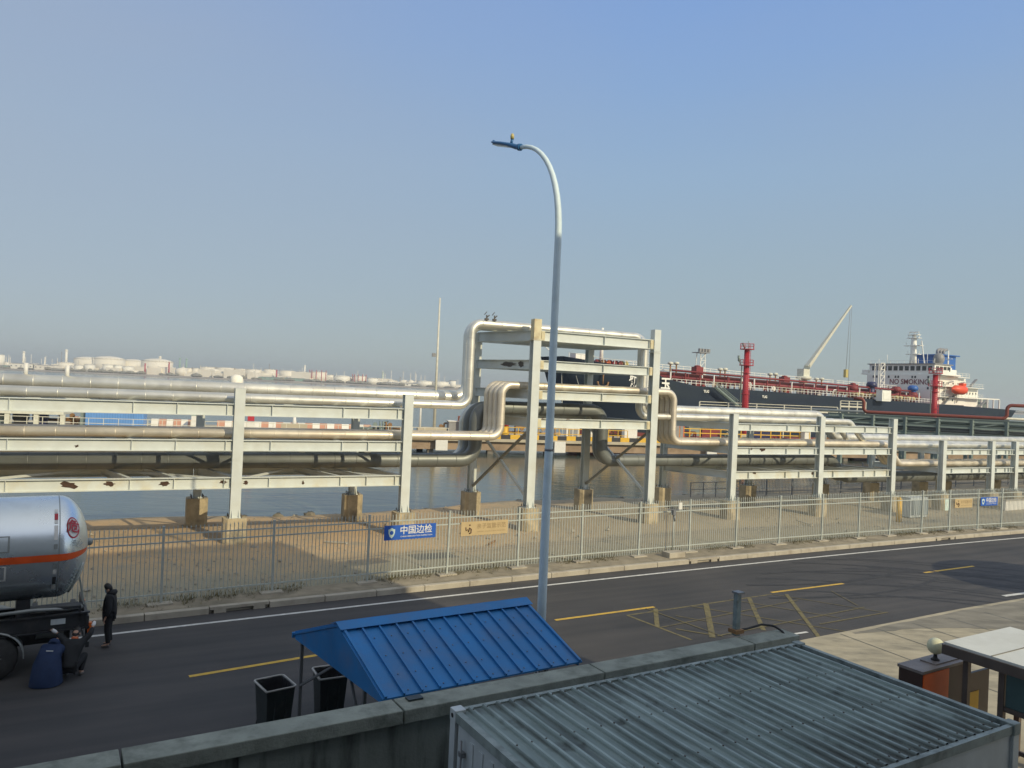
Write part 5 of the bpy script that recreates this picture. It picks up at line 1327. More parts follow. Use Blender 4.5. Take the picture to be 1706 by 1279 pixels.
def loft(levels, m, name):
    mb = MB(); n = len(levels)
    for s in st:
        for side in (-1, 1):
            for l in levels:
                z = WZ - 1 + (ztop(s) - WZ + 1) * l
                s2 = s + (1 - l) * 5.5 * max(0, 1 - s / 14) ** 1.0
                mb.v.append(S(s2, side * halfb(s, l) + (0 if s > 0 else 0), z))
    for i in range(len(st) - 1):
        for side in (0, 1):
            for j in range(n - 1):
                a = (i * 2 + side) * n + j; b = a + 2 * n; f = (a, b, b + 1, a + 1); mb.f.append(f if side == 0 else f[::-1]); mb.sm.append(True)
    for i, flip in ((0, 0), (len(st) - 1, 1)):
        for j in range(n - 1):
            a = (i * 2) * n + j; b = a + n; mb.f.append((a, a + 1, b + 1, b)); mb.sm.append(False)
    return mb.build(name, m, t, recalc=True)
loft([0, .16], 'hull_red', 'boot_topping')
HULL = loft([.16, .3, .5, .7, .85, 1.0], 'hull', 'hull')
mb = MB(); pts = [S(s, -halfb(s, 1) + .3, zd(s)) for s in st if s >= 14] + [S(s, halfb(s, 1) - .3, zd(s)) for s in reversed(st) if s >= 14]
mb.add(pts, [tuple(range(len(pts)))]); mb.build('main_deck', 'deck_red', t)
mb = MB(); pts = [S(s + .5, -halfb(s, 1) + .3, ztop(s) - .9) for s in st if s <= 16] + [S(s + .5, halfb(s, 1) - .3, ztop(s) - .9) for s in reversed(st) if s <= 16]
mb.add(pts, [tuple(range(len(pts)))]); mb.build('forecastle_deck', 'deck_red', t)
# names and marks on the near side of the hull
def hull_text(body, u, v, size, m='ship_white', width=None):
    s_, z_ = spix(u, v, -SBM); hb = halfb(s_, .85)
    s_, z_ = spix(u, v, -hb)
    h0, h1 = halfb(s_ - 2, .85), halfb(s_ + 2, .85); d = (sa * 4 - sb * (h1 - h0)).normalized()
    text_mb(body, size, S(s_, -hb, z_) + d.cross(UP) * .35, d, UP, 0, bold=.03, width=width).build('lettering', m, HULL)
for ch, u, v in (('护', 1031, 632), ('航', 1057, 635), ('昌', 1083, 637), ('玉', 1107, 640)): hull_text(ch, u, v, 2.5)
hull_text('TUG', 1175, 652, .75); hull_text('TUG', 1272, 661, .75)
s_, z_ = spix(1002, 633, -7.5); hb = halfb(s_, .8)
m_ = MB(); c = S(s_, -hb - .5, z_); m_.tube([c + UP * 1.1, c - UP * .8], .14, 6); m_.tube([c - UP * .9 + sa * a + UP * b for a, b in ((-1.3, .6), (-1.1, -.1), (0, -.5), (1.1, -.1), (1.3, .6))], .2, 6); m_.lathe(c + UP * 1.1, [(.25, -.1), (.25, .1)], 8, sb)
m_.build('anchor', 'rust', t)
# side rail of posts, in lengths
for k in range(9):
    s0 = 22 + k * 9.8; m_ = MB()
    for i in range(8): m_.bar(S(s0 + i * 1.3, -SBM + .4, zd(s0)), S(s0 + i * 1.3, -SBM + .4, zd(s0) + 1.1), .12, .12)
    for h in (.55, 1.1): m_.bar(S(s0, -SBM + .4, zd(s0) + h), S(s0 + 9.8, -SBM + .4, zd(s0) + h - .16), .09, .09)
    m_.build('deck_railing', 'pale_rail' if k % 2 else 'white', t)
m_ = MB()
for i in range(9): m_.bar(S(1 + i * 2, -halfb(1 + i * 2, 1) + .2, ztop(1 + i * 2) - .2), S(1 + i * 2, -halfb(1 + i * 2, 1) + .2, ztop(1 + i * 2) + .9), .1, .1)
m_.tube([S(1 + i * 2, -halfb(1 + i * 2, 1) + .2, ztop(1 + i * 2) + .9) for i in range(9)], .05, 4); m_.build('bow_railing', 'white', t)
# long cargo pipes, catwalk and their supports
for k, (tt, h, r_, m_) in enumerate(((-8, 1.5, .35, 'deck_red'), (-7, 1.5, .28, 'deck_red'), (-4.5, 2.3, .4, 'red_pipe'), (-3, 2.3, .3, 'deck_red'), (2, 2.4, .35, 'deck_red'), (-6, 3.0, .22, 'deck_red'))):
    MB().tube([S(21 + k, tt, zd(21) + h), S(109, tt, zd(109) + h)], r_, 8).build('cargo_pipe', m_, t)
for k in range(22):
    s_ = 23 + k * 4; m_ = MB()
    for tt in (-9, -5.5, -1): m_.bar(S(s_, tt, zd(s_)), S(s_, tt, zd(s_) + 2.6), .22, .22)
    m_.bar(S(s_, -9, zd(s_) + 1.1), S(s_, -1, zd(s_) + 1.1), .25, .25); m_.build('pipe_support', 'deck_red' if k % 3 else 'ship_white', t)
m_ = MB(); m_.bar(S(18, 0, zd(18) + 3.3), S(110, 0, zd(110) + 3.3), 1.4, .15)
for h in (3.9, 4.4): m_.bar(S(18, -.7, zd(18) + h), S(110, -.7, zd(110) + h), .1, .1)
for k in range(47): m_.bar(S(18 + k * 2, -.7, zd(18 + k * 2) + 3.3), S(18 + k * 2, -.7, zd(18 + k * 2) + 4.4), .09, .09)
m_.build('catwalk', 'ship_white', t)
for u, vt in ((1117, 607), (1127, 607), (1200, 617), (1208, 617), (1283, 625), (1292, 625), (1360, 633), (1369, 633)):
    s_, z_ = spix(u, vt, -4); o_ = MB().tube([S(s_, -4, zd(s_)), S(s_, -4, z_)], .16, 6).build('vent_post', 'rust', t)
    MB().lathe(S(s_, -4, z_), [(.2, -.1), (.65, .1), (.55, .5), (.2, .6)], 8).build('vent_cap', 'crane_cream', o_)
for u, vt, vb in ((1162, 611, 627), (1307, 628, 642), (1421, 640, 655)):
    s_, z_ = spix(u, vt, -3); zb_ = zd(s_)
    m_ = MB().box(S(s_, -3, (z_ + zb_) / 2), (2.0, 1.6, z_ - zb_), sa); m_.lathe(S(s_, -3, z_), [(.8, 0), (.6, .3), (0, .4)], 8); m_.build('vent_housing', 'deck_red', t)
rs = random.Random(5)
for k in range(34):
    s_ = 24 + k * 2.5; tt = rs.uniform(-9.5, -2); z = zd(s_); m_ = MB(); c = rs.choice(['deck_red', 'ship_white', 'rust', 'red_pipe', 'navy'])
    q = rs.random()
    if q < .4: m_.lathe(S(s_, tt, z + rs.uniform(.6, 1.2)), [(.55, -.15), (.55, .15)], 8, sb); m_.tube([S(s_, tt, z), S(s_, tt, z + 1.3)], .12, 6)
    elif q < .7: m_.box(S(s_, tt, z + .6), (rs.uniform(.6, 1.4), .9, 1.2), sa)
    else: m_.tube(fillet([S(s_, tt, z), S(s_, tt, z + 1.6), S(s_ + 1.5, tt, z + 1.6), S(s_ + 1.5, tt, z)], .3, 4), .14, 6)
    m_.build('deck_fitting', c, t)
for k in range(16):
    s_ = 80 + k * 1.7; MB().lathe(S(s_, -9.3, zd(s_) + 1.0), [(.4, -.5), (.42, 0), (.4, .5)], 8, sb).tube([S(s_, -9, zd(s_)), S(s_, -9, zd(s_) + .9)], .15, 6).build('manifold_flange', 'brass' if k % 3 else 'rust', t)
# forecastle gear, foremast
for k in range(6):
    s_ = 7.5 + k * 1.5; MB().lathe(S(s_, -4, ztop(8) + .1), [(.9, -.5), (.5, -.45), (.5, .45), (.9, .5)], 10, sa).box(S(s_, -4, ztop(8) - .6), (1, 1, 1), sa).build('mooring_winch', ('deck_red', 'rust', 'container_orange', 'deck_red', 'red_pipe', 'brass')[k], t)
s_, z_ = spix(1004, 546, 0); c = S(s_, 0, 0)
m_ = MB().tube([c + UP * ztop(8), c + UP * z_], [.45, .25], 8); m_.box(c + UP * (z_ - 1.8), (2.6, .4, .3), sa); m_.box(c + UP * (z_ - 3.6), (3.4, .5, .3), sa)
for a in (-1, 0, 1): m_.bar(c + sa * a * 1.1 + UP * (z_ - 1.8), c + sa * a * 1.1 + UP * (z_ - .8), .15, .15)
m_.build('foremast', 'ship_white', t)
m_ = MB().tube([S(1.5, 0, ztop(2)), S(-2.0, 2, ztop(2) + 3.4)], .1, 5); m_.box(S(4.5, -3, ztop(4) + .6), (3, 2, 1.4), sa); m_.build('bow_platform', 'ship_white', t)
m_ = MB().tube([S(1.5, -1.5, ztop(0) - 2.5), S(-6, -14, WZ + 1)], .06, 5).tube([S(3.5, -3, ztop(0) - 2.5), S(-5, -22, WZ + 1.5)], .06, 5); m_.build('mooring_line', 'pale_rail', t)
# gangway ladder
s0, z0 = spix(1190, 645, -12.2); s1, z1 = spix(1226, 675, -12.2)
m_ = MB()
for q in (0, .7): m_.bar(S(s0, -12.2 - q, z0), S(s1, -12.2 - q, z1), .15, .35); m_.bar(S(s0, -12.2 - q, z0 + 1), S(s1, -12.2 - q, z1 + 1), .08, .08)
for k in range(16): f = k / 16; m_.bar(S(s0 + (s1 - s0) * f, -12.2, z0 + (z1 - z0) * f), S(s0 + (s1 - s0) * f, -12.9, z0 + (z1 - z0) * f), .25, .06); m_.bar(S(s0 + (s1 - s0) * f, -12.9, z0 + (z1 - z0) * f), S(s0 + (s1 - s0) * f, -12.9, z0 + (z1 - z0) * f + 1), .06, .06)
m_.build('gangway_ladder', 'teal_steel', t)
# floodlight lattice
s_, zt = spix(1168, 583, 0); c = S(s_, 0, 0); m_ = MB()
for a, b in ((-1, -1), (1, -1), (1, 1), (-1, 1)): m_.bar(c + sa * a * .9 + sb * b * .9 + UP * zd(s_), c + sa * a * .6 + sb * b * .6 + UP * (zt - .5), .14, .14)
for k in range(5):
    z0 = zd(s_) + (zt - zd(s_)) * k / 5.5; z1 = zd(s_) + (zt - zd(s_)) * (k + 1) / 5.5
    m_.bar(c - sa * .8 - sb * .8 + UP * z0, c + sa * .8 - sb * .8 + UP * z1, .1, .1); m_.bar(c - sa * .8 - sb * .8 + UP * z1, c + sa * .8 - sb * .8 + UP * z1, .1, .1)
fm = m_.build('hose_mast', 'ship_white', t)
m_ = MB().box(c + UP * (zt - .6), (3.2, 2.4, .15), sa)
for a in (-1.3, -.45, .45, 1.3): m_.box(c + sa * a - sb * 1 + UP * (zt - .1), (.55, .5, .7), sa)
m_.build('floodlights', 'ship_grey', fm)
# cargo crane
s_, zb_ = spix(1337, 655, 0); c = S(s_, 0, 0)
zk = spix(1337, 632, 0)[1]; zj = spix(1337, 612, 0)[1]
cr_ = MB().lathe(c + UP * zd(s_), [(1.5, 0), (1.5, 1), (1.0, 2), (1.0, zk - zd(s_)), (1.9, zk - zd(s_) + .1), (1.9, zk - zd(s_) + .8)], 14).build('crane_pedestal', 'crane_cream', t)
tipu, tipz = spix(1418, 509, 0); hk = S(s_ + .8, 0, zj)
xx, zz_ = ray(1418, 509)
tip = PY(1418, 509, c.y + 3); hk = PY(1345, 611, c.y)
MB().box(c + UP * (zk + 1.4), (2.2, 2.0, 2.4), sa).prism([c + UP * (zk + 2.6) - sa * 1.0 - sb * .8, c + UP * (zk + 2.6) + sa * .8 - sb * .8, hk + UP * .6 - sb * .8, hk - sb * .8 - UP * .5], sb * 1.6).build('crane_house', 'crane_cream', cr_)
dj = (tip - hk).normalized(); m_ = MB()
m_.add([hk + sb * a * .55 + dj.cross(sb) * b * .45 for a, b in ((-1, -1), (1, -1), (1, 1), (-1, 1))] + [tip + sb * a * .2 + dj.cross(sb) * b * .2 for a, b in ((-1, -1), (1, -1), (1, 1), (-1, 1))], [(0, 1, 5, 4), (1, 2, 6, 5), (2, 3, 7, 6), (3, 0, 4, 7), (4, 5, 6, 7), (0, 3, 2, 1)])
m_.build('crane_jib', 'crane_cream', cr_, recalc=True)
zh = PY(1411, 622, tip.y)
m_ = MB().tube([tip - UP * .1 - sa * .3, Vector((tip.x - .6, tip.y, zh.z + 1))], .05, 5).tube([tip + sa * .3, Vector((tip.x + .1, tip.y, zh.z - 4))], .04, 5); m_.build('crane_cable', 'ship_grey', cr_)
MB().box(Vector((tip.x - .6, tip.y, zh.z)), (.9, .7, 2.0), sa).build('hook_block', 'brass', cr_)
# superstructure: s runs aft from the bow
zr_ = zd(112)
def blk(name, s0, s1, t0, t1, z0, z1, m='ship_white', par=None): return MB().box(S((s0 + s1) / 2, (t0 + t1) / 2, (z0 + z1) / 2), (s1 - s0, t1 - t0, z1 - z0), sa).build(name, m, par or t)
hk_ = 112.0
zt_b = 18.6
main = blk('accommodation_block', hk_, hk_ + 11, -9.6, 9.6, zr_, 15.8)
blk('bridge_deck', hk_ + .2, hk_ + 9, -11.6, 11.6, 15.8, 16.1, par=main)
for sg in (-1, 1): blk('bridge_wing', hk_ + .5, hk_ + 3.5, sg * 10.6 - 1, sg * 10.6 + 1, 16.0, 17.1, par=main)
whl = blk('wheelhouse', hk_ + .6, hk_ + 8, -9.4, 9.4, 16.0, zt_b)
blk('roof_edge', hk_ + .2, hk_ + 8.4, -9.8, 9.8, zt_b, zt_b + .25, 'ship_grey', whl)
for k in range(11):
    blk('window', hk_ + .52, hk_ + .62, -8.8 + k * 1.62, -7.7 + k * 1.62, 16.95, 18.15, 'ship_glass', whl)
for k in range(4): blk('window', hk_ + 1.2 + k * 1.7, hk_ + 2.5 + k * 1.7, -9.48, -9.38, 16.95, 18.15, 'ship_glass', whl)
for z in (15.2, 12.3):
    for k in (-8.2, -4.6, -3.8, .2, 1.0, 3.0, 6.6, 7.6): blk('porthole', hk_ - .06, hk_ + .02, k - .22, k + .22, z - .3, z + .3, 'ship_glass', main)
for k in (1.2, 3.0): blk('porthole', hk_ - .06, hk_ + .02, k - .5, k + .5, 8.9, 9.5, 'ship_glass', main)
# lettering on the front face, which looks towards the bow
lc = S(hk_ - .05, -2.9, 13.85)
text_mb('NO SMOKING', 1.9, lc, -sb, UP, .03, bold=.015, width=11.0).build('lettering', 'sign_red', main)
# side tiers and aft block
tier = blk('side_tier', hk_ + 11, hk_ + 15, -9.4, 9.4, zr_, 15.4)
blk('aft_block', hk_ + 15, hk_ + 21.5, -9.2, 9.2, zr_ - .3, 13.2)
for k in range(5): blk('porthole', hk_ + 2 + k * 2.2, hk_ + 2.5 + k * 2.2, -9.66, -9.56, 13.6, 14.2, 'ship_glass', main)
for k in range(5): blk('porthole', hk_ + 2 + k * 2.2, hk_ + 2.5 + k * 2.2, -9.66, -9.56, 9.2, 9.8, 'ship_glass', main)
for k in range(4): blk('porthole', hk_ + 16 + k * 1.4, hk_ + 16.4 + k * 1.4, -9.26, -9.16, 11.2, 11.8, 'ship_glass', tier)
for z, s1 in ((13.1, 21.5), (10.3, 21.5), (15.7, 14.5)):
    m_ = MB(); m_.box(S(hk_ + s1 / 2, -10.1, z - .08), (s1, 1.4, .15), sa)
    for k in range(int(s1 / 1.6) + 1): m_.bar(S(hk_ + k * 1.6, -10.7, z), S(hk_ + k * 1.6, -10.7, z + 1), .07, .07)
    for h in (.5, 1.0): m_.bar(S(hk_, -10.7, z + h), S(hk_ + s1, -10.7, z + h), .06, .06)
    m_.build('side_gallery', 'ship_white', main)
for s0, z0, z1 in ((8, 10.3, 13), (15, 13, 15.4), (3, 7.8, 10.3), (20, 7.8, 9.9)):
    MB().bar(S(hk_ + s0, -10.3, z0), S(hk_ + s0 + 3.4, -10.3, z1), .7, .2).build('stairway', 'ship_grey', main)
blk('upper_house', hk_ + 8.4, hk_ + 12, -8.6, 8.6, 15.8, 17.6, par=main)
blk('poop_frame', hk_ + 21.5, hk_ + 34, -8.4, -8.0, zd(150) + 2.6, zd(150) + 2.9, par=tier)
for k in range(5): blk('poop_post', hk_ + 22 + k * 3, hk_ + 22.3 + k * 3, -8.4, -8.1, zd(150), zd(150) + 2.6, par=tier)
blk('poop_house', hk_ + 25, hk_ + 33, -6, 6, zd(150), zd(150) + 2.8, 'teal_steel')
# main mast on top of the wheelhouse
s_, zt = spix(1529, 556, 0); s_ = hk_ + 6; c = S(s_, 0, 0); xx, zz_ = ray(1529, 556); zt = EYE + zz_ * c.y
m_ = MB().lathe(c + UP * zt_b, [(1.0, 0), (.8, 3), (.7, zt - zt_b - 1.5), (.3, zt - zt_b)], 10)
for a, w in ((.35, 3.6), (.62, 4.8), (.86, 3.4), (.96, 3.0)):
    z = zt_b + (zt - zt_b) * a; m_.box(c + UP * z, (1.6, w, .16), sa)
    for q in (-1, 0, 1): m_.bar(c + sb * q * w * .45 + UP * z, c + sb * q * w * .45 + UP * (z + .9), .1, .1)
m_.box(c + UP * (zt + .4), (.3, 2.6, .3), sa); m_.bar(c - sb * 3.3 + UP * zt_b, c - sb * 2.2 + UP * (zt - 2), .2, .2)
m_.build('radar_mast', 'ship_white', whl)
m_ = MB()
for k, q in enumerate((-8.5, -6.5, -4, 5, 7.5)): m_.tube([S(hk_ + 2, q, zt_b), S(hk_ + 2, q, zt_b + 1.6 + (k % 2) * 1.2)], .07, 5)
m_.bar(S(hk_ + .5, -9, zt_b + 1), S(hk_ + .5, 9, zt_b + 1), .05, .05)
for k in range(10): m_.bar(S(hk_ + .5, -9 + 2 * k, zt_b), S(hk_ + .5, -9 + 2 * k, zt_b + 1), .05, .05)
m_.build('antennas', 'ship_white', whl)
# funnel and domes
zf1 = PY(1570, 592, 212).z
fn_ = MB().prism([S(hk_ + 13, -3.6, 13), S(hk_ + 20, -3.6, 13), S(hk_ + 20, 3.6, 13), S(hk_ + 13, 3.6, 13)], (0, 0, zf1 - 13)).build('funnel', 'ship_blue', t, recalc=True)
MB().box(S(hk_ + 16.5, 0, zf1 + .15), (9, 8.4, .3), sa).build('funnel_brim', 'ship_blue', fn_)
for k in range(3): MB().tube(fillet([S(hk_ + 15.5 + k * 1.4, -1, zf1), S(hk_ + 15.5 + k * 1.4, -1, zf1 + 1.6), S(hk_ + 17 + k * 1.4, -1, zf1 + 2.0)], .5, 4), .42, 8).build('exhaust', 'ship_grey', fn_)
MB().box(S(hk_ + 16.5, -3.66, 17.6), (3.4, .1, 1.8), sa).build('funnel_badge', 'ship_white', fn_)
c = S(hk_ + 10.5, -4.5, zt_b - .2); m_ = MB().lathe(c, [(.6, -1), (.6, .6), (1.2, 1.2), (1.45, 2.2), (1.2, 3.2), (.7, 3.7), (0, 3.8)], 14); m_.build('satellite_dome', 'ship_grey', t)
c = S(hk_ + 14, -5, 16.6); MB().tube([c, c + UP * 6.5], [.3, .12], 8).box(c + UP * 4.2, (.3, 2.2, .15), sa).build('aft_mast', 'ship_white', t)
# lifeboat in its davits
zl = PY(1602, 649, 199).z; c = S(hk_ + 7.5, -12.2, zl); m_ = MB(); vs = []
for i in range(11):
    f = i / 10 * 2 - 1; w = 1.35 * max(.05, (1 - abs(f) ** 3)) ; hh = 1.35 * max(.1, (1 - abs(f) ** 3.5))
    for j in range(10): a = 2 * math.pi * j / 10; vs.append(c + sa * f * 3.5 + sb * math.cos(a) * w + UP * (math.sin(a) * hh * (1.0 if math.sin(a) < 0 else .9) + .15 * f * f))
m_.add(vs, [(i * 10 + j, i * 10 + (j + 1) % 10, (i + 1) * 10 + (j + 1) % 10, (i + 1) * 10 + j) for i in range(10) for j in range(10)], True); m_.box(c + sa * 1.2 + UP * 1.4, (1.4, 1.2, .7), sa)
m_.build('lifeboat', 'lifeboat', t, recalc=True)
for a in (-2.6, 2.6): MB().tube(fillet([c + sa * a + sb * 2.2 - UP * 3.4, c + sa * a + sb * 2.2 + UP * 1.6, c + sa * a + UP * 2.2], .6, 4), .2, 6).build('davit', 'ship_white', t)
# small ventilators before the superstructure
for u, v, m2 in ((1421, 648, 'deck_red'), (1452, 642, 'navy'), (1493, 650, 'deck_red'), (1540, 649, 'ship_blue'), (1541, 660, 'deck_red')):
    s_, z_ = spix(u, v, -6); s_ = min(s_, 109); c = S(s_, -6, 0)
    MB().tube([c + UP * zd(s_), c + UP * (z_ - .2)], .8, 8).lathe(c + UP * z_, [(1.2, -.4), (1.3, .3), (.9, .9), (0, 1.0)], 10).build('ventilator', m2, t)
s_, z_ = spix(1467, 600, -7); xx, zz_ = ray(1467, 652); c = S(97, -4.5, 0)
m_ = MB()
for a, b in ((-1, -1), (1, -1), (1, 1), (-1, 1)): m_.bar(c + sa * a * .9 + sb * b * .9 + UP * zd(100), c + sa * a * .8 + sb * b * .8 + UP * 18.0, .16, .16)
for k in range(6):
    z0 = zd(100) + k * 1.6; m_.bar(c - sa * .85 - sb * .85 + UP * z0, c + sa * .85 - sb * .85 + UP * (z0 + 1.6), .12, .12); m_.bar(c - sa * .85 - sb * .85 + UP * (z0 + 1.6), c + sa * .85 - sb * .85 + UP * (z0 + 1.6), .12, .12)
m_.build('lattice_tower', 'ship_white', t)
s_, z_ = spix(1467, 659, -11.5); MB().box(S(s_, -12.3, z_), (3.4, 1.6, 2.6), sa).box(S(s_, -13.12, z_), (2.4, .1, 1.7), sa).build('accommodation_ladder_box', 'ship_white', t)

# ================================================================== FAR SHORE TANKS
gt = 'storage tanks on the far shore'
def far_base(u, D): 
    x, _ = ray(u, 640); return Vector((x * D, D, 1.3))
PLACE = []
def tank(u0, u1, vt, D, m, dome=.16, label='', stripes=0):
    x0, _ = ray(u0, 640); x1, _ = ray(u1, 640); um = (u0 + u1) / 2
    x, zz = ray(um, vt); c = Vector((x * D, D, 1.3)); r_ = (x1 - x0) * D / 2; h = EYE + zz * D - 1.3; hw = h - dome * r_
    if hw < h * .5: hw = h * .8
    t = thing('storage_tank', c, label, 'storage tank', gt)
    mb = MB().lathe(c, [(r_, 0), (r_, hw)], 28); mb.lathe(c, [(r_ * 1.01, hw * .97), (r_ * 1.01, hw)], 28)
    mb.build('shell', m, t)
    MB().lathe(c, [(r_, hw), (r_ * .8, hw + (h - hw) * .45), (r_ * .45, hw + (h - hw) * .85), (0, h)], 28).build('roof', m, t)
    m_ = MB()
    for k in range(14):
        a = -math.pi * (k + .5) / 14; q = c + Vector((math.cos(a) * r_, math.sin(a) * r_, hw)); m_.bar(q, q + UP * 1.6, .5, .5)
    m_.build('roof_railing', 'ship_grey', t)
    for k in range(stripes):
        a = -math.pi * (k + .7) / (stripes + .4); q = c + Vector((math.cos(a) * (r_ + 1), math.sin(a) * (r_ + 1), 0)); MB().bar(q, q + UP * (h + 3), .9, .9).build('pipe_riser', 'red', t)
tank(-12, 7, 590, 1500, 'tank_white', .1, 'tall cream tank cut by the left edge of the far shore')
tank(97, 123, 603, 1560, 'tank_cream', .1, 'small cream tank left of the big domed group')
tank(126, 166, 594, 1640, 'tank_cream', .2, 'leftmost big domed tank of the large far group')
tank(157, 207, 593, 1600, 'tank_cream', .2, 'widest domed tank in the large far group')
tank(206, 238, 598, 1640, 'tank_cream', .2, 'third domed tank of the large far group')
tank(238, 287, 597, 1600, 'tank_cream', .2, 'rightmost domed tank of the large far group')
for k, (a, b, v, d_) in enumerate(((125, 140, 608, 'first'), (142, 158, 607, 'second'), (172, 190, 607, 'third'), (191, 204, 608, 'fourth'), (206, 222, 610, 'fifth'), (246, 262, 611, 'sixth'), (264, 280, 611, 'seventh'))):
    tank(a, b, v, 1500, 'tank_white', .12, d_ + ' small pale tank from the left in the row before the domed tanks')
for k, (a, b, v) in enumerate(((310, 322, 613), (321, 336, 613), (334, 362, 611), (360, 393, 612), (391, 415, 614), (409, 436, 615), (440, 460, 615), (466, 492, 617), (495, 512, 619))):
    tank(a, b, v, 1560, 'tank_cream', .05, ('first', 'second', 'third', 'fourth', 'fifth', 'sixth', 'seventh', 'eighth', 'ninth')[k] + ' flat topped cream tank from the left in the long middle row')
tank(517, 545, 619, 1500, 'tank_cream', .05, 'cream tank with several thin red risers, left one of two', 5)
tank(543, 556, 624, 1540, 'tank_cream', .1, 'narrow pale tank between the red riser tank and the round one')
tank(556, 584, 625, 1500, 'tank_white', .12, 'pale round tank in the middle of the far shore')
tank(588, 611, 626, 1500, 'tank_cream', .05, 'cream tank with several thin red risers, right one of two', 5)
tank(611, 630, 629, 1480, 'tank_white', .12, 'pale round tank right of the red riser tanks')
tank(694, 721, 634, 1480, 'tank_white', .08, 'white tank immediately left of the tall jetty mast')
tank(722, 748, 635, 1480, 'tank_white', .08, 'white tank immediately right of the tall jetty mast')
tank(749, 760, 634, 1520, 'tank_white', .08, 'narrow white tank half behind the rising silver pipes')
gc = 'chimneys and poles on the far shore'
for k, (u, vt, r_, m_, lab) in enumerate(((40, 585, 2.2, 'tank_white', 'pale chimney at the left end of the far shore'), (103, 586, .8, 'ship_grey', 'thin grey pole beside the thicker pale chimney'), (111, 582, 2.4, 'tank_white', 'thick pale chimney left of the big domed tanks'), (267, 593, 2.4, 'tank_cream', 'short stack on top line of the rightmost domed tank'),
        (282, 603, 1.2, 'red', 'thin red riser pole at the edge of the rightmost domed tank'), (242, 605, 1.2, 'red', 'thin red riser pole between two domed tanks'), (300, 596, 1.7, 'far_green', 'left one of two pale green chimneys'), (311, 597, 1.7, 'far_green', 'right one of two pale green chimneys'),
        (508, 608, 1.6, 'tank_white', 'pale slim stack above the middle row of tanks'), (449, 606, .8, 'ship_grey', 'thin pole rising behind the seventh middle tank'), (461, 616, 1.2, 'red', 'thin red pole in the middle row of tanks'), (638, 619, 1.6, 'far_green', 'pale green slim tower right of the round tanks'), (649, 632, 1.0, 'tank_white', 'short pale pole right of the slim tower'), (667, 628, 1.0, 'ship_grey', 'short grey pole left of the two white tanks'))):
    D = 1620 if k not in (4, 5, 10) else 1480
    x, zz = ray(u, vt); c = Vector((x * D, D, 1.3)); h = EYE + zz * D - 1.3
    t = thing('chimney', c, lab, 'chimney', gc)
    MB().tube([c, c + UP * h], [r_ * 1.25, r_], 8).build('shaft', m_, t); MB().lathe(c + UP * h * .93, [(r_ * 1.2, 0), (r_ * 1.7, .6), (r_ * 1.2, 1.2)], 8).build('collar', m_, t)
gb = 'low buildings on the far shore'
for u0, u1, vt, m_, lab in ((22, 64, 604, 'tank_white', 'low pale works building at the left end of the far shore'), (62, 97, 607, 'tank_cream', 'low cream shed left of the small cream tank'), (433, 510, 633, 'far_green', 'long pale green warehouse on the far shore'), (640, 668, 638, 'tank_cream', 'low cream shed right of the round tanks'), (668, 694, 640, 'tank_white', 'low white shed beside the two white tanks'), (0, 24, 612, 'far_green', 'low green shed at the left edge of the far shore')):
    D = 1470; x0, zz = ray(u0, vt + (u1 - u0) / 2 * .044); x1, _ = ray(u1, vt); h = EYE + zz * D - 1.3; w = (x1 - x0) * D; c = Vector(((x0 + x1) / 2 * D, D, 1.3))
    h = max(h, 5)
    t = thing('warehouse', c, lab, 'building', gb)
    MB().box(c + UP * h / 2, (w, 25, h)).build('wall', m_, t); MB().prism([c + Vector((-w / 2, -13, h)), c + Vector((-w / 2, 0, h * 1.12)), c + Vector((-w / 2, 13, h))], (w, 0, 0)).build('roof', 'ship_grey', t)
    for k in range(int(w / 9)): MB().box(c + Vector((-w / 2 + 5 + k * 9, -12.6, h * .55)), (3, .3, 2)).build('window', 'ship_grey', t)
def treeline(mb):
    x = rs.uniform(-1500, 1900); y = 1450 + .1 * x + rs.uniform(0, 60); h = rs.uniform(3, 7); w = rs.uniform(4, 12); c = Vector((x, y, 1))
    mb.lathe(c, [(w * .6, 0), (w, h * .4), (w * .6, h * .85), (0, h)], 6, smooth=False)
def works(mb):
    u = rs.uniform(-20, 765); D = rs.uniform(1475, 1640); x, _ = ray(u, 640); h = rs.choice((5, 7, 9, 12)) * rs.uniform(.8, 1.1) * (1.35 if 120 < u < 520 else 1.0); c = Vector((x * D, D, 1.2))
    if rs.random() < .5: r_ = rs.uniform(5, 13); mb.lathe(c, [(r_, 0), (r_, h * .85), (0, h)], 14)
    else: mb.box(c + UP * h / 2, (rs.uniform(10, 45), rs.uniform(10, 20), h))
    if rs.random() < .3: mb.bar(c, c + UP * rs.uniform(18, 30), .7, .7)
scatter('far_works', 'tank_cream', 230, works, label='pale mass of small works buildings and vessels between the far tanks', cat='works')
scatter('far_scrub', mat('dull_scrub', (0.24, 0.225, 0.18), .95), 420, treeline, label='hazy low scrub and stores along the far shoreline', cat='scrub')

# ================================================================== TANKER TRUCK
tdx = Vector((.84, .545, 0)).normalized(); tn = Vector((-tdx.y, tdx.x, 0))
T0 = Vector((-11.95, 18.82, 0)) - tdx * .38      # ground point below the near rear wheel
def TR(s, n, z): return T0 + tdx * s + tn * n + UP * z
t = thing('tanker_truck', TR(-3, 1.25, 0), 'silver road tanker with an orange stripe stopped at the left edge of the road', 'tanker truck')
tr_, tc_ = 1.32, 2.98
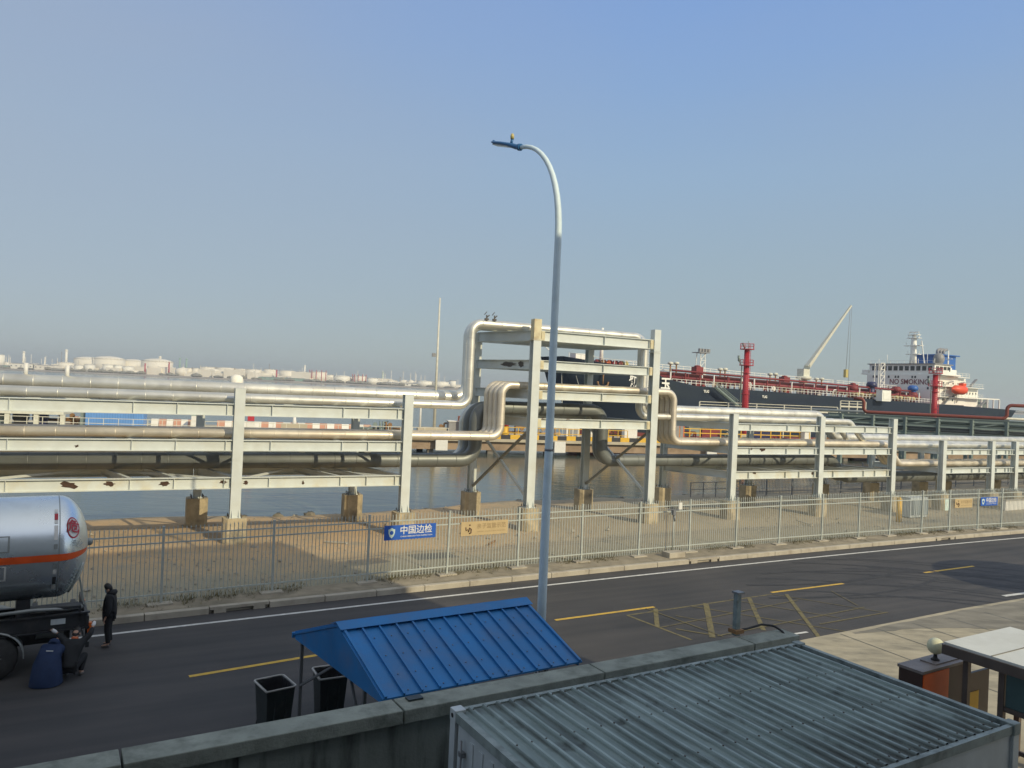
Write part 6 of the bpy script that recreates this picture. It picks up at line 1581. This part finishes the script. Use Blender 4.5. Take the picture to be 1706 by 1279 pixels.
# tank: cylinder with domed rear end
TE, TDL = 1.30, .72
prof = [(tr_, -9.0), (tr_, TE)]
for k in range(1, 25):
    a = math.pi / 2 * k / 24; prof.append((tr_ * math.cos(a) if k < 24 else 0, TE + TDL * math.sin(a)))
TANK = MB().lathe(TR(0, 1.25, tc_), prof, 72, tdx).build('tank_shell', 'tank_steel', t)
for s_ in (TE, -.75, -2.8, -4.85): MB().lathe(TR(s_, 1.25, tc_), [(tr_ + .001, -.012), (tr_ + .006, -.006), (tr_ + .006, .006), (tr_ + .001, .012)], 72, tdx).build('weld_seam', 'truck_grey', TANK)
m_ = MB()
def tp(s, ang, off=.006):
    """point on the tank skin: ang 0 = towards the camera side, + = up"""
    if s <= TE: r_ = tr_
    else: r_ = tr_ * math.sqrt(max(0.0, 1 - ((s - TE) / TDL) ** 2))
    return TR(s, 1.25, tc_) + (-tn * math.cos(ang) + UP * math.sin(ang)) * (r_ + off)
def patch(s0, s1, a0, a1, m, name, ns=16, na=3, off=.006, parent=None):
    mb = MB(); vs = []
    for i in range(ns + 1):
        for j in range(na + 1): vs.append(tp(s0 + (s1 - s0) * i / ns, a0 + (a1 - a0) * j / na, off))
    mb.add(vs, [(i * (na + 1) + j, (i + 1) * (na + 1) + j, (i + 1) * (na + 1) + j + 1, i * (na + 1) + j + 1) for i in range(ns) for j in range(na)], True)
    return mb.build(name, m, parent or TANK)
patch(-9, TE, -.10, .03, 'orange_stripe', 'stripe', 44, 3, .012)
patch(TE, TE + TDL * .93, -.10, .03, 'orange_stripe', 'stripe', 30, 3, .016)
for (a0, a1, m) in ((.86, .95, 'white'), (.70, .84, 'red'), (.62, .69, 'white'), (.30, .58, 'white'), (.13, .22, 'truck_grey'), (-.24, -.14, 'truck_grey'), (-.36, -.26, 'white'), (-.6, -.42, 'truck_black'), (-.75, -.62, 'white')):
    patch(TE - .12, TE - .04, a0, a1, m, 'marker_strip', 1, 5, .012)
# information panels on the near side
for s0, s1, a0, a1 in ((-1.6, .25, .12, .42), (-1.6, .2, -.42, -.13)):
    patch(s0, s1, a0, a1, 'tank_steel', 'info_panel', 4, 6, .012)
    for q in ((s0, s0 + .04, a0, a1), (s1 - .04, s1, a0, a1), (s0, s1, a0, a0 + .02), (s0, s1, a1 - .02, a1)): patch(*q, 'truck_grey' if a0 > 0 else 'white', 'panel_edge', 3, 4, .016)
patch(-1.6, -.15, .13, .17, 'sign_red', 'panel_line', 3, 2, .018)
mb = MB(); mb.add([tp(.12, -.14, .02), tp(-1.3, -.14, .02), tp(-1.3, -.4, .02), tp(-.5, -.4, .02)], [(0, 1, 2, 3)]); mb.build('navy_triangle', 'navy', TANK)
# oval badge on the dome
def disc(s_c, a_c, rs_, ra_, m, name, off, parent=TANK, n=24):
    mb = MB(); vs = [tp(s_c, a_c, off)] + [tp(s_c + rs_ * math.cos(2 * math.pi * k / n), a_c + ra_ * math.sin(2 * math.pi * k / n), off) for k in range(n)]
    mb.add(vs, [(0, 1 + k, 1 + (k + 1) % n) for k in range(n)], True); return mb.build(name, m, parent)
BC = TE + TDL * .42
bd = disc(BC, .56, .15, .24, 'red', 'badge', .010); disc(BC, .56, .125, .205, 'white', 'badge_field', .014, bd)
cc = tp(BC, .56, .03); ctr = TR(.2, 1.25, tc_); nrm_ = (tp(BC + .1, .5) - tp(BC - .1, .5)).cross(tp(BC, .7) - tp(BC, .3)).normalized()
if nrm_.dot(Vector((0, -1, 0))) < 0: nrm_ = -nrm_
upv = (tp(BC, .7) - tp(BC, .3)).normalized(); rgt = upv.cross(nrm_)
text_mb('危', .34, cc, rgt, upv, .012, bold=.03).build('badge_lettering', 'red', bd)
text_mb('液化', .19, tp(BC + .1, .20, .03), rgt, upv, .012).build('lettering', 'truck_grey', TANK)
# vent pipe and rear fittings
m_ = MB().tube([tp(-.1, 1.15, .03), tp(-.1, .78, .04)], .02, 6); m_.box(tp(-.1, .76, .03), (.1, .06, .12), tdx); m_.build('vent_pipe', 'truck_black', t)
m_ = MB().lathe(TR(TE + TDL - .02, 1.25, tc_ + .05), [(.1, 0), (.1, .1), (.06, .14)], 10, tdx); m_.build('rear_valve', 'truck_grey', t)
m_ = MB()
for k in range(8): a = -.45 - k * .07; m_.lathe(tp(TE + TDL * .6 - k * .03, a, .03), [(.03, 0), (.03, .05)], 6, -tn)
m_.tube([tp(TE + TDL * (.8 - .06 * k), -.40 - .09 * k, .05) for k in range(8)], .03, 6); m_.build('flange_bolts', 'galv', t)
# chassis
m_ = MB()
for n_ in (.75, 1.75): m_.box(TR(-3.6, n_, 1.15), (11.0, .12, .28), tdx)
for s_ in (1.8, .9, -1, -3, -5): m_.box(TR(s_, 1.25, 1.15), (.12, 2.0, .2), tdx)
m_.build('chassis', 'truck_black', t)
m_ = MB(); m_.box(TR(1.05, .06, 1.62), (1.6, .05, .06), tdx); m_.box(TR(.9, .06, 1.28), (2.2, .06, .34), tdx); m_.box(TR(.9, .02, 1.47), (2.3, .10, .035), tdx); m_.box(TR(.9, .02, 1.08), (2.3, .10, .035), tdx)
m_.box(TR(2.0, 1.25, 1.2), (.07, 2.5, .34), tdx); m_.box(TR(1.2, .5, 1.52), (1.5, .05, .05), tdx); m_.box(TR(1.2, 1.0, 1.36), (1.5, .6, .06), tdx); m_.box(TR(1.0, 1.25, .85), (1.3, 1.5, .4), tdx); m_.box(TR(2.02, 1.25, .62), (.08, 2.4, .14), tdx)
for s_ in (.35, 1.1, 1.82): m_.box(TR(s_, .06, 1.45), (.05, .06, .4), tdx)
for n_ in (.15, 2.35): m_.box(TR(2.0, n_, .88), (.06, .06, .5), tdx)
m_.build('rear_frame', 'truck_black', t)
m_ = MB().tube(fillet([TR(-.3, -.02, 1.62), TR(.8, -.02, 1.66), TR(1.6, .1, 1.58), TR(1.9, .5, 1.5)], .2, 5), .045, 8); m_.build('hose', 'truck_grey', t)
m_ = MB()
for q in (-.2, .2): m_.bar(TR(2.0, 1.25 + q, 1.35), TR(TE + TDL * .75, 1.25 + q, tc_ - .75), .035, .035)
for k in range(5): f = k / 4; m_.bar(TR(2.0, 1.05, 1.35).lerp(TR(TE + TDL * .75, 1.05, tc_ - .75), f), TR(2.0, 1.45, 1.35).lerp(TR(TE + TDL * .75, 1.45, tc_ - .75), f), .03, .03)
m_.build('rear_ladder', 'galv', t)
MB().tube([TR(.9, .5, .95), TR(1.5, .5, .95)], .17, 12).build('air_tank', 'truck_grey', t)
MB().box(TR(1.35, .018, 1.30), (.32, .01, .14), tdx).build('number_plate', 'cabin_side', t)
m_ = MB().box(TR(2.06, .12, 1.0), (.10, .14, .34), tdx); m_.build('tail_lamp', 'amber', t)
m_ = MB().box(TR(2.06, 2.38, 1.0), (.10, .14, .34), tdx); m_.build('tail_lamp', 'amber', t)
for s_ in (.6, -2.2, -5): MB().box(TR(s_, 1.25, 1.55), (.3, 1.5, .5), tdx).build('tank_saddle', 'truck_black', t)
def wheel(s_, n_):
    w = thing('wheel', TR(s_, n_, .54), None, None)
    w.name = 'wheel'
    return w
for s_ in (0, -1.35, -2.7):
    for n_, sg in ((.16, -1), (2.34, 1)):
        ty = MB().lathe(TR(s_, n_ - sg * .0, .54), [(.30, -.15), (.50, -.15), (.54, -.10), (.54, .10), (.50, .15), (.30, .15)], 32, tn).build('tyre', 'tyre', t)
        MB().lathe(TR(s_, n_ + sg * .06, .54), [(.31, -.10), (.31, .09), (.27, .07), (.22, .0), (.12, -.02), (.12, .07), (.0, .08)] if sg > 0 else [(.0, -.08), (.12, -.07), (.12, .02), (.22, 0), (.27, -.07), (.31, -.09), (.31, .10)], 24, tn).build('rim', 'rim', ty)
        b_ = MB()
        for k in range(10): a = k * math.pi / 5; b_.lathe(TR(s_, n_ + sg * .10, .54) + tdx * math.cos(a) * .175 + UP * math.sin(a) * .175, [(.018, 0), (.018, .05)], 6, tn * sg)
        b_.build('wheel_nuts', 'galv', ty)
        g_ = MB(); vs = []
        for i in range(15):
            a = math.pi * (-.02 + i / 14 * 1.04)
            for q in (-.22, .24): vs.append(TR(s_, n_, .54) + tdx * math.cos(a) * .66 + UP * math.sin(a) * .66 + tn * q); 
            for q in (.24, -.22): vs.append(TR(s_, n_, .54) + tdx * math.cos(a) * .63 + UP * math.sin(a) * .63 + tn * q)
        g_.add(vs, [(i * 4 + j, i * 4 + (j + 1) % 4, (i + 1) * 4 + (j + 1) % 4, (i + 1) * 4 + j) for i in range(14) for j in range(4)], True)
        g_.build('mudguard', 'truck_grey', t, recalc=True)
# cab, outside the frame to the left but belonging to the truck
m_ = MB().box(TR(-9.9, 1.25, 1.9), (2.2, 2.4, 2.8), tdx); m_.build('cab', 'white', t, bevel=.15)

# ================================================================== PEOPLE
def skin(nodes, edges, name, m, parent, root=0, sub=2):
    me = bpy.data.meshes.new('sk'); me.from_pydata([tuple(n[0]) for n in nodes], edges, [])
    o = bpy.data.objects.new('sk', me); COL.objects.link(o)
    md = o.modifiers.new('skin', 'SKIN'); md.use_smooth_shade = True
    for i, n in enumerate(nodes):
        r_ = n[1]; me.skin_vertices[0].data[i].radius = (r_, r_) if not isinstance(r_, tuple) else r_
        me.skin_vertices[0].data[i].use_root = (i == root)
    ss = o.modifiers.new('sub', 'SUBSURF'); ss.levels = sub; ss.render_levels = sub
    bpy.context.view_layer.update()
    m2 = bpy.data.meshes.new_from_object(o.evaluated_get(bpy.context.evaluated_depsgraph_get()))
    bpy.data.objects.remove(o); bpy.data.meshes.remove(me)
    m2.materials.clear(); m2.materials.append(M[m]); m2.name = name
    for p in m2.polygons: p.use_smooth = True
    r = bpy.data.objects.new(name, m2); COL.objects.link(r); r.parent = parent
    return r
def person(loc, rz, label, J_, clothes, glove=False, mask=False, group=None):
    """J_: joints in local metres (x right, y forward, z up)"""
    t = thing('person', loc, label, 'person', group, rz, local=True)
    V = lambda k: Vector(J_[k])
    nodes = []; idx = {}
    def add(k, p, r): idx[k] = len(nodes); nodes.append((Vector(p), r)); return idx[k]
    add('pel', V('pel'), .13); add('bel', V('pel').lerp(V('che'), .5), .125); add('che', V('che'), .14); add('nek', V('nek'), .055)
    hd_ = V('head'); hu_ = (V('head') - V('nek')).normalized()
    face = Vector(J_.get('face', (0, 1, 0))).normalized()
    add('jaw', hd_ - hu_ * .07 + face * .02, .068); add('hd', hd_ + hu_ * .02, .088); add('top', hd_ + hu_ * .085 - face * .01, .072)
    ed = [(0, 1), (1, 2), (2, 3), (3, 4), (4, 5), (5, 6)]
    for s_ in 'lr':
        sh, el, wr = V('sh' + s_), V('el' + s_), V('wr' + s_)
        a = add('sh' + s_, sh, .06); b = add('el' + s_, el, .042); c = add('wr' + s_, wr, .027)
        hd2 = (wr - el).normalized(); pm = add('pa' + s_, wr + hd2 * .06, (.036, .02)); kn_ = add('kn' + s_, wr + hd2 * .10, (.036, .016))
        ed += [(2, a), (a, b), (b, c), (c, pm), (pm, kn_)]
        hp_, kn, an, to = V('hp' + s_), V('k' + s_), V('an' + s_), V('to' + s_)
        a = add('hp' + s_, hp_, .088); b = add('k' + s_, kn, .055); c = add('an' + s_, an, .038); d = add('to' + s_, to, .032)
        ed += [(0, a), (a, b), (b, c), (c, d)]
        # fingers, separate curled chains with a thumb leaving the side of the palm
        side = hd2.cross(Vector((0, 1, 0.01))).normalized(); dwn = hd2.cross(side).normalized()
        kp = wr + hd2 * .10
        for f in range(4):
            L_ = (.075, .085, .08, .062)[f]; o_ = side * (.027 - .018 * f)
            p1 = kp + o_ + hd2 * .01; p2 = p1 + hd2 * L_ * .5 + dwn * .012; p3 = p2 + hd2 * L_ * .3 + dwn * .032
            i0 = len(nodes); nodes.append((p1, .0095)); nodes.append((p2, .0088)); nodes.append((p3, .0078)); ed += [(kn_, i0), (i0, i0 + 1), (i0 + 1, i0 + 2)]
        p1 = wr + hd2 * .045 + side * .04; p2 = p1 + hd2 * .035 + side * .018; i0 = len(nodes); nodes.append((p1, .011)); nodes.append((p2, .0095)); ed += [(pm, i0), (i0, i0 + 1)]
    skin(nodes, ed, 'body', 'skin', t)
    # nose and ears shape the head; eyes
    sd_ = face.cross(hu_).normalized(); hc = hd_ + hu_ * .0
    m_ = MB().lathe(hc + face * .082 - hu_ * .012, [(.018, -.02), (.014, 0), (0, .022)], 8, face)
    for q in (-1, 1): m_.lathe(hc + sd_ * q * .086 - hu_ * .01, [(.026, -.01), (.03, 0), (.02, .012)], 8, sd_ * q)
    m_.build('face_features', 'skin', t)
    m_ = MB()
    for q in (-1, 1): m_.lathe(hc + face * .082 + sd_ * q * .032 + hu_ * .018, [(.011, -.004), (.009, .003), (0, .006)], 8, face)
    m_.build('eyes', 'hair', t)
    # hair cap
    m_ = MB(); vs = []
    for i in range(7):
        th = math.pi * .74 * i / 6
        for j in range(16):
            a = 2 * math.pi * j / 16; front = max(0, math.cos(a)); th2 = th * (1 - .48 * front)
            rr_ = .107 + .006 * math.sin(a * 5 + i)
            vs.append(hc + hu_ * (.05 + rr_ * math.cos(th2) * 1.14) + (face * math.cos(a) * .98 + sd_ * math.sin(a) * .86) * rr_ * math.sin(th2))
    m_.add(vs, [(i * 16 + j, i * 16 + (j + 1) % 16, (i + 1) * 16 + (j + 1) % 16, (i + 1) * 16 + j) for i in range(6) for j in range(16)], True)
    m_.build('hair', 'hair', t, recalc=True)
    if mask:
        m_ = MB(); vs = []
        for i in range(5):
            for j in range(9):
                a = (j / 8 - .5) * 2.0; zz2 = .005 - .105 * i / 4; bul = .012 * math.sin(math.pi * i / 4)
                vs.append(hc + face * (math.cos(a) * (.092 + bul) + .004) + sd_ * math.sin(a) * .092 + hu_ * zz2)
        m_.add(vs, [(i * 9 + j, i * 9 + j + 1, (i + 1) * 9 + j + 1, (i + 1) * 9 + j) for i in range(4) for j in range(8)], True); m_.build('face_mask', 'mask', t)
    ct, tr2, cm = clothes['coat'], clothes['trousers'], clothes.get('bulk', 1.0)
    pc = V('pel'); cs = V('che'); hem = pc.lerp(cs, -.25)
    nd = [(cs, (.20 * cm, .165 * cm)), (pc.lerp(cs, .5), (.19 * cm, .165 * cm)), (pc, (.19 * cm, .17 * cm)), (hem, (.185 * cm, .165 * cm)), (V('nek') - hu_ * .01, .09)]
    ee = [(0, 1), (1, 2), (2, 3), (0, 4)]
    for s_ in 'lr':
        i0 = len(nd); sh, el, wr = V('sh' + s_), V('el' + s_), V('wr' + s_)
        nd += [(sh, .095 * cm), (sh.lerp(el, .55), .078 * cm), (el, .07 * cm), (el.lerp(wr, .9), .052 * cm)]; ee += [(0, i0), (i0, i0 + 1), (i0 + 1, i0 + 2), (i0 + 2, i0 + 3)]
    c_ = skin(nd, ee, 'jacket', ct, t)
    if clothes.get('hood'): 
        h0 = V('nek') - face * .06; m_ = MB().lathe(h0, [(.11, -.05), (.14, .0), (.13, .06), (.07, .09)], 14, hu_); m_.build('hood', ct, t)
    if clothes.get('collar'): MB().lathe(V('nek') + hu_ * .0, [(.085, -.03), (.082, .03)], 14, hu_).build('collar', clothes['collar'], t)
    if clothes.get('flash'):
        for pnt in clothes['flash']: MB().box(Vector(pnt), (.16, .012, .025)).build('reflective_tape', 'glove', t)
    nd = [(pc, .155)]; ee = []
    for s_ in 'lr':
        i0 = len(nd); hp_, kn, an = V('hp' + s_), V('k' + s_), V('an' + s_)
        nd += [(hp_, .115), (hp_.lerp(kn, .55), .098), (kn, .082), (kn.lerp(an, .55), .075), (an.lerp(kn, .06), .066)]; ee += [(0, i0)] + [(i0 + k, i0 + k + 1) for k in range(4)]
    skin(nd, ee, 'trousers', tr2, t)
    for s_ in 'lr':
        an, to = V('an' + s_), V('to' + s_); d = (to - an); d.z = 0
        skin([(Vector((an.x, an.y, max(.045, an.z - .03))) - d.normalized() * .03, .05), (Vector((an.x, an.y, max(.04, to.z))) + d * .5, .045), (Vector((to.x, to.y, max(.034, to.z))), .036)], [(0, 1), (1, 2)], 'shoe', 'shoe', t)
        if glove:
            el, wr = V('el' + s_), V('wr' + s_); h2 = (wr - el).normalized()
            skin([(wr, .036), (wr + h2 * .06, .05), (wr + h2 * .12, .046), (wr + h2 * .17, .034)], [(0, 1), (1, 2), (2, 3)], 'work_glove', 'glove', t)
    return t
stand = dict(pel=(0, 0, .93), che=(0, .0, 1.26), nek=(0, .015, 1.48), head=(0, .05, 1.60), face=(0, 1, -.12),
             shl=(-.19, 0, 1.40), ell=(-.25, -.02, 1.12), wrl=(-.24, .06, .88), shr=(.19, 0, 1.40), elr=(.25, -.02, 1.12), wrr=(.24, .06, .88),
             hpl=(-.09, 0, .90), kl=(-.10, .03, .50), anl=(-.11, -.02, .10), tol=(-.12, .16, .05), hpr=(.09, 0, .90), kr=(.10, .02, .50), anr=(.11, -.03, .10), tor=(.13, .15, .05))
p = P(180, 1077, 0)
person((p.x, p.y, 0), R(108), 'standing person in black jacket and trousers with a pale face mask, looking at the truck', stand, dict(coat='coat_black', trousers='trousers', bulk=1.2, hood=True), mask=True)
squat = dict(pel=(0, -.18, .36), che=(0, .02, .74), nek=(0, .12, .93), head=(0, .20, 1.04), face=(0, 1, .25),
             shl=(-.19, .06, .88), ell=(-.40, .22, 1.02), wrl=(-.44, .22, 1.05), shr=(.19, .06, .88), elr=(.34, .18, 1.04), wrr=(.34, .34, 1.16),
             hpl=(-.10, -.15, .34), kl=(-.18, .30, .52), anl=(-.15, .08, .10), tol=(-.17, .26, .05), hpr=(.10, -.15, .34), kr=(.20, .30, .50), anr=(.16, .10, .10), tor=(.18, .28, .05))
p = P(119, 1129, 0)
person((p.x, p.y, 0), R(12), 'crouching person in dark workwear with orange collar and white gloves reaching up', squat, dict(coat='coat_black', trousers='trousers', collar='container_orange', bulk=1.05), glove=True)
bend = dict(pel=(0, -.22, .38), che=(0, .02, .70), nek=(0, .20, .84), head=(0, .32, .88), face=(0, 1, -.5),
            shl=(-.20, .10, .78), ell=(-.25, .30, .58), wrl=(-.16, .46, .62), shr=(.20, .10, .78), elr=(.26, .30, .60), wrr=(.18, .46, .64),
            hpl=(-.10, -.18, .36), kl=(-.18, .26, .50), anl=(-.15, .02, .10), tol=(-.17, .20, .05), hpr=(.10, -.18, .36), kr=(.20, .26, .50), anr=(.16, .04, .10), tor=(.18, .22, .05))
p = P(76, 1139, 0)
bp_ = person((p.x, p.y + .15, 0), R(5), 'crouching person seen from behind in a long navy blue coat beside the truck wheel', bend, dict(coat='coat_navy', trousers='coat_navy', bulk=1.22, hood=True, flash=[(.05, -.16, .80)]))
# long coat skirt reaching down to the road
m_ = MB(); vs = []
for i, (z, rx, ry, cy) in enumerate(((.72, .24, .20, -.06), (.5, .30, .27, -.14), (.28, .34, .32, -.16), (.08, .37, .35, -.16), (.02, .37, .35, -.16))):
    for j in range(20):
        a = 2 * math.pi * j / 20; w = 1 + .035 * math.sin(a * 4 + i); vs.append((math.cos(a) * rx * w, cy + math.sin(a) * ry * w, z))
m_.add(vs, [(i * 20 + j, i * 20 + (j + 1) % 20, (i + 1) * 20 + (j + 1) % 20, (i + 1) * 20 + j) for i in range(4) for j in range(20)], True); m_.build('coat_skirt', 'coat_navy', bp_)

# ================================================================== HAZE
mh = bpy.data.materials.new('thin_winter_haze'); mh.use_nodes = True
hn, hl = mh.node_tree.nodes, mh.node_tree.links
for n_ in list(hn):
    if n_.type == 'BSDF_PRINCIPLED': hn.remove(n_)
pv = hn.new('ShaderNodeVolumePrincipled'); pv.inputs['Color'].default_value = (.90, .96, .98, 1); pv.inputs['Density'].default_value = 0.00029; pv.inputs['Anisotropy'].default_value = 0.2
hl.new(pv.outputs[0], hn['Material Output'].inputs['Volume'])
M['haze'] = mh
hz = MB().bbox(-5600, 8400, -80, 5400, -5.5, 64).build('haze', 'haze'); tag(hz, 'thin pale winter haze over the harbour', 'haze', kind='stuff')
